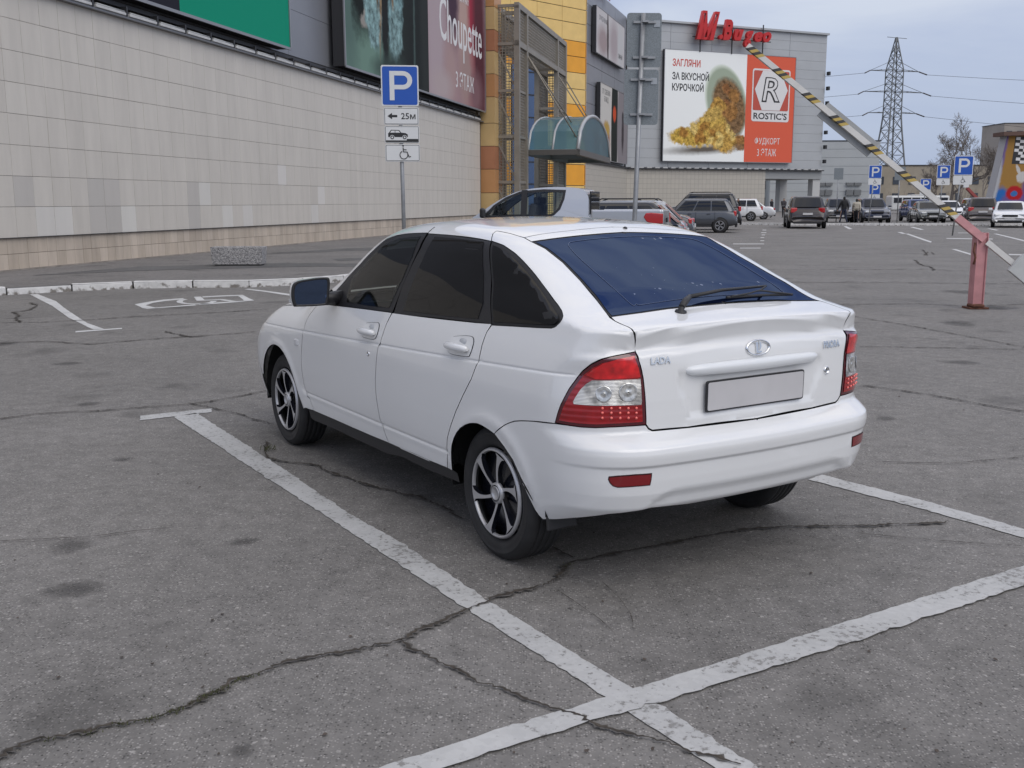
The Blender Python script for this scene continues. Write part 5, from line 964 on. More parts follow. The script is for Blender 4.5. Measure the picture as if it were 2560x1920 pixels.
# lighting trough: brackets, conduit and fluorescent fittings along the ledge
M_FIT = mat('lamp_fitting_white', (.50,.50,.49), rough=.4, noise=.1, nscale=5); M_TUBE = mat('lamp_cover', (.36,.37,.37), rough=.25)
for i in range(31):
    s = -2.4+i*1.32
    lf = empty('light_fitting', wl(s,.14,5.90), ANG1, 'grey tubular light fitting on the ledge over the beige tiled wall', 'light', 'light fittings along the mall ledge')
    mb = MB(); mb.box((0,0,.03), (1.16,.10,.06)); mb.build('housing', M_FIT, lf, bevel=.006)
    mb = MB(); mb.tube([(-.55,-.02,.075),(.55,-.02,.075)], .03, 8); mb.build('cover', M_TUBE, lf)
    mb = MB(); mb.box((.64,.05,.10), (.06,.18,.22)); mb.build('bracket', M_DKMET, lf)
mb = MB(); mb.tube([wl(-3,.0,6.02), wl(38.5,.0,6.02)], .03, 6); par(mb.build('conduit', M_DKMET))
mb = MB(); mb.box(wl(17.8,-.10,6.18), (43.4,.06,.10), ANG1); par(mb.build('support_rail', M_DKMET))
for i in range(29):
    mb = MB(); mb.bar(wl(-2.7+i*1.45,-.36,6.3), wl(-2.7+i*1.45,.10,5.92), .04); par(mb.build('strut', M_DKMET))
# ---------------------------------------------------------------- printed banners: node patterns in the banner's own plane
def print_mat(name, base, blobs, rough=.55, x0=0., grain=None):
    """flat print: soft-edged patches of ink; blobs = (cx, cy, rx, ry, rot, colour, edge, wobble)"""
    m = bpy.data.materials.new(name); m.use_nodes = True; t, p = nodes_of(m); N = t.nodes.new; K = t.links.new
    p.inputs['Roughness'].default_value = .8; p.inputs['Specular IOR Level'].default_value = .15
    c = N('ShaderNodeTexCoord'); n = N('ShaderNodeTexNoise'); n.inputs['Scale'].default_value = 1.6; n.inputs['Detail'].default_value = 8; n.inputs['Roughness'].default_value = .62; K(c.outputs['Object'], n.inputs[0])
    sub = N('ShaderNodeVectorMath'); sub.operation = 'SUBTRACT'; K(n.outputs['Color'], sub.inputs[0]); sub.inputs[1].default_value = (.5,.5,.5)
    cur = None
    for cx, cy, rx, ry, rot, col, edge, wob in blobs:
        w = N('ShaderNodeVectorMath'); w.operation = 'MULTIPLY_ADD'; K(sub.outputs[0], w.inputs[0]); w.inputs[1].default_value = (wob, wob, 0); K(c.outputs['Object'], w.inputs[2])
        mp_ = N('ShaderNodeMapping'); mp_.vector_type = 'TEXTURE'; mp_.inputs['Location'].default_value = (cx+x0, cy, 0); mp_.inputs['Rotation'].default_value = (0,0,rot); mp_.inputs['Scale'].default_value = (rx, ry, 1e4); K(w.outputs[0], mp_.inputs[0])
        l = N('ShaderNodeVectorMath'); l.operation = 'LENGTH'; K(mp_.outputs[0], l.inputs[0])
        r = N('ShaderNodeMapRange'); r.inputs[1].default_value = 1+edge; r.inputs[2].default_value = 1-edge; K(l.outputs['Value'], r.inputs[0])
        mx = N('ShaderNodeMixRGB'); K(r.outputs[0], mx.inputs[0]); mx.inputs[2].default_value = (*col, 1)
        if grain and ((col[0] > 1.4*col[2] and col[0] > .15) or (col[1] > .25 and col[2] > .26 and col[0] < .3)):
            if not hasattr(print_mat, '_g') or print_mat._g[0] != name:
                gn = N('ShaderNodeTexNoise'); gn.inputs['Scale'].default_value = grain; gn.inputs['Detail'].default_value = 9; gn.inputs['Roughness'].default_value = .7; K(c.outputs['Object'], gn.inputs[0]); gr = N('ShaderNodeMapRange'); gr.inputs[1].default_value = .35; gr.inputs[2].default_value = .65; gr.inputs[3].default_value = .35; gr.inputs[4].default_value = 1.75; K(gn.outputs[0], gr.inputs[0]); print_mat._g = (name, gr.outputs[0])
            gx = N('ShaderNodeVectorMath'); gx.operation = 'SCALE'; gx.inputs[0].default_value = col; K(print_mat._g[1], gx.inputs['Scale']); K(gx.outputs[0], mx.inputs[2])
        if cur is None: mx.inputs[1].default_value = (*base, 1)
        else: K(cur, mx.inputs[1])
        cur = mx.outputs[0]
    if cur is None: p.inputs['Base Color'].default_value = (*base, 1)
    else: K(cur, p.inputs['Base Color'])
    MATS[name] = m; return m
def face_text(body, parent, m, x, y, h, wid=None, z=.004, bold=.0, shear=0., name='lettering', sp=1.):
    me = text_mesh(body, 1., bold=bold, extrude=.002, shear=shear, spacing=sp); xs = [q.co.x for q in me.vertices]; ys = [q.co.y for q in me.vertices]
    ky = h/(max(ys)-min(ys)); kx = wid/(max(xs)-min(xs)) if wid else ky
    cx, cy = (min(xs)+max(xs))/2, (min(ys)+max(ys))/2
    for q in me.vertices: q.co = Vector((x+(q.co.x-cx)*kx, y+(q.co.y-cy)*ky, z+q.co.z))
    return link(name, me, m, parent)
def billboard(name, M, w, h, mats, label, splits=None, depth=.45, frame=None):
    """M: local x along, y up, z outwards, origin lower left"""
    r_ = empty(name); r_.matrix_world = M; tag(r_, label, 'billboard')
    mb = MB(); mb.box((w/2,h/2,-depth/2-.01), (w,h,depth)); mb.build('box', frame or M_DKMET, r_)
    x0 = 0
    for (m, fw) in mats:
        mb = MB(); mb.poly([(x0,0,.0),(x0+fw,0,.0),(x0+fw,h,.0),(x0,h,.0)]); mb.build('banner', m, r_); x0 += fw
    for a, b in (((0,0),(w,0)),((w,0),(w,h)),((w,h),(0,h)),((0,h),(0,0))):
        mb = MB(); mb.bar((*a,.01), (*b,.01), .08, .05, up=(0,0,1)); mb.build('edge_trim', mat('alu_trim', (.30,.30,.31), rough=.4, metal=.6), r_)
    return r_
M_WHITE_INK = mat('white_ink', (.72,.71,.70), rough=.5)
green = print_mat('green_banner', (.006,.27,.165), [])
darkp = print_mat('dark_photo_banner', (.02,.02,.03), [(1.5,1.6,1.2,1.0,0,(.10,.06,.05),.5,1.0),(3.6,1.0,.5,.35,.3,(.42,.40,.28),.2,.4),(5.2,1.6,.5,.9,0,(.13,.07,.08),.5,.8),(2.4,2.6,1.,.8,0,(.05,.05,.09),.5,.9)])
b1 = billboard('billboard', wmat(1.3,.20,6.36), 12.53, 4.6, [(darkp,5.9),(green,6.63)], 'billboard half dark photo half plain green above the tiled wall')
face_text('ЛЕНК', b1, M_WHITE_INK, 10.6, 1.78, .32, bold=.0)
teal = print_mat('fashion_photo_banner', (.022,.028,.026), [(2.2,.2,3.4,1.5,-.05,(.16,.26,.21),.35,.8),(.5,3.4,.9,4,0,(.10,.16,.14),.5,.8),(1.6,3.6,1.0,2.2,.1,(.012,.016,.015),.3,1.6),(2.0,1.9,.45,.3,0,(.30,.28,.25),.3,1.2),(3.15,3.7,1.0,2.6,.06,(.17,.27,.28),.12,.9),(5.5,3.5,1.0,2.7,-.06,(.16,.26,.27),.12,.9),(4.3,3.2,.42,3.2,.03,(.018,.02,.02),.25,.5),(3.35,4.3,.14,2.6,.10,(.24,.17,.10),.3,.3),(3.95,3.9,.12,2.8,-.08,(.24,.17,.10),.3,.3),(5.1,4.6,.13,2.4,.12,(.22,.16,.10),.3,.3),(2.9,2.2,.75,1.0,.2,(.20,.31,.31),.2,1.3),(5.6,2.0,.8,1.1,-.1,(.19,.29,.29),.2,1.3),(4.9,.5,1.8,.5,.1,(.04,.06,.055),.5,.6),(8.4,3.5,1.5,6,0,(.018,.022,.022),.3,.4),(8.0,3.2,.12,6,0,(.06,.09,.085),.5,.3),(9.5,3.5,.6,6,0,(.03,.035,.034),.5,.3)], grain=2.4)
pink = print_mat('perfume_banner', (.34,.22,.24), [(1.2,3,1.6,7,0,(.42,.34,.36),.5,.5),(7.4,4.5,1.5,5.0,0,(.34,.035,.06),.4,.6),(9.0,3,1.2,8,.05,(.10,.03,.04),.4,.4),(5.8,4.6,1.0,3.4,.05,(.46,.32,.28),.4,.6),(5.6,6.3,.42,.6,0,(.52,.34,.27),.3,.2),(3.9,5.2,1.0,2.4,.1,(.07,.04,.06),.4,.8),(3.6,1.3,1.2,1.6,0,(.40,.28,.27),.5,.6),(6.4,1.5,1.3,1.8,0,(.36,.25,.23),.5,.6),(8.2,.8,1.2,1.0,0,(.22,.12,.13),.5,.6),(2.0,.6,1.6,.7,0,(.44,.36,.36),.5,.5)], x0=10.0)
M_BLKINK = mat('black_ink', (.02,.02,.022), rough=.5)
b2 = billboard('billboard', wmat(18.2,.30,6.37), 20.2, 7.6, [(teal,10.0),(pink,10.2)], 'tall billboard with teal fashion photo and pink Choupette advert')
face_text('Choupette', b2, M_WHITE_INK, 15.6, 3.35, 2.6, 7.7, bold=.006); face_text('3 ЭТАЖ', b2, M_WHITE_INK, 16.1, 1.15, .82, 3.4); face_text('ОДЕЖДА ДЛЯ НИХ', b2, M_WHITE_INK, 15.2, 5.1, .34, 3.4)
# end pilaster with coloured bands
PAL = dict(pale=(.78,.54,.19), orange=(.80,.36,.03), tan=(.55,.38,.17), brown=(.50,.25,.10), red=(.40,.17,.085))
def band_m(k): return mat('cladding_'+k, PAL[k], rough=.45, noise=.06, nscale=1.2)
pil = empty('banded_pilaster', wl(38.95,0,0), 0, 'narrow pilaster of tan and brown bands at the end of the tiled wall', 'pilaster')
zb = [.13,2.0,3.3,4.55,5.79,7.2,8.42,9.63,10.75,11.95,13.3,14.6]; cb = ['tan','brown','red','tan','tan','brown','tan','red','tan','brown','tan']
for a, b, k in zip(zb[:-1], zb[1:], cb):
    mb = MB(); mb.box(tuple(np.array(wl(39.4,.34,(a+b)/2))-np.array(wl(38.95))), (1.6,.86,b-a-.03), ANG1); mb.build('cladding_band', band_m(k), pil)
mb = MB(); mb.box(tuple(np.array(wl(39.42,.32,7.3))-np.array(wl(38.95))), (1.55,.80,14.4), ANG1); mb.build('core', M_JOINT, pil)
# ---------------------------------------------------------------- banded entrance tower, portal frame and canopy
def vmat(P, d, z=0.):  # local x along horizontal direction d, y up, z outwards (to the right of d)
    d = np.array(d, float); d /= np.linalg.norm(d); n = np.array([d[1], -d[0]])
    return Matrix(((d[0],0,n[0],P[0]),(d[1],0,n[1],P[1]),(0,1,0,z),(0,0,0,1)))
T0 = np.array([-1.9,74.35]); T1 = np.array([5.75,82.0]); TL = np.linalg.norm(T1-T0)
tw = empty('entrance_tower'); tw.matrix_world = vmat(T0, T1-T0); tag(tw, 'entrance tower clad in yellow and orange bands behind a mesh portal', 'building')
zb = [0,1.4,2.73,4.33,5.9,7.56,8.83,9.97,11.17,12.35,13.47,14.77,15.82,17.0,18.5,20]; cb = ['pale','pale','orange','pale','pale','orange','pale','pale','orange','orange','pale','pale','pale','orange','pale']
mb = MB(); mb.box((TL/2,10,-1.1), (TL,20,2)); mb.build('core', M_JOINT, tw)
for a, b, k in zip(zb[:-1], zb[1:], cb):
    for i in range(4):
        if 1 <= i <= 1 and b < 12: continue
        mb = MB(); mb.box(((i+.5)*TL/4,(a+b)/2,-.06), (TL/4-.03,b-a-.05,.06)); mb.build('cladding_band', band_m(k), tw)
    k2 = {'pale':'tan','orange':'brown'}[k]
    mb = MB(); mb.box((TL+.04,(a+b)/2,-1.0), (.06,b-a-.05,2.0)); mb.build('side_band', band_m(k2), tw)
mb = MB(); mb.box((TL*.375,6,-.05), (TL/4-.2,12,.04)); mb.build('glazing', mat('blue_glazing', (.05,.10,.22), rough=.08, spec=.8), tw)
for j in range(7): 
    mb = MB(); mb.box((TL*.375,1.2+j*1.6,-.02), (TL/4-.2,.08,.06)); mb.build('glazing_bar', M_DKMET, tw)
M_GALV = mat('painted_steel_grey', (.27,.245,.205), rough=.5, metal=.3, noise=.08, nscale=2)
Q1 = np.array([.34,59.1]); pt = empty('portal_frame'); pt.matrix_world = vmat(Q1, D1); tag(pt, 'tall steel portal frame with wire mesh panels in front of the banded tower', 'portal')
# local: x along D1 (0..14.6), y up, z out of the wall (front plane z=0, back plane z=-1.27)
PLn, PH, PD = 14.6, 12.1, 1.3
def post(x, z, y0, y1, w=.30): mb = MB(); mb.bar((x,y0,z), (x,y1,z), w, w, up=(0,0,1)); mb.build('post', M_GALV, pt)
for x in (0., 2.1, 11.6, PLn):
    for z in (0, -PD): post(x, z, .1, PH)
for z in (0,-PD):
    for y in (PH, 10.1): mb = MB(); mb.bar((-.15,y,z), (PLn+.15,y,z), .30, .26); mb.build('beam', M_GALV, pt)
for x in (0,2.1,11.6,PLn):
    for y in (2.6,5.1,7.6,10.1,PH): mb = MB(); mb.bar((x,y,0), (x,y,-PD), .16); mb.build('tie', M_GALV, pt)
for xa, xb in ((0,2.1),(11.6,PLn)):
    for j, y in enumerate((.1,2.6,5.1,7.6)):
        mb = MB(); mb.bar((xa,y,-PD), (xb,y+2.5,-PD), .09); mb.build('brace', M_GALV, pt)
    for y in (2.6,5.1,7.6):
        for z in (0,-PD): mb = MB(); mb.bar((xa,y,z), (xb,y,z), .14); mb.build('beam', M_GALV, pt)
for y in (.1,2.6,5.1,7.6): mb = MB(); mb.bar((0,y,0), (0,y+2.5,-PD), .08); mb.build('brace', M_GALV, pt)
for k in range(6): mb = MB(); x = 2.1+k*1.58; mb.bar((x,10.1,-PD), (x+1.58,PH,-PD), .08); mb.build('brace', M_GALV, pt)
def mesh_panel(x0, x1, y0, y1, z0, z1, sp=.16, r=.018):
    mb = MB(); n = max(1, int(math.hypot(x1-x0, z1-z0)/sp)); m_ = max(1, int((y1-y0)/sp))
    for i in range(n+1):
        f = i/n; x, z = x0+(x1-x0)*f, z0+(z1-z0)*f; mb.bar((x,y0,z), (x,y1,z), r*2)
    for j in range(m_+1):
        y = y0+(y1-y0)*j/m_; mb.bar((x0,y,z0), (x1,y,z1), r*2)
    o = mb.build('wire_mesh', M_GALV, pt); o['kind'] = 'stuff'
mesh_panel(0,0,.1,PH,-.1,-PD+.1); mesh_panel(.15,1.95,.1,PH,.0,.0); mesh_panel(11.75,PLn-.1,.1,PH,0,0); mesh_panel(2.2,11.5,10.2,PH-.1,0,0); mesh_panel(PLn,PLn,.1,PH,-.1,-PD+.1)
mesh_panel(2.2,11.5,10.2,PH-.1,-PD,-PD,.2); mesh_panel(11.75,PLn-.1,.1,PH,-PD,-PD,.2)
# canopy: glazed segmental vault reaching out from the portal
cn = empty('entrance_canopy'); cn.matrix_world = vmat(Q1, D1); tag(cn, 'arched blue glass canopy reaching out from the mesh portal', 'canopy')
C0, C1, CZ, RISE, OUT = 2.6, 15.6, 4.45, 2.35, 3.0
arc_ = [(C0+(C1-C0)*t, CZ+RISE*math.sqrt(max(0, 1-(2*t-1)**2))*.985) for t in np.linspace(0, 1, 17)]
def bar3(nm, pts, w, m, par_): mb = MB(); [mb.bar(a, b, w) for a, b in zip(pts[:-1], pts[1:])]; return mb.build(nm, m, par_)
M_CANG = bpy.data.materials.new('canopy_glass'); M_CANG.use_nodes = True; t = M_CANG.node_tree; t.nodes.clear(); _o = t.nodes.new('ShaderNodeOutputMaterial'); _a = t.nodes.new('ShaderNodeBsdfTransparent'); _a.inputs[0].default_value = (.45,.66,.70,1); _d = t.nodes.new('ShaderNodeBsdfPrincipled'); _d.inputs['Base Color'].default_value = (.09,.20,.24,1); _d.inputs['Roughness'].default_value = .35; _x = t.nodes.new('ShaderNodeMixShader'); _x.inputs[0].default_value = .6
t.links.new(_a.outputs[0], _x.inputs[1]); t.links.new(_d.outputs[0], _x.inputs[2]); t.links.new(_x.outputs[0], _o.inputs[0]); M_ALU = mat('canopy_aluminium', (.42,.43,.43), rough=.4, metal=.4)
for i in range(16):
    (xa,ya),(xb,yb) = arc_[i], arc_[i+1]
    for z0, z1 in ((.05,1.5),(1.5,OUT)): mb = MB(); mb.poly([(xa,ya,z0),(xb,yb,z0),(xb,yb,z1),(xa,ya,z1)]); mb.build('pane', M_CANG, cn)
for z in (.05,1.5,OUT):
    mb = MB(); mb.tube([(x,y,z) for x, y in arc_], .07 if z != OUT else .12, 6); mb.build('arch_rib', M_ALU, cn)
for i in range(0, 17, 4): mb = MB(); mb.bar((*arc_[i],.05), (*arc_[i],OUT), .09); mb.build('purlin', M_ALU, cn)
mb = MB(); mb.poly([(x,y,OUT+.02) for x, y in arc_]); mb.build('end_glass', M_CANG, cn)
for z in (.05,OUT): mb = MB(); mb.bar((C0,CZ-.12,z), (C1,CZ-.12,z), .35, .25); mb.build('edge_beam', mat('canopy_beam', (.10,.095,.085), rough=.5), cn)
for x in (C0,(C0+C1)/2,C1): mb = MB(); mb.bar((x,CZ-.12,0), (x,CZ-.12,OUT), .3, .22); mb.build('cross_beam', mat('canopy_beam', (.10,.095,.085)), cn)
for x0, x1 in ((2.1,C0+.6),(11.6,C1-1.),(2.1,C0+3),(PLn,C1)): mb = MB(); mb.tube([(x0,9.9,0),(x1,CZ+.6,OUT-.1)], .045, 6); mb.build('stay_cable', M_GALV, cn)
# ---------------------------------------------------------------- far wing: grey wall and store block with roof sign
G0 = np.array([6.6,109.1]); G1 = np.array([14.92,135.7]); GL = np.linalg.norm(G1-G0)
gw = empty('mall_wing'); gw.matrix_world = vmat(G0, G1-G0); tag(gw, 'grey clad mall wing with two adverts beyond the banded tower', 'building')
M_FBEI = bpy.data.materials.new('far_beige_tiling'); M_FBEI.use_nodes = True; t, p = nodes_of(M_FBEI); bt = t.nodes.new('ShaderNodeTexBrick'); c = t.nodes.new('ShaderNodeTexCoord')
bt.offset = 0; bt.inputs['Color1'].default_value = (.43,.405,.355,1); bt.inputs['Color2'].default_value = (.46,.43,.375,1); bt.inputs['Mortar'].default_value = (.27,.25,.22,1); bt.inputs['Scale'].default_value = 1; bt.inputs['Mortar Size'].default_value = .018; bt.inputs['Brick Width'].default_value = .617; bt.inputs['Row Height'].default_value = .632
t.links.new(c.outputs['Object'], bt.inputs[0]); t.links.new(bt.outputs[0], p.inputs['Base Color']); p.inputs['Roughness'].default_value = .6
mb = MB(); mb.box((GL/2,2.85,-1), (GL,5.7,2)); mb.build('tiled_base', M_FBEI, gw)
mb = MB(); mb.box((GL/2,15,-1.4), (GL,18.6,2)); mb.build('upper_core', M_JOINT, gw)
M_CLAD2 = mat('light_grey_cladding', (.42,.435,.445), rough=.45, metal=.15, noise=.04, nscale=.4)
for r_ in range(9):
    for c_ in range(4): mb = MB(); mb.box((GL/4*(c_+.5),6.0+r_*2.05+1.0,-.37), (GL/4-.05,2.0,.06)); mb.build('cladding_panel', M_CLAD, gw)
mb = MB(); mb.box((GL/2,5.75,-.1), (GL,.2,.6)); mb.build('ledge', M_DKMET, gw)
advA = print_mat('poster_pale', (.55,.53,.53), [(3.5,1.6,2.6,1.5,0,(.36,.29,.29),.4,.8),(9.5,2.2,2.4,2.2,0,(.40,.35,.36),.4,.8),(6.0,2.3,.5,3,.06,(.10,.08,.08),.3,.4),(13.2,2.4,1.6,2.6,0,(.52,.52,.52),.3,.3)])
a1 = billboard('billboard', vmat(G0, G1-G0) @ Matrix.Translation((8.2,17.6,.25)), 15.6, 4.9, [(advA,15.6)], 'pale three-part advert high on the grey wing wall')
face_text('DVIZHENIE', a1, M_BLKINK, 3.6, 3.9, .5, 4.2); face_text('ЗИМНИЙ', a1, M_BLKINK, 13.2, 1.2, .7, 2.4)
advB = print_mat('poster_food', (.56,.54,.50), [(3.2,2.2,2.2,1.9,0,(.30,.12,.06),.3,1.2),(3.6,3.6,1.5,.8,0,(.45,.30,.08),.3,.8),(2.6,1.2,1.4,.7,0,(.10,.06,.05),.4,.6),(8.0,4.2,1.9,9,0,(.02,.025,.022),.05,.1),(7.9,5.6,.9,.9,0,(.55,.08,.03),.2,.4),(13.2,4.2,3.6,9,0,(.24,.22,.23),.08,.1),(13.0,3.6,.7,2.2,0,(.06,.05,.055),.3,.4),(12.9,5.6,.55,.6,0,(.05,.045,.05),.3,.2)])
a2 = billboard('billboard', vmat(G0, G1-G0) @ Matrix.Translation((10.6,6.2,.25)), 16.0, 8.5, [(advB,16.0)], 'burger and portrait advert low on the grey wing wall')
face_text('ОТ СВЕЖИХ\nБЛЮД', a2, M_BLKINK, 3.2, 7.2, 1.5, 4.4)
redsign = empty('roof_letters'); redsign.matrix_world = vmat(G0, G1-G0) @ Matrix.Translation((9.5,24.1,.3)); tag(redsign, 'dark red roof lettering cut off above the grey wing', 'sign')
for i, ch in enumerate('KARI'):
    face_text(ch, redsign, mat('dark_red_sign', (.22,.01,.02), rough=.4), i*1.6, .9, 2.0, 1.3, z=0, bold=.03, name='letter')
MV0 = G1.copy(); MV1 = np.array([44.1,148.82]); MD = (MV1-MV0)/np.linalg.norm(MV1-MV0); ML = np.linalg.norm(MV1-MV0); MM = vmat(MV0, MD)
mv = empty('store_block'); mv.matrix_world = MM; tag(mv, 'big light grey store block with overhang on a column and roof sign', 'building')
mb = MB(); mb.box((11.05,2.8,-3), (22.1,5.6,6)); mb.build('tiled_base', M_FBEI, mv)
mb = MB(); mb.box((ML/2,14.5,-5.4), (ML,19.2,10)); mb.build('upper_core', M_JOINT, mv)
for r_ in range(15):
    for c_ in range(5):
        mb = MB(); mb.box((ML/5*(c_+.5),5.9+r_*1.225+.6,-.32), (ML/5-.04,1.205,.08)); mb.build('cladding_panel', M_CLAD2, mv)
mb = MB(); mb.box((ML/2,24.25,-5), (ML+.1,.25,10.3)); mb.build('parapet', M_ALU, mv)
mb = MB(); mb.box((27,5.1,-5), (10.0,1.1,9.8)); mb.build('overhang_fascia', mat('fascia_grey', (.30,.31,.31), rough=.5), mv)
for x, z in ((31.3,-.8),(31.3,-8)): mb = MB(); mb.bar((x,0,z), (x,4.6,z), 1.3, 1.0); mb.build('column', mat('column_white', (.48,.48,.47), rough=.6), mv)
mb = MB(); mb.box((ML/2,5.72,.15), (ML,.14,.5)); mb.build('light_rail', M_DKMET, mv)
for i in range(26): mb = MB(); mb.box((.8+i*1.22,5.86,.2), (.7,.14,.25)); mb.build('flood_lamp', M_FIT, mv)
for i in range(7): mb = MB(); mb.box((ML+.2,7+i*2.0,.1), (.3,.5,.5)); mb.build('flood_lamp', M_DKMET, mv)
chick = [(9.75,7.8,3.25,4.9,.32,(.66,.72,.62),.03,.08),(9.85,7.7,3.05,4.65,.32,(.36,.42,.32),.05,.08),(10.25,7.1,2.55,3.9,.32,(.20,.12,.06),.10,.6)]
rr = np.random.default_rng(3)
for _ in range(9): chick.append((10+rr.normal(0,1.1), 7.5+rr.normal(0,1.9), .5+rr.random()*.8, .5+rr.random()*.9, rr.random()*3, ((.30,.15,.05),(.42,.24,.06),(.22,.10,.04))[rr.integers(3)], .12, 1.1))
chick += [(6.6,1.6,5.2,.5,.06,(.14,.12,.10),.6,.3),(4.2,3.1,3.3,1.2,-.05,(.50,.33,.07),.12,1.6),(7.2,4.6,2.6,1.7,.3,(.52,.34,.08),.12,1.6),(9.2,3.0,2.4,1.7,-.4,(.46,.28,.07),.12,1.5),(7.6,6.2,1.6,.9,.4,(.48,.32,.09),.15,1.2)]
for _ in range(15): chick.append((6.6+rr.normal(0,2.1), 3.6+rr.normal(0,.9), .3+rr.random()*.6, .25+rr.random()*.5, rr.random()*3, ((.34,.17,.04),(.58,.42,.14),(.40,.22,.05))[rr.integers(3)], .15, 1.1))
chk = print_mat('chicken_banner', (.88,.90,.88), chick, grain=1.9)
salmon = print_mat('salmon_banner', (.70,.13,.075), [])
BX = 5.17
rb = billboard('billboard', MM @ Matrix.Translation((BX,6.72,.35)), 21.06, 14.1, [(chk,12.92),(salmon,8.14)], 'huge fried chicken billboard half white half salmon red on the store block')
M_RINK = mat('red_ink', (.55,.06,.04), rough=.5)
face_text('ЗАГЛЯНИ', rb, M_RINK, 3.35, 12.5, .95, 4.3, bold=.025); face_text('ЗА ВКУСНОЙ', rb, M_BLKINK, 4.05, 10.95, 1.2, 5.7, bold=.025); face_text('КУРОЧКОЙ', rb, M_BLKINK, 3.65, 9.55, 1.2, 4.9, bold=.025)
def plate2(nm, pts, z, m): mb = MB(); mb.prism(pts, .02, Matrix.Translation((0,0,z))); mb.build(nm, m, rb)
cx, cy = 17.05, 8.9
plate2('logo_border', [(cx+a, cy+b) for a, b in rrect(6.3,6.9,.35)], .004, M_WHITE_INK)
plate2('logo_field', [(cx+a, cy+.62+b) for a, b in rrect(5.9,5.2,.2)], .028, mat('logo_red', (.50,.08,.05), rough=.5))
plate2('logo_hexagon', [(cx-2.75,cy+.75),(cx-1.5,cy-1.95),(cx+1.5,cy-1.95),(cx+2.75,cy+.75),(cx+1.5,cy+3.2),(cx-1.5,cy+3.2)], .052, M_WHITE_INK)
face_text('R', rb, M_BLKINK, cx-.05, cy+.75, 3.3, 3.1, z=.08, bold=.035, shear=.15); face_text('R', rb, M_WHITE_INK, cx-.1, cy+.78, 2.95, 2.6, z=.10, bold=-.008, shear=.15)
face_text("ROSTIC'S", rb, M_BLKINK, cx, cy-2.72, .88, 5.6, z=.03, bold=.02); face_text('ФУДКОРТ', rb, M_WHITE_INK, cx-.3, 2.8, 1.05, 4.2); face_text('3 ЭТАЖ', rb, M_WHITE_INK, cx-.35, 1.35, 1.0, 3.2)
sg = empty('roof_sign'); sg.matrix_world = MM @ Matrix.Translation((9.3,22.3,.9)); tag(sg, 'big red script roof sign on the light grey store block', 'sign')
M_SIGN = mat('red_sign_letters', (.50,.012,.012), rough=.35)
def sletter(ch, x, y, h, w, sh=.35):
    o = face_text(ch, sg, M_SIGN, x, y, h, w, z=0, bold=.045, shear=sh, name='letter')
    for v in o.data.vertices: v.co.z = v.co.z*120
for ch, x, y, h, w in (('М',1.9,1.65,3.6,3.5),('.',3.95,.35,.6,.6),('в',5.0,1.3,2.6,1.5),('u',6.75,.75,1.45,1.55),('g',8.4,.35,2.1,1.4),('e',9.95,.7,1.3,1.3),('o',11.35,.75,1.35,1.35)): sletter(ch, x, y, h, w)
mb = MB(); mb.box((6.2,.25,-.45), (12.5,.12,.12)); mb.build('sign_rail', M_DKMET, sg)
for x in (1.2,6.2,11.2): mb = MB(); mb.bar((x,-1.6,-.5), (x,2.4,-.5), .12); mb.build('sign_leg', M_DKMET, sg)
for s_, h in ((2.0,30.5),(9.9+5,29.5)):
    pass
# pale block seen beneath the overhang, warehouse, industrial block, tall flats
def block(name, P, w, h, d, m, label, cat='building', ang=0., roof=None):
    o = empty(name, (P[0],P[1],0), ang, label, cat); mb = MB(); mb.box((0,d/2,h/2), (w,d,h)); mb.build('wall', m, o)
    mb = MB(); mb.box((0,d/2,h+.1), (w+.3,d+.3,.2)); mb.build('roof', roof or M_DKMET, o); return o
M_MINT = mat('mint_render', (.42,.48,.45), rough=.7, noise=.06, nscale=.5); M_WIN = mat('far_window', (.05,.06,.075), rough=.1)
pb_ = block('office_block', (52,192), 19, 9.5, 12, M_MINT, 'pale mint office block seen beneath the store overhang')
for i in range(6):
    for z in (1.4,4.4,7.2):
        mb = MB(); mb.box((-8+i*3.1,-.04,z), (1.7,.12,1.5)); w_ = mb.build('window', M_WIN, pb_); mb = MB(); mb.box((-8+i*3.1,-.1,z), (.1,.1,1.5)); mb.build('mullion', M_WHITE_INK, w_)
M_WARE = mat('warehouse_panel', (.40,.42,.425), rough=.55, noise=.05, nscale=.3)
whs = block('warehouse', (56.4,189), 19.6, 12.0, 20, M_WARE, 'light grey warehouse with louvred vents beyond the store block')
for r_ in range(8): mb = MB(); mb.box((0,-.05,.9+r_*1.5), (19.5,.06,1.44)); mb.build('wall_panel', M_WARE, whs)
for gx in (-.6,4.6):
    for gy in (3.0,4.5):
        for k in range(2): mb = MB(); mb.box((gx+k*1.4,-.35,gy), (1.25,.5,.95 if gy < 4 else .5), M=Matrix.Rotation(.18,3,'X')); mb.build('louvre', mat('louvre_grey', (.25,.26,.265), rough=.5, metal=.3), whs)
M_IND = mat('stained_concrete', (.33,.29,.23), rough=.85, noise=.2, nscale=.25)
ib = block('industrial_block', (86,205), 46, 8.2, 20, M_IND, 'long tan industrial block with small windows behind the bare trees')
for i in range(14):
    for z in (2.2,5.4): mb = MB(); mb.box((-20+i*3.1,-.05,z), (1.3,.14,1.5)); mb.build('window', M_WIN, ib)
fl = block('apartment_block', (163,300), 46, 23, 14, mat('flats_panel', (.30,.27,.24), rough=.8, noise=.1, nscale=.2), 'distant block of flats rising behind the mural building')
for r_ in range(7):
    for i in range(15): mb = MB(); mb.box((-21.5+i*3.0,-.05,2.2+r_*3.0), (1.5,.2,1.5)); mb.build('window', M_WIN, fl)
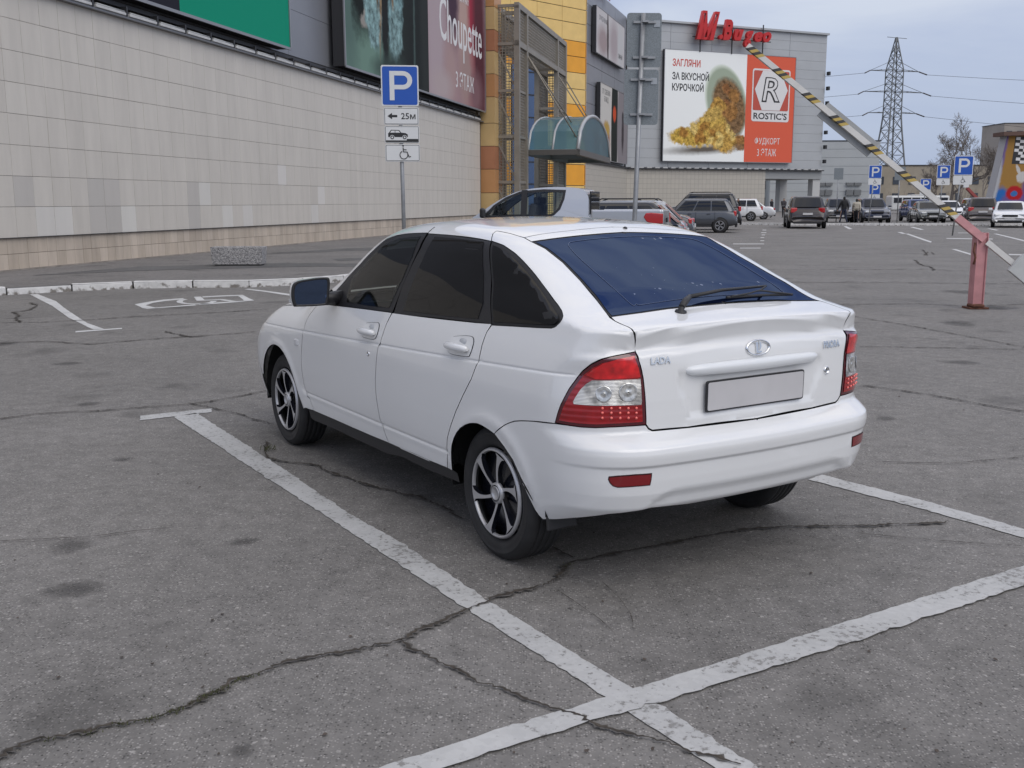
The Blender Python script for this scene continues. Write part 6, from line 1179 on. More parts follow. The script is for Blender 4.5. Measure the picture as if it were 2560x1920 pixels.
# mural building with leaning side
mu = empty('mural_building', (40.2,88,0), 0, 'low building with a leaning wall painted in a bright mural behind the white saloon', 'building')
M_MUR = print_mat('mural_paint', (.34,.19,.055), [(1.0,1.0,1.2,1.6,.2,(.03,.14,.42),.15,.8),(2.4,1.2,1.5,.9,0,(.15,.10,.26),.15,.8),(2.1,2.1,.75,.6,0,(.42,.02,.025),.12,.4),(2.1,2.05,.3,.22,0,(.05,.16,.4),.15,.2),(3.8,2.6,1.0,1.2,.3,(.09,.06,.30),.2,.6),(2.6,3.4,.42,.42,.2,(.55,.53,.50),.15,.6),(2.3,4.0,.14,.5,.4,(.55,.53,.5),.2,.2),(2.95,3.95,.14,.5,-.4,(.55,.53,.5),.2,.2),(.7,4.9,.35,3.0,-.16,(.17,.12,.26),.2,.3),(.25,3.3,.6,2.4,-.1,(.42,.43,.45),.15,.3),(6,3,2,3,0,(.02,.10,.35),.2,1.2),(8,2,2,1.5,.3,(.38,.10,.05),.2,1.2)])
mb = MB(); prof = [(0,0),(12,0),(12,7.0),(1.15,6.85)]; Mm = Matrix(((1,0,0,0),(0,0,1,0),(0,1,0,0),(0,0,0,1)))
mb.add([(x,0,z) for x, z in prof]+[(x,1.2,z) for x, z in prof], [(0,1,2,3),(7,6,5,4),(0,3,7,4),(3,2,6,7),(1,5,6,2)]); mb.build('wall', mat('mural_side', (.40,.40,.41), rough=.7), mu)
me = bpy.data.meshes.new('mural'); me.from_pydata([(.05,.0,0),(11.9,0,0),(11.9,6.9,0),(1.15,6.8,0)], [], [(0,1,2,3)]); o = link('mural', me, M_MUR, mu); o.rotation_euler = (PI/2,0,0); o.location = (0,-.03,0)
for i in range(8):
    for j in range(9):
        if (i+j)%2 == 0:
            mb = MB(); x, z = 1.75+i*.36+j*.02-(.12 if j < 3 else 0), 4.55+j*.24
            if z < 6.7 and not (i < 1 and j < 4): mb.poly([(x,-.045,z),(x+.36,-.045,z-.02),(x+.38,-.045,z+.22),(x+.02,-.045,z+.24)]); mb.build('chequer', M_WHITE_INK if True else M_BLKINK, mu)
mb = MB(); mb.poly([(1.7,-.038,4.5),(4.7,-.038,4.45),(4.9,-.038,6.75),(1.85,-.038,6.75)]); mb.build('chequer_ground', M_BLKINK, mu)
mb = MB(); mb.box((6.4,.4,7.05), (11.6,2.0,.32), M=Matrix.Rotation(-.02,3,'Y')); mb.build('roof', mat('rusty_roof', (.12,.07,.055), rough=.8), mu)
# ---------------------------------------------------------------- pylon and wires
py = empty('power_pylon', (85.6,238,0), .25, 'tall lattice power pylon with three pairs of arms behind the warehouse', 'pylon')
M_PYL = mat('galvanised_lattice', (.17,.18,.185), rough=.6, metal=.3)
lv = [(0,3.1),(5,2.65),(9,2.3),(12.5,2.0),(15.5,1.75),(18.5,1.5),(21.5,1.3),(23.5,1.28),(25.5,1.27),(27.5,1.26),(29.2,1.25),(30.8,1.25),(32.4,1.25),(34.2,.98),(36,.7),(38,.4),(40,.12)]
corner = [(1,1),(1,-1),(-1,-1),(-1,1)]
for sx, sy in corner:
    mb = MB(); mb.tube([(sx*w, sy*w, z) for z, w in lv], [.17 if z < 22 else .12 for z, w in lv], 4, smooth=False); mb.build('leg', M_PYL, py)
for (z0,w0), (z1,w1) in zip(lv[:-1], lv[1:]):
    mb = MB()
    for k in range(4):
        a, b = corner[k], corner[(k+1)%4]
        mb.tube([(a[0]*w0,a[1]*w0,z0),(b[0]*w1,b[1]*w1,z1)], .065, 4); mb.tube([(b[0]*w0,b[1]*w0,z0),(a[0]*w1,a[1]*w1,z1)], .065, 4); mb.tube([(a[0]*w1,a[1]*w1,z1),(b[0]*w1,b[1]*w1,z1)], .06, 4)
    o = mb.build('lattice', M_PYL, py); o['kind'] = 'stuff'
ends = []; py.scale = (1.08,1.08,.93)
for z, r_ in ((32.4,5.7),(27.5,7.0),(22.6,5.7)):
    for s in (-1,1):
        mb = MB(); tip = (s*r_,0,z-.15)
        for sy in (-1,1): mb.tube([(s*1.25,sy*1.25,z), tip], .09, 4)
        mb.tube([(s*1.2,0,z+2.0), tip], .06, 4); mb.tube([(s*3.6,.9,z),(s*3.6,-.9,z)], .05, 4); o = mb.build('arm', M_PYL, py); 
        mb = MB(); e = (s*(r_+1.6),-.6,z-.9); mb.tube([tip, e], .14, 6); mb.build('insulator', mat('insulator_brown', (.06,.05,.05), rough=.4), py); ends.append((e, s))
mb = MB(); mb.tube([(-2.2,0,40),(2.4,0,39.8)], .07, 4); mb.build('earth_wire_bar', M_PYL, py)
Rz = Matrix.Rotation(.25, 3, 'Z')
for i, (e, s) in enumerate(ends):
    w0 = Rz @ Vector((e[0]*1.08, e[1]*1.08, e[2]*.93))+Vector((85.6,238,0)); far = w0+(Vector((150,-62,-5-1.5*i)) if s > 0 else Vector((-120,40,4)))
    pts = [w0.lerp(far, t_)-Vector((0,0,6.0*4*t_*(1-t_)*.5)) for t_ in np.linspace(0, 1, 13)]
    mb = MB(); mb.tube(pts, .045, 4, cap=False); o = mb.build('power_cable', mat('cable_dark', (.05,.05,.055), rough=.6)); tag(o, 'power cable strung from the right arms of the pylon' if s > 0 else 'power cable strung from the left arms of the pylon', 'cable', 'cables on the right arms' if s > 0 else 'cables on the left arms')
# ---------------------------------------------------------------- leafless trees and scrub
M_BARK = mat('bark_grey_brown', (.19,.165,.145), rough=.95, noise=.3, nscale=6)
def bare_tree(P, h, spread, seed, label, levels=5, r0=.22, lean=0., group=None, name='bare_tree'):
    R_ = np.random.default_rng(seed); root = empty(name, (P[0],P[1],P[2] if len(P) > 2 else 0), 0, label, 'tree', group)
    tk = MB(); cr = MB()
    def grow(p, d, l, r, lev):
        n = 3; pts = [p]; q = p.copy(); dd = d.copy()
        for i in range(n):
            dd = dd+R_.normal(0, .13, 3)+np.array([0,0,.05]); dd /= np.linalg.norm(dd); q = q+dd*l/n; pts.append(q.copy())
        (tk if lev <= 1 else cr).tube(pts, [r*(1-.5*i/n) for i in range(n+1)], 6 if lev < 2 else 4 if lev < 4 else 3, cap=False)
        if lev >= levels: return
        k = R_.integers(2, 5) if lev < 3 else R_.integers(3, 5)
        for j in range(k):
            a = R_.random()*2*PI; t_ = .45+.55*R_.random() if j else 1.; b = np.array(pts[min(n, int(round(t_*n)))])
            sp = spread*(.55+.5*R_.random()); o_ = np.cross(dd, [math.cos(a), math.sin(a), .2]); o_ /= np.linalg.norm(o_)+1e-9
            nd = dd*math.cos(sp)+o_*math.sin(sp); grow(b, nd, l*(.62+.18*R_.random()), max(.015, r*.56), lev+1)
    grow(np.array([0,0,-.1]), np.array([lean,0,1.]), h*.30, r0, 0)
    tk.build('trunk', M_BARK, root); o = cr.build('crown', M_BARK, root); return root
bare_tree((47.2,112), 11.5, .72, 4, 'wide leafless tree standing behind the nearest parking sign', 7, .26)
bare_tree((76,176), 11., .42, 9, 'slender leafless tree in front of the pylon base', 6, .2)
bare_tree((80.5,178), 10., .40, 12, 'leafless tree right of the pylon base before the tan block', 6, .2)
bare_tree((70.5,172), 8., .45, 15, 'leafless bushy tree at the end of the warehouse', 6, .18)
bare_tree((64,160), 6.5, .5, 21, 'small leafless tree between warehouse and parked cars', 6, .15)
bare_tree((84,172), 7., .55, 23, 'low leafless tree before the tan industrial block', 6, .15)
sh_ = MB(); R_ = np.random.default_rng(5)
for i in range(900):
    x = 58+R_.random()*44; y = 150+R_.random()*18; h = .8+R_.random()*2.6; b = np.array([x,y,0]); t_ = b+np.array([R_.normal(0,.6),R_.normal(0,.6),h]); sh_.tube([b, (b+t_)/2+R_.normal(0,.15,3), t_], [.035,.025,.008], 3, cap=False)
tag(sh_.build('scrub', M_BARK), 'leafless scrub along the back of the parking lot', 'scrub', kind='stuff')
# ---------------------------------------------------------------- other parked vehicles
def paint(name, col, metal=.35): return mat('paint_'+name, col, rough=.3, metal=metal, coat=.8, spec=.5)
M_CG = mat('car_window', (.012,.013,.015), rough=.04, spec=.5); M_LAMPR = mat('lamp_red', (.45,.01,.012), rough=.15, coat=1); M_LAMPW = mat('lamp_clear', (.62,.64,.66), rough=.12, metal=.3, coat=1)
M_RIMS = mat('alloy_rim', (.33,.33,.34), rough=.35, metal=.7); M_PLATE = mat('plate_white', (.6,.6,.6), rough=.5)
def bg_wheel(r):
    t = MB(); t.lathe([(r*.66,-.10),(r*.9,-.105),(r,-.075),(r,.075),(r*.9,.105),(r*.66,.10)], 26); tm = t.mesh('tyre'); tm.materials.append(M_TYRE)
    b = MB(); b.lathe([(r*.66,.07),(r*.62,.05),(.001,.05)], 20); bm_ = b.mesh('rim_back'); bm_.materials.append(M_WBLK)
    s = MB(); s.lathe([(r*.67,.085),(r*.64,.10),(r*.58,.09)], 24)
    for k in range(5):
        a = 2*PI*k/5
        for q in (-.14,.14): s.bar((.03*math.cos(a), .03*math.sin(a), .085), (r*.62*math.cos(a+q), r*.62*math.sin(a+q), .09), .035, .02)
    sm = s.mesh('rim'); sm.materials.append(M_RIMS); return tm, bm_, sm
WB = {}
def make_car(P, head, label, col, L_=4.5, W_=1.8, H=1.47, belt=.93, hood=.98, deck=1.02, fw=(.62,.30), rr=(-.95,-1.75), wr=.32, wb=2.65, zb=.24, kind='sedan', roofcol=None, rails=False, group=None, lampf=None, plate=True, tint=M_CG, nseg=3, roofw=.60, name='parked_car', box_tail=False):
    """fw = windscreen base/top x; rr = roof rear end x and rear glass base x (metres, forward positive)"""
    root = empty(name, (P[0],P[1],0), math.atan2(head[1], head[0]), label, 'car', group)
    hl, hw = L_/2, W_/2
    # --- lower body: loft of rounded sections
    xs = sorted(set([-hl,-hl+.05,-hl+.18,-hl+.45,-hl+.9,-wb/2,-.6,0,.6,wb/2,hl-.95,hl-.55,hl-.25,hl-.08,hl]+[rr[1], fw[0]]))
    dk = np.array([(-hl,.62),(-hl+.05,.80),(-hl+.18,deck-.06),(-hl+.45,deck),(rr[1],max(deck,belt)),(fw[0],belt+.03),(fw[0]+.15,hood),(hl-.9,hood-.05),(hl-.45,hood-.13),(hl-.18,hood-.24),(hl-.05,.60),(hl,.52)]); dk = dk[np.argsort(dk[:,0])]
    if box_tail: dk[1:4,1] = belt
    rings = []
    for x in xs:
        e = max(0, abs(x)/hl-.72)/.28; w = hw*(1-.16*e**2.6); zt = float(np.interp(x, dk[:,0], dk[:,1])); z0 = zb+.10*e**2
        rings.append([(x,0,z0),(x,w*.86,z0),(x,w*.97,z0+.07),(x,w,z0+.25*(zt-z0)+.06),(x,w*.995,z0+.62*(zt-z0)),(x,w*.955,zt-.05),(x,w*.90,zt-.008),(x,w*.55,zt+.012),(x,0,zt+.02)])
    n = len(rings[0]); V = []; Fc = []
    full = [r_+[(a,-b,c) for a, b, c in r_[1:-1][::-1]] for r_ in rings]; m_ = len(full[0])
    for r_ in full: V += r_
    for i in range(len(full)-1):
        for k in range(m_): Fc.append((i*m_+k, i*m_+(k+1)%m_, (i+1)*m_+(k+1)%m_, (i+1)*m_+k))
    Fc += [tuple(range(m_)), tuple((len(full)-1)*m_+k for k in range(m_))[::-1]]
    mb = MB(); mb.add(V, Fc, True); pm = paint(*col) if isinstance(col, tuple) else col
    bo = mb.build('body', pm, root); sub = bo.modifiers.new('s', 'SUBSURF'); sub.levels = 1; sub.render_levels = 1
    # --- cabin
    zr = H; b0, b1 = rr[1], fw[0]; r0, r1 = rr[0], fw[1]; yb, yr = hw*.925, hw*roofw*1.28
    def cab(u, t, s):
        x = (b0+(b1-b0)*u)*(1-t)+(r0+(r1-r0)*u)*t; pl = 1-.10*abs(2*u-1)**3; bul = .025*math.sin(PI*t)
        return Vector((x, s*((yb*(1-t)+yr*t)*pl+bul), belt-.02+(zr-.05-belt+.02)*t))
    us = np.linspace(0, 1, 11); ts = np.linspace(0, 1, 5); V = []; ring = []
    for t in ts: V += [cab(u, t, 1) for u in us]+[cab(u, t, -1) for u in us[::-1]]
    for k_, (ins, dz) in enumerate(((.90,.028),(.72,.044),(.3,.052))):
        V += [Vector((c.x*(1-.0)+ (0)*.0-((c.x-(r0+r1)/2)*(1-ins)*.35), c.y*ins, c.z+dz)) for c in [cab(u, 1, 1) for u in us]+[cab(u, 1, -1) for u in us[::-1]]]
    q = 22; nr = len(V)//q; mb = MB(); mb.add(V, [(i*q+k, i*q+(k+1)%q, (i+1)*q+(k+1)%q, (i+1)*q+k) for i in range(nr-1) for k in range(q)]+[tuple((nr-1)*q+k for k in range(q))], True)
    ca_ = mb.build('cabin', paint(*roofcol) if roofcol else pm, root)
    def pane(nm, corners, m=tint, off=.006):
        # corners: (u, t) polygon on the side
        for s in (1,-1):
            a, b, t0, t1 = corners; gu, gt = 4, 5; mb = MB(); pts = [cab(a+(b-a)*i/gu+(t0+(t1-t0)*j/gt)*0, t0+(t1-t0)*j/gt, s)+Vector((0, s*off, .004)) for j in range(gt+1) for i in range(gu+1)]
            mb.add(pts, [(j*(gu+1)+i, j*(gu+1)+i+1, (j+1)*(gu+1)+i+1, (j+1)*(gu+1)+i) for j in range(gt) for i in range(gu)], True); mb.build(nm, m, ca_)
    e0, e1 = .07, .94; segs = np.linspace(e0, e1, nseg+1)
    for i in range(nseg):
        pane('side_window', (segs[i]+.012, segs[i+1]-.012, .08, .88), off=.010)
    for nm, u, d in (('rear_window',0,-1),('windscreen',1,1)):
        P_ = []
        for t in (.10,.5,.90): P_.append([cab(u, t, s*1.)*1 for s in (1,-1)])
        V = []; 
        for t in (.10,.5,.90):
            A, B = cab(u, t, 1), cab(u, t, -1); V += [A.lerp(B, f)+Vector((d*(.02+.035*math.sin(PI*f)), 0, .012)) for f in (.07,.3,.5,.7,.93)]
        # backing follows the curved end of the cabin
        mb = MB(); mb.add(V, [(i*5+k, i*5+k+1, (i+1)*5+k+1, (i+1)*5+k) if d < 0 else (i*5+k, (i+1)*5+k, (i+1)*5+k+1, i*5+k+1) for i in range(2) for k in range(4)], True); mb.build(nm, tint, ca_)
    # --- wheels
    key = round(wr, 3)
    if key not in WB: WB[key] = bg_wheel(wr)
    for sx in (-1,1):
        for s in (1,-1):
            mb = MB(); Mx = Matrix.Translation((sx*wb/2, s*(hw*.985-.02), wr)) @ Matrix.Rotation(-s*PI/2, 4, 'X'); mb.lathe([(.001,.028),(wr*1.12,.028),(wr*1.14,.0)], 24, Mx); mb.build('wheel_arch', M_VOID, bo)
            w_ = empty('wheel'); w_.parent = root; w_.location = (sx*wb/2, s*(hw-.085), wr); w_.rotation_euler = (-s*PI/2,0,0)
            for nm, me in zip(('tyre','rim_back','rim'), WB[key]): link(nm, me, None, w_)
    # --- lamps, plates, bumpers, mirrors
    zl = .74 if H < 1.55 else .84
    for s in (1,-1):
        wz = hw*.86
        mb = MB(); mb.box((hl-.20, s*(hw*.66), hood-.27), (.16,hw*.42,.13), M=Matrix.Rotation(-s*.42,3,'Z')); mb.build('headlamp', M_LAMPW, bo, bevel=.03)
        mb = MB(); mb.box((-hl+.165, s*(hw*.715), deck-.20 if H < 1.55 else belt-.12), (.13,hw*.34,.17 if H < 1.55 else .26), M=Matrix.Rotation(s*.35,3,'Z')); mb.build('tail_lamp', M_LAMPR, bo, bevel=.03)
        mb = MB(); mb.box((fw[0]-.18, s*(hw+.09), belt+.06), (.12,.20,.13)); mb.build('door_mirror', pm, bo, bevel=.03)
        for xh in (.15,-.75): mb = MB(); mb.box((xh, s*(hw+.005), belt-.13), (.17,.03,.03)); mb.build('door_handle', pm, bo)
        for xd in (fw[0]-.25, -.15, -1.05):
            mb = MB(); mb.box((xd, s*(hw*.985), (belt+zb)/2+.06), (.010,.03,belt-zb-.20)); mb.build('door_seam', M_VOID, bo)
        if rails: mb = MB(); mb.tube([(rr[0]+.1,s*yr*.93,zr+.0),(rr[0]+.2,s*yr*.93,zr+.05),(fw[1]-.2,s*yr*.93,zr+.05),(fw[1]-.05,s*yr*.93,zr)], .018, 6); mb.build('roof_rail', M_PLAST, ca_)
        mb = MB(); mb.box((0, s*(hw*.95), zb+.05), (wb-.8,.06,.10)); mb.build('side_sill', M_PLAST, bo)
    mb = MB(); mb.box((hl-.06,0,hood-.30), (.08,hw*.85,.11)); mb.build('grille', M_BLK, bo, bevel=.02)
    mb = MB(); mb.box((hl-.04,0,.36), (.10,hw*1.35,.13)); mb.build('front_intake', M_BLK, bo, bevel=.02)
    mb = MB(); mb.box((-hl+.05,0,.34), (.10,hw*1.45,.14)); mb.build('rear_valance', M_PLAST, bo, bevel=.02)
    if plate:
        mb = MB(); mb.box((hl+.0,0,.47), (.02,.52,.112)); mb.build('number_plate', M_PLATE, bo)
        mb = MB(); mb.box((-hl-.0,0,.80 if H > 1.55 else .70), (.03,.52,.112)); mb.build('number_plate', M_PLATE, bo)
    return root
HW_ = (-.9737,.2277)   # nose towards the mall wall
def row(s_tail, half, w): # tail-left corner -> centre
    return (s_tail[0]+HW_[0]*half+.2277*w, s_tail[1]+HW_[1]*half+.9737*w)
SUV = dict(L_=4.55, W_=1.86, H=1.68, belt=1.08, hood=1.06, deck=1.05, fw=(.95,.35), rr=(-1.75,-2.05), wr=.35, wb=2.68, zb=.28)
HAT = dict(L_=4.2, W_=1.76, H=1.50, belt=.96, hood=.98, deck=.98, fw=(.95,.30), rr=(-1.35,-1.95), wr=.31, wb=2.55)
SED = dict(L_=4.6, W_=1.8, H=1.46, belt=.95, hood=.96, deck=1.05, fw=(.85,.20), rr=(-.95,-1.65), wr=.32, wb=2.68)
make_car(row((4.0,24.1),2.1,.88), HW_, 'black hatchback parked just beyond the silver pickup cab', ('black',(.010,.010,.012)), **HAT)
make_car(row((4.75,28.3),2.25,.9), HW_, 'silver estate with roof rails between the pickup and the dark saloon', ('silver2',(.42,.43,.45),.6), **{**HAT, 'L_':4.5, 'rr':(-1.55,-2.1), 'H':1.52}, rails=True)
make_car(row((5.95,34.0),2.3,.9), HW_, 'dark grey saloon with bright red tail lamp beyond the silver pickup bed', ('darkgrey',(.045,.045,.05),.5), **SED)
make_car(row((10.75,49.6),2.1,.9), HW_, 'grey boxy crossover with alloy wheels parked beyond the dark saloon', ('slate',(.085,.092,.105),.5), **{**SUV,'L_':4.2,'H':1.62,'wb':2.6,'belt':1.03,'rr':(-1.6,-1.95),'fw':(1.05,.45)})
make_car(row((12.0,54.3),2.45,.96), HW_, 'large black off-roader behind the grey boxy crossover', ('black2',(.012,.012,.013)), **{**SUV,'L_':4.9,'W_':1.95,'H':1.92,'belt':1.22,'hood':1.2,'deck':1.2,'wb':2.8,'rr':(-1.95,-2.25)}, rails=True)
make_car(row((19.2,79.5),2.25,.92), HW_, 'white crossover parked by the store wall beyond the black off-roader', ('white',(.72,.73,.74),.0), **SUV)
make_car(row((21.8,86.0),2.3,.9), HW_, 'silver white saloon tail beside three standing people', ('pearl',(.60,.61,.62),.2), **SED)
make_car((16.65,59.2), (.20,.98), 'dark brown SUV seen from behind driving up the aisle', ('espresso',(.028,.024,.026),.5), **{**SUV,'L_':4.9,'W_':2.06,'H':1.76,'wb':2.95,'wr':.38,'belt':1.12,'deck':1.1,'rr':(-1.75,-2.2)})
make_car((23.0,73.5), (-.22,-.97), 'near black SUV parked behind the walking couple', ('graphite',(.03,.03,.034),.5), **SUV)
make_car((24.4,70.6), (-.16,-.98), 'dark navy SUV facing out beside the paired parking signs', ('navy',(.014,.020,.045),.4), **SUV)
make_car((27.2,78.2), (-.12,-.99), 'white hatchback nose between the navy SUV and the blue car', ('white',(.72,.73,.74),.0), **HAT)
make_car((28.5,83), (-.1,-1), 'olive dark saloon behind the white hatchback nose', ('olive',(.05,.05,.042),.4), **SED)
make_car((29.9,76.8), (-.15,-.99), 'bright blue crossover facing out beside the grey saloon', ('blue',(.02,.05,.20),.4), **{**SUV,'H':1.6})
make_car((28.4,71.2), (-.2,-.98), 'sage grey saloon facing out in the far parking row', ('sage',(.15,.16,.155),.5), **SED)
make_car((32.2,77.0), (-.1,-.99), 'small white hatchback behind the raised barrier boom', ('white',(.72,.73,.74),.0), **HAT)
make_car((30.3,67.4), (.34,.94), 'brown grey SUV seen from the rear beside the white saloon', ('taupe',(.10,.088,.085),.5), **{**SUV,'W_':1.95,'L_':4.7})
make_car((35.2,78.4), (-.1,-.99), 'white SUV roof showing behind the brown grey SUV', ('white',(.72,.73,.74),.0), **SUV)
make_car((28.5,59.6), (-.42,-.91), 'white saloon facing out next to the far kerb by the mural', ('white',(.72,.73,.74),.0), **{**SED,'L_':4.88,'W_':1.84,'wb':2.82,'wr':.34})
make_car((37.0,68.5), (-.3,-.95), 'grey hatchback parked past the white saloon', ('grey3',(.20,.20,.21),.5), **HAT)
# bus far behind
bs = empty('minibus', (48.6,125,0), .02, 'long white minibus behind the row of parked cars', 'bus')
mb = MB(); mb.box((0,0,1.22), (7.0,2.0,1.75)); mb.build('body', mat('bus_white', (.60,.61,.60), rough=.4), bs, bevel=.2)
for i in range(6): mb = MB(); mb.box((-2.75+i*1.1,-1.01,1.55), (.95,.03,.6)); mb.build('window', M_CG, bs)
for x in (-2.2,2.3):
    mb = MB(); mb.lathe([(.001,.0),(.36,.0),(.36,.25)], 20, Matrix.Translation((x,-1.01,.36)) @ Matrix.Rotation(PI/2,4,'X')); mb.build('wheel', M_TYRE, bs)
mb = MB(); mb.box((0,-.2,2.14), (2.2,1.3,.16)); mb.build('roof_unit', M_FIT, bs, bevel=.05)
# ---------------------------------------------------------------- silver double-cab pickup
pk = empty('pickup_truck', (.82,21.92,0), math.atan2(HW_[1], HW_[0]), 'silver double-cab pickup truck parked facing the mall wall', 'truck')
M_SIL = paint('silver', (.50,.52,.55), .55)
def loft(rings, name, m, parent, sub=0):
    m_ = len(rings[0]); V = [p_ for r_ in rings for p_ in r_]; mb = MB(); mb.add(V, [(i*m_+k, i*m_+(k+1)%m_, (i+1)*m_+(k+1)%m_, (i+1)*m_+k) for i in range(len(rings)-1) for k in range(m_)]+[tuple(range(m_)), tuple((len(rings)-1)*m_+k for k in range(m_))[::-1]], True)
    o = mb.build(name, m, parent)
    if sub: s_ = o.modifiers.new('s','SUBSURF'); s_.levels = sub; s_.render_levels = sub
    return o
def sec(x, w, z0, zt): 
    h = [(x,0,z0),(x,w*.9,z0),(x,w*.985,z0+.1),(x,w,z0+.4*(zt-z0)),(x,w*.985,zt-.12),(x,w*.95,zt-.02),(x,w*.9,zt),(x,0,zt+.012)]
    return h+[(a,-b,c) for a, b, c in h[1:-1][::-1]]
lo_ = loft([sec(x, w, z0, zt) for x, w, z0, zt in ((-1.0,.88,.38,1.20),(-.98,.89,.36,1.22),(-.4,.895,.34,1.21),(.5,.895,.34,1.19),(1.2,.89,.34,1.17),(1.45,.885,.34,1.15),(1.75,.87,.34,1.12),(2.2,.85,.36,1.06),(2.45,.80,.4,.96),(2.56,.72,.45,.85),(2.6,.6,.5,.75))], 'body', M_SIL, pk, 1)
# load bed: two sides, floor, tailgate
for s in (1,-1):
    mb = MB(); mb.box((-1.70,s*.86,.88), (1.40,.09,.90)); mb.build('bed_side', M_SIL, pk, bevel=.03)
    mb = MB(); mb.prism([(-2.43,1.06),(-2.20,1.05),(-2.10,1.11),(-2.05,1.19),(-2.09,1.265),(-2.20,1.275),(-2.43,1.255)] if s < 0 else [(-2.43,1.06),(-2.20,1.05),(-2.10,1.11),(-2.05,1.19),(-2.09,1.265),(-2.20,1.275),(-2.43,1.255)], .05, Matrix(((1,0,0,0),(0,0,1,.87 if s > 0 else -.92),(0,1,0,0),(0,0,0,1))), bev=.015); mb.build('tail_lamp', M_LAMPR, pk)
    mb = MB(); mb.box((1.22,s*.97,1.27), (.10,.18,.20)); mb.build('door_mirror', M_BLK, pk, bevel=.04)
mb = MB(); mb.box((-1.70,0,.62), (1.40,1.7,.1)); mb.build('bed_floor', M_PLAST, pk)
mb = MB(); mb.box((-2.38,0,.90), (.09,1.5,.86)); tgp = mb.build('tailgate', M_SIL, pk, bevel=.03)
mb = MB(); mb.box((-2.435,0,1.12), (.03,.3,.09)); mb.build('handle', M_BLK, tgp)
mb = MB(); mb.box((-2.5,0,.56), (.16,1.6,.16)); mb.build('rear_bumper', M_CHROME, pk, bevel=.03)
# cab: outline in side view, tumblehome towards the roof
out_ = crom(np.array([(1.50,1.16),(1.28,1.30),(.98,1.50),(.66,1.66),(.35,1.745),(-.1,1.785),(-.5,1.78),(-.78,1.74),(-.91,1.60),(-.93,1.35),(-.93,1.14)]), 3)
def cab_y(z): return .83-.16*max(0, (z-1.15)/.63)**1.2
Vl = [(x, cab_y(z)+0., z) for x, z in out_]; n = len(Vl); mb = MB(); mb.add(Vl+[(x,-y,z) for x, y, z in Vl], [(i, i+1, n+i+1, n+i) for i in range(n-1)], True)
cabo = mb.build('cab_roof', M_SIL, pk); mb = MB()
WPOL = ([(1.22,1.205),(1.02,1.40),(.78,1.56),(.50,1.67),(.44,1.685),(.44,1.20)], [(.36,1.20),(.36,1.69),(0,1.715),(-.42,1.70),(-.40,1.55),(-.33,1.36),(-.22,1.25),(-.10,1.21)])
_q = [(x, z) for x, y, z in Vl]; _V = [Vector(a) for a in _q]; _E = []; _H = []
for pl_ in WPOL:
    h_ = resample(np.array(pl_), .06); _H.append(h_); b0_ = len(_V); _V += [Vector(a) for a in h_]; _E += [(b0_+i, b0_+(i+1)%len(h_)) for i in range(len(h_))]
_r = delaunay_2d_cdt(_V, _E, [list(range(len(_q)))], 1, 1e-6, True); _v = np.array([tuple(a) for a in _r[0]]); _f = np.array([tuple(a) for a in _r[2] if len(a) == 3]); _c = _v[_f].mean(1); _f = _f[inpoly(_c, np.array(_q)) & ~inpoly(_c, _H[0]) & ~inpoly(_c, _H[1])]
M_PG = glass_mat('pickup_glass', (.80,.86,.84)); mb = MB()
for s in (1,-1):
    mb = MB(); mb.add([(x, s*cab_y(z), z) for x, z in _v], [tuple(int(i) for i in a) for a in _f]); mb.build('cab_side', M_SIL, cabo)
    for pl_ in WPOL:
        mb = MB(); P_ = np.array(pl_); I_ = inset2d(P_, .02); O_ = inset2d(P_, -.03); k_ = len(P_)
        mb.add([(x, s*(cab_y(z)+.004), z) for x, z in O_]+[(x, s*(cab_y(z)+.004), z) for x, z in I_], [(i, (i+1)%k_, k_+(i+1)%k_, k_+i) for i in range(k_)]); mb.build('window_seal', M_BLK, cabo)
        mb = MB(); mb.add([(x, s*cab_y(z), z) for x, z in pl_], [tuple(range(k_))]); mb.build('side_window', M_PG, cabo)
for x_ in (.55,-.35):
    for s in (1,-1):
        st = empty('seat'); st.parent = pk; mb = MB(); mb.box((x_-.25,s*.36,1.15), (.16,.46,.62), M=Matrix.Rotation(-.2,3,'Y')); mb.build('backrest', M_SEAT, st, bevel=.05); mb = MB(); mb.box((x_-.33,s*.36,1.52), (.09,.24,.14)); mb.build('headrest', M_SEAT, st, bevel=.03)
mb = MB(); mb.tube([(1.0+.06*math.sin(a),.36+.19*math.cos(a),1.30+.17*math.sin(a)) for a in np.linspace(0, 2*PI, 21)], .016, 6, cap=False); mb.build('steering_wheel', M_CAB, pk)
for s in (1,-1):
    mb = MB(); mb.add([(x, s*(cab_y(z)+.022), z) for x, z in ((.46,1.17),(.46,1.73),(.34,1.735),(.34,1.17))], [(0,1,2,3)]); mb.build('door_pillar', M_BLK, cabo)
    mb = MB(); mb.bar((-.24,s*.775,1.22), (-.24,s*.68,1.71), .025); mb.build('window_bar', M_BLK, cabo)
    for xd in (1.32,.40,-.55): mb = MB(); mb.box((xd,s*.893,.80), (.012,.03,.72)); mb.build('door_seam', M_VOID, cabo)
mb = MB(); mb.box((-.945,0,1.47), (.02,1.16,.38)); mb.build('rear_window', M_PG, cabo)
mb = MB(); mb.box((-.938,0,1.47), (.02,1.24,.46)); mb.build('rear_window_frame', M_BLK, cabo)
mb = MB(); mb.add([(1.46,.70,1.20),(1.46,-.70,1.20),(.74,-.58,1.645),(.74,.58,1.645)], [(0,1,2,3)]); mb.build('windscreen', M_PG, cabo)
WB[.37] = bg_wheel(.37)
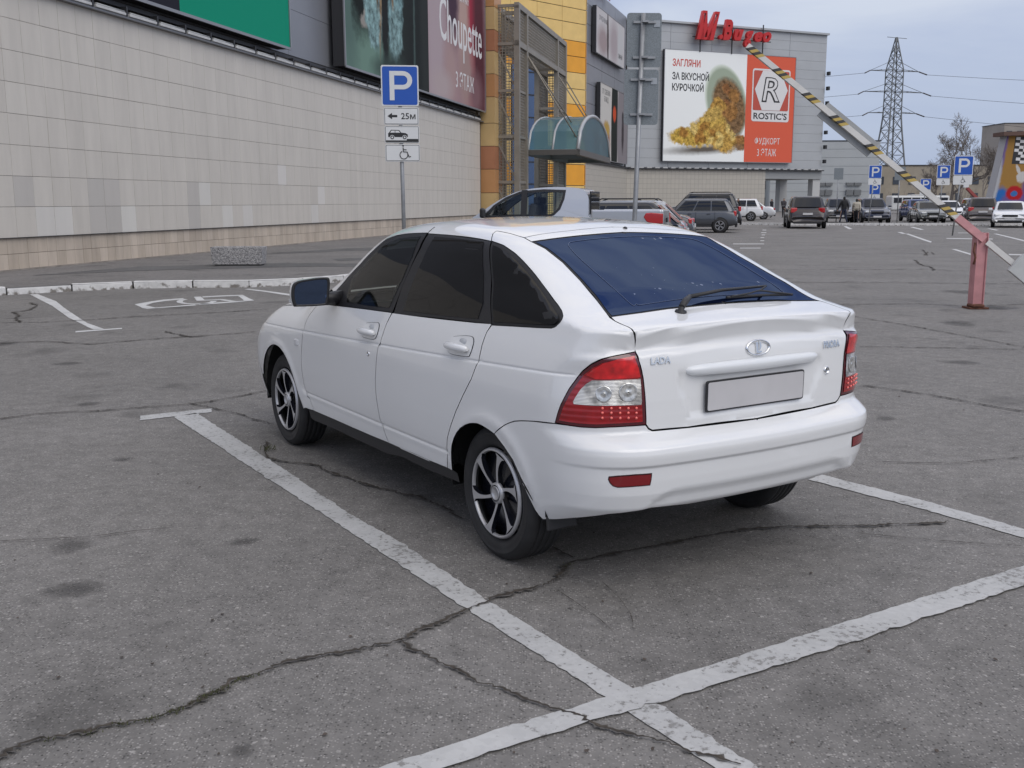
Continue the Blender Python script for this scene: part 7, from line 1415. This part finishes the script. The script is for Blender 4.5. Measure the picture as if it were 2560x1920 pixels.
for sx in (-1.42,1.58):
    for s in (1,-1):
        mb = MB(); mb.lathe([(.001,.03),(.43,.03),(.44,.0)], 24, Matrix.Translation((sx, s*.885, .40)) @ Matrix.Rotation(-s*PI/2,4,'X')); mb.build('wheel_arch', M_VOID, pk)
        w_ = empty('wheel'); w_.parent = pk; w_.location = (sx, s*.82, .37); w_.rotation_euler = (-s*PI/2,0,0)
        for nm, me in zip(('tyre','rim_back','rim'), WB[.37]): link(nm, me, None, w_)
# ---------------------------------------------------------------- road signs
M_POLE = mat('galvanised_pole', (.30,.31,.32), rough=.45, metal=.5, noise=.12, nscale=9); M_BLUE = mat('sign_blue', (.012,.085,.42), rough=.35); M_SW = mat('sign_white', (.66,.67,.67), rough=.4, noise=.03, nscale=4); M_SBK = mat('sign_black', (.015,.015,.016), rough=.45); M_SBACK = mat('sign_back_grey', (.20,.225,.24), rough=.55, metal=.3, noise=.22, nscale=90, ndetail=2)
def splate(root, nm, cx, cz, w, h, m, border=None, depth=.0):
    """plate facing local -y"""
    Mx = Matrix(((1,0,0,cx),(0,0,-1,-.05-depth),(0,1,0,cz),(0,0,0,1)))
    mb = MB(); mb.prism(rrect(w, h, .05*w), .012, Mx, bev=.003); o = mb.build(nm, m, root); return o, Mx @ Matrix.Translation((0,0,.0135))
def on(par_, Mx, poly, m, nm='symbol', d=.002, z=0.):
    mb = MB(); mb.prism(poly, d, Mx @ Matrix.Translation((0,0,z))); return mb.build(nm, m, par_)
def lett(par_, Mx, body, x, y, h, w, m, bold=.0):
    me = text_mesh(body, 1., bold=bold, extrude=.001); xs = [q.co.x for q in me.vertices]; ys = [q.co.y for q in me.vertices]; kx, ky = w/(max(xs)-min(xs)), h/(max(ys)-min(ys)); ax, ay = (min(xs)+max(xs))/2, (min(ys)+max(ys))/2
    for q in me.vertices: q.co = Mx @ Vector((x+(q.co.x-ax)*kx, y+(q.co.y-ay)*ky, .003+q.co.z))
    return link('lettering', me, m, par_)
def pglyph(par_, Mx, s, m=None):
    m = m or M_SW; o = [(-.26,-.36),(-.14,-.36),(-.14,-.09)]
    arc1 = [(.08+.235*math.cos(a), .135+.225*math.sin(a)) for a in np.radians(np.arange(-90, 91, 15))]; o += arc1+[(-.26,.36)]
    inn = [(-.14,.255),(.07,.255)]+[(.07+.125*math.cos(a), .135+.12*math.sin(a)) for a in np.radians(np.arange(90, -91, -15))]+[(-.14,.015)]
    pts = o; mb = MB()
    # bar and bowl as one outline with a slit
    out_ = [(-.26,-.36),(-.14,-.36),(-.14,-.09),(.08,-.09)]+arc1[1:]+[(-.26,.36)]
    mb.prism([(x*s, y*s) for x, y in [(-.26,-.36),(-.14,-.36),(-.14,.36),(-.26,.36)]], .003, Mx)
    bowl = [(-.14,.36)]+[(.08+.235*math.cos(a), .135+.225*math.sin(a)) for a in np.radians(np.arange(90, -91, -15))]+[(-.14,-.09),(-.14,.02)]+[(.075+.12*math.cos(a), .135+.115*math.sin(a)) for a in np.radians(np.arange(-90, 91, 15))]+[(-.14,.25)]
    q = np.array(bowl)*s; r = delaunay_2d_cdt([Vector(a) for a in q], [], [list(range(len(q)))], 1, 1e-7, True); v = np.array([tuple(a) for a in r[0]]); f = np.array([tuple(a) for a in r[2]]); f = f[inpoly(v[f].mean(1), q)]
    mb.add([Mx @ Vector((a[0], a[1], .003)) for a in v], [tuple(int(i) for i in a) for a in f]); return mb.build('letter', m, par_)
def wheelchair(par_, Mx, s):
    mb = MB(); c = Matrix.Translation((0,0,.0))
    arc = [(.0+.20*math.cos(a), -.10+.20*math.sin(a)) for a in np.radians(np.arange(115, 385, 15))]
    mb.tube([Mx @ Vector((x*s, y*s, .003)) for x, y in arc], .022*s, 6); mb.tube([Mx @ Vector((x*s, y*s, .003)) for x, y in ((-.03,.28),(-.02,.06),(.17,.05),(.27,-.2),(.36,-.17))], .026*s, 6); mb.tube([Mx @ Vector((x*s, y*s, .003)) for x, y in ((-.02,.17),(.14,.16))], .02*s, 6)
    o = mb.build('symbol', M_SBK, par_); mb = MB(); mb.lathe([(.045*s,0),(.045*s,.004),(.001,.004)], 10, Mx @ Matrix.Translation((-.03*s,.36*s,0))); mb.build('symbol', M_SBK, par_)
sp = empty('parking_sign', (-1.96,18.45,0), .12, 'tall blue parking sign with three white plates on a grey pole by the pavement', 'sign')
mb = MB(); mb.tube([(.06,0,0),(.045,0,1.6),(.02,0,3.82)], .036, 12); mb.build('pole', M_POLE, sp)
o, Mx = splate(sp, 'sign_plate', .03, 3.475, .645, .685, M_SW); on(o, Mx, rrect(.60,.64,.03), M_BLUE, 'blue_field'); pglyph(o, Mx @ Matrix.Translation((0,0,.0022)), .68)
o, Mx = splate(sp, 'sub_plate', .045, 2.965, .605, .295, M_SW); on(o, Mx, inset2d(np.array(rrect(.605,.295,.03)), .012).tolist(), M_SBK, 'border', .0008); on(o, Mx, inset2d(np.array(rrect(.605,.295,.03)), .020).tolist(), M_SW, 'field', .0016)
on(o, Mx, [(-.24,0),(-.16,.055),(-.16,.02),(-.07,.02),(-.07,-.02),(-.16,-.02),(-.16,-.055)], M_SBK, 'arrow', .003); lett(o, Mx, '25м', .12, 0, .105, .25, M_SBK, .012)
o, Mx = splate(sp, 'sub_plate', .05, 2.655, .605, .295, M_SW); on(o, Mx, inset2d(np.array(rrect(.605,.295,.03)), .012).tolist(), M_SBK, 'border', .0008); on(o, Mx, inset2d(np.array(rrect(.605,.295,.03)), .020).tolist(), M_SW, 'field', .0016)
on(o, Mx, [(-.28,-.125),(.28,-.125),(.28,-.075),(.08,-.075),(.08,-.10),(-.28,-.10)], M_SBK, 'kerb_symbol', .003)
on(o, Mx, [(-.24,-.045),(.10,-.045),(.10,.0),(.06,.025),(-.01,.03),(-.05,.075),(-.19,.078),(-.225,.03),(-.24,.02)], M_SBK, 'car_symbol', .003)
on(o, Mx, [(-.205,.03),(-.18,.065),(-.125,.065),(-.125,.03)], M_SW, 'window_symbol', .0045); on(o, Mx, [(-.115,.03),(-.115,.065),(-.06,.063),(-.03,.03)], M_SW, 'window_symbol', .0045)
for x in (-.17,.045):
    for r_, m_, z_ in ((.040,M_SW,.0035),(.032,M_SBK,.0045),(.016,M_SW,.0055)): on(o, Mx, [(x+r_*math.cos(a), -.05+r_*math.sin(a)) for a in np.linspace(0, 2*PI, 15)[:-1]], m_, 'wheel_symbol', z_)
o, Mx = splate(sp, 'sub_plate', .055, 2.34, .605, .295, M_SW); on(o, Mx, inset2d(np.array(rrect(.605,.295,.03)), .012).tolist(), M_SBK, 'border', .0008); on(o, Mx, inset2d(np.array(rrect(.605,.295,.03)), .020).tolist(), M_SW, 'field', .0016); wheelchair(o, Mx @ Matrix.Translation((.02,.0,.002)), .34)
for z in (3.2,3.7,2.96,2.65,2.34): mb = MB(); mb.box((.04,-.02,z), (.30,.045,.03)); mb.build('clamp', M_POLE, sp)
# grey sign backs on a leaning pole
sb = empty('sign_post', (1.99,17.0,0), PI+.05, 'grey pole carrying two large plates seen from behind', 'sign')
mb = MB(); mb.tube([(.02,0,0),(-.02,0,1.2),(-.105,0,4.42)], .038, 12); mb.build('pole', M_POLE, sb)
for cz, h, cx in ((4.02,.83,-.13),(3.14,.86,-.10)):
    Mx = Matrix(((1,0,0,cx),(0,0,-1,-.05),(0,1,0,cz),(0,0,0,1))); mb = MB(); mb.prism(rrect(.555,h,.05), .014, Mx, bev=.003); pl_ = mb.build('sign_plate', M_SBACK, sb)
    for dz in (-.27,.27): mb = MB(); mb.box((cx,-.035,cz+dz), (.36,.05,.035)); mb.build('clamp_rail', M_POLE, sb); mb = MB(); mb.box((cx+.0,.03,cz+dz), (.10,.10,.03)); mb.build('clamp', M_POLE, sb)
    mb = MB(); mb.box((cx-.20,-.045,cz+.25), (.10,.012,.10)); mb.build('sticker', mat('sticker_grey', (.34,.37,.40), rough=.5), pl_)
def far_sign(P, z_top, w, label, sub=True, back=False, rz=0., lean=0.):
    r_ = empty('parking_sign', (P[0],P[1],0), rz, label, 'sign'); mb = MB(); mb.tube([(-lean,0,0),(0,0,z_top)], .035, 8); mb.build('pole', M_POLE, r_)
    if back: splate(r_, 'sign_plate', 0, z_top-w*.55, w*.9, w*1.1, M_SBACK); return r_
    o, Mx = splate(r_, 'sign_plate', 0, z_top-w*.5, w, w, M_SW); on(o, Mx, rrect(w*.93,w*.93,.03), M_BLUE, 'blue_field'); pglyph(o, Mx @ Matrix.Translation((0,0,.0022)), w)
    if sub: o, Mx = splate(r_, 'sub_plate', 0, z_top-w*1.25, w, w*.46, M_SW); wheelchair(o, Mx, w*.45)
    return r_
far_sign((19.36,45), 3.38, .82, 'blue parking sign with wheelchair plate nearest the raised boom post', lean=.25)
far_sign((22.88,66), 3.70, .82, 'blue parking sign with wheelchair plate in front of the navy SUV', lean=.25)
far_sign((26.03,75), 2.74, .80, 'lower blue parking sign behind the navy SUV sign'); far_sign((27.18,66), 3.70, .84, 'blue parking sign with wheelchair plate in front of the sage saloon', lean=.1)
far_sign((29.66,75), 3.04, .78, 'small blue parking sign crossed by the barrier boom'); far_sign((22.3,71.5), 3.70, .70, 'grey sign back left of the navy SUV', back=True); far_sign((26.3,71.0), 3.75, .8, 'grey sign back beside the sage saloon sign', back=True)
# ---------------------------------------------------------------- boom barrier
M_PINK = mat('faded_red_paint', (.52,.25,.255), rough=.6, noise=.14, nscale=7, bump=.2, bscale=30); M_RUST = mat('rust', (.12,.05,.03), rough=.9, noise=.4, nscale=14); M_BOOM = mat('boom_white', (.60,.59,.56), rough=.5, noise=.07, nscale=5); M_YEL = mat('boom_yellow', (.50,.36,.09), rough=.5); M_BBK = mat('boom_black', (.045,.042,.04), rough=.5)
br = empty('boom_barrier', (6.50,14.38,0), 0, 'faded pink boom barrier post with striped boom raised and grey counterweight', 'barrier')
mb = MB(); mb.box((-.07,0,.53), (.018,.17,1.05)); mb.box((.07,0,.53), (.018,.17,1.05)); mb.box((0,.075,.53), (.13,.02,1.05)); mb.box((0,-.025,.53), (.124,.08,1.03)); pst = mb.build('post', M_PINK, br, bevel=.006)
mb = MB(); mb.box((0,0,.015), (.27,.25,.025)); mb.build('base_plate', M_RUST, br)
mb = MB(); mb.box((-.02,-.05,.05), (.175,.19,.045), .1); mb.build('rusty_foot', M_RUST, br, bevel=.02)
mb = MB(); mb.tube([(-.095,-.06,.92),(-.115,-.08,.8),(-.09,-.09,.72),(-.105,-.08,.62)], .014, 6); mb.build('lock_chain', M_RUST, br)
pv0 = Vector((-.02,-.06,.99)); tip = Vector((3.40-6.5,15.4-14.38,3.69)); dr = (tip-pv0).normalized(); Lb = (tip-pv0).length
up_ = Vector((0,1,0)); mb = MB(); mb.bar(pv0-dr*.05, pv0+dr*.42, .10, .085, up=up_); mb.build('boom_socket', M_PINK, br)
def bseg(a, b, m, w=.075, nm='boom'): mb = MB(); mb.bar(pv0+dr*a, pv0+dr*b, w, w*.8, up=up_); return mb.build(nm, m, br)
bseg(.40, Lb, M_BOOM, .078)
x_ax = dr.cross(up_).normalized(); nz_ = dr.cross(x_ax)
for c in (.14,.31,.45,.60,.72,.85,.965):
    c = c*Lb; hw_ = .11
    for k in range(4):
        a = c-hw_+k*2*hw_/4; col_ = (M_YEL, M_BBK)[k%2]; w2 = .0400; sk = .032
        mb = MB(); b = a+2*hw_/4
        V = [pv0+dr*(a+sk)+x_ax*w2, pv0+dr*(b+sk)+x_ax*w2, pv0+dr*(b-sk)-x_ax*w2, pv0+dr*(a-sk)-x_ax*w2]; yo = Vector((0,-.034,0))
        mb.add([v+yo for v in V]+[v-yo*1.05 for v in V], [(0,1,2,3),(7,6,5,4),(0,4,5,1),(1,5,6,2),(2,6,7,3),(3,7,4,0)]); mb.build('stripe', col_, br)
pc_ = Lb*.565
mb = MB(); Mpl = Matrix((dr, up_, x_ax)).transposed(); mb.box(pv0+dr*(Lb*.555)+Vector((0,.06,0)), (.92,.02,.24), M=Mpl); mb.build('boom_panel', mat('panel_grey', (.30,.31,.31), rough=.5), br)
ce = pv0-dr*.28+Vector((.12,0,-.02)); cend = pv0-dr*.70; mb = MB(); mb.bar(pv0-dr*.1, cend, .075, .06, up=up_); mb.build('counter_arm', M_BOOM, br)
for i, (k, s_) in enumerate(((0,1.),(1,.9),(2,.8))):
    mb = MB(); mb.box(cend+dr*(.02+.0*k)+Vector((.02+k*.02,-.10+k*.09,0)), (.34*s_,.06,.30*s_), M=Mpl); mb.build('counterweight', mat('weight_grey', (.44,.45,.44), rough=.5, noise=.08, nscale=4), br, bevel=.008)
# distant second barrier by the mural
b2_ = empty('boom_barrier', (38.2,86,0), 0, 'small red barrier with white reflector tip before the mural building', 'barrier')
mb = MB(); mb.box((.6,0,.6), (.25,.25,1.2)); mb.build('post', M_PINK, b2_); mb = MB(); mb.bar((.6,0,1.2), (-.75,0,2.5), .32, .2); mb.build('boom', mat('dull_red', (.30,.06,.055), rough=.6), b2_); mb = MB(); mb.box((-.85,0,2.75), (.4,.2,.4)); mb.build('reflector', M_SW, b2_)
# ---------------------------------------------------------------- people
M_SKIN = mat('skin', (.42,.27,.2), rough=.6)
def person(P, h, rz, label, top, legs, hair=(.02,.017,.015), stride=.18, bag=None, arms=(.25,-.2), hood=False):
    r_ = empty('person', (P[0],P[1],0), rz, label, 'person'); k = h/1.75
    J = dict(pel=(0,0,.95), ch=(0,.0,1.30), nk=(0,0,1.50), hd=(.01,0,1.60), top=(.0,0,1.74), lh=(0,.10,.90), lk=(stride*.6,.10,.50), la=(stride,.10,.08), lt=(stride+.16,.11,.035), rh=(0,-.10,.90), rk=(-stride*.3,-.10,.50), ra=(-stride*1.1,-.10,.09), rt=(-stride*1.1+.15,-.11,.04),
             ls=(0,.19,1.42), le=(arms[0]*.5,.25,1.14), lw=(arms[0]+.08,.22,.90), lf=(arms[0]+.12,.21,.80), rs=(0,-.19,1.42), re=(arms[1]*.5,-.25,1.14), rw=(arms[1]+.08,-.22,.90), rf=(arms[1]+.12,-.21,.80))
    E = [('pel','ch'),('ch','nk'),('nk','hd'),('hd','top'),('pel','lh'),('lh','lk'),('lk','la'),('la','lt'),('pel','rh'),('rh','rk'),('rk','ra'),('ra','rt'),('ch','ls'),('ls','le'),('le','lw'),('lw','lf'),('ch','rs'),('rs','re'),('re','rw'),('rw','rf')]
    R_ = dict(pel=.155, ch=.17, nk=.062, hd=.095, top=.075, lh=.10, lk=.072, la=.05, lt=.038, rh=.10, rk=.072, ra=.05, rt=.038, ls=.085, le=.062, lw=.045, lf=.034, rs=.085, re=.062, rw=.045, rf=.034)
    nm = list(J); me = bpy.data.meshes.new('body'); me.from_pydata([tuple(c*k for c in J[n]) for n in nm], [(nm.index(a), nm.index(b)) for a, b in E], []); me.update()
    o = link('body', me, None, r_); s_ = o.modifiers.new('skin','SKIN')
    lay = me.skin_vertices[0].data if me.skin_vertices else None
    if lay is None:
        bm = bmesh.new(); bm.from_mesh(me); bm.verts.layers.skin.verify(); bm.to_mesh(me); bm.free(); lay = me.skin_vertices[0].data
    for i, n in enumerate(nm): lay[i].radius = (R_[n]*k, R_[n]*k); lay[i].use_root = n == 'pel'
    ss = o.modifiers.new('sub','SUBSURF'); ss.levels = 1; ss.render_levels = 1
    dg_ = bpy.context.evaluated_depsgraph_get(); bpy.context.view_layer.update(); ev = bpy.data.meshes.new_from_object(o.evaluated_get(bpy.context.evaluated_depsgraph_get()))
    ev.materials.clear()
    for m_ in (mat('cloth_%d_%d_%d'%tuple(int(c*999) for c in top), top, rough=.85), mat('cloth_%d_%d_%d'%tuple(int(c*999) for c in legs), legs, rough=.85), M_SKIN, mat('hair_%d'%int(hair[0]*1000), hair, rough=.7)): ev.materials.append(m_)
    for f in ev.polygons:
        c = f.center; z = c.z/k; f.use_smooth = True
        f.material_index = 1 if z < .93 else 0
        if z > 1.50: f.material_index = 3 if (z > 1.66 or c.x/k < .0 or hood) else 2
        if abs(c.y)/k > .15 and z < .88: f.material_index = 2
        if z < .12: f.material_index = 3
    bpy.data.objects.remove(o); o = link('body', ev, None, r_)
    if bag: mb = MB(); mb.box((-.17*k,0,1.22*k), (.18*k,.32*k,.42*k)); mb.build('rucksack', mat('bag_%d'%int(bag[0]*999), bag, rough=.8), r_, bevel=.06)
    return r_
person((21.75,68.2), 1.80, 1.9, 'person in black hooded coat and navy trousers walking beside the dark brown SUV', (.015,.015,.017), (.02,.025,.05), stride=.24, hood=True)
person((22.5,68.0), 1.66, 1.3, 'person in pale coat with rucksack walking with the person in black', (.50,.46,.38), (.02,.02,.025), stride=.26, bag=(.46,.42,.34))
person((23.7,95), 1.72, 3.5, 'person in dark jacket standing at the store corner', (.02,.02,.025), (.03,.03,.04), stride=.05); person((24.6,94.2), 1.76, 4.0, 'person in grey jacket standing beside the person in dark jacket', (.06,.055,.06), (.025,.025,.03), stride=.06)
person((25.85,93), 1.80, 5.0, 'person in dark red jacket stepping past the silver white saloon', (.16,.03,.03), (.015,.015,.02), stride=.24)
person((16.3,75.0), 1.72, 3.8, 'person in black puffer jacket by the rear of the black off-roader', (.012,.012,.014), (.015,.015,.018), stride=.08); person((4.6,37.5), 1.62, 3.1, 'person with dark hair standing behind the dark grey saloon', (.03,.03,.035), (.02,.02,.03), stride=.05)
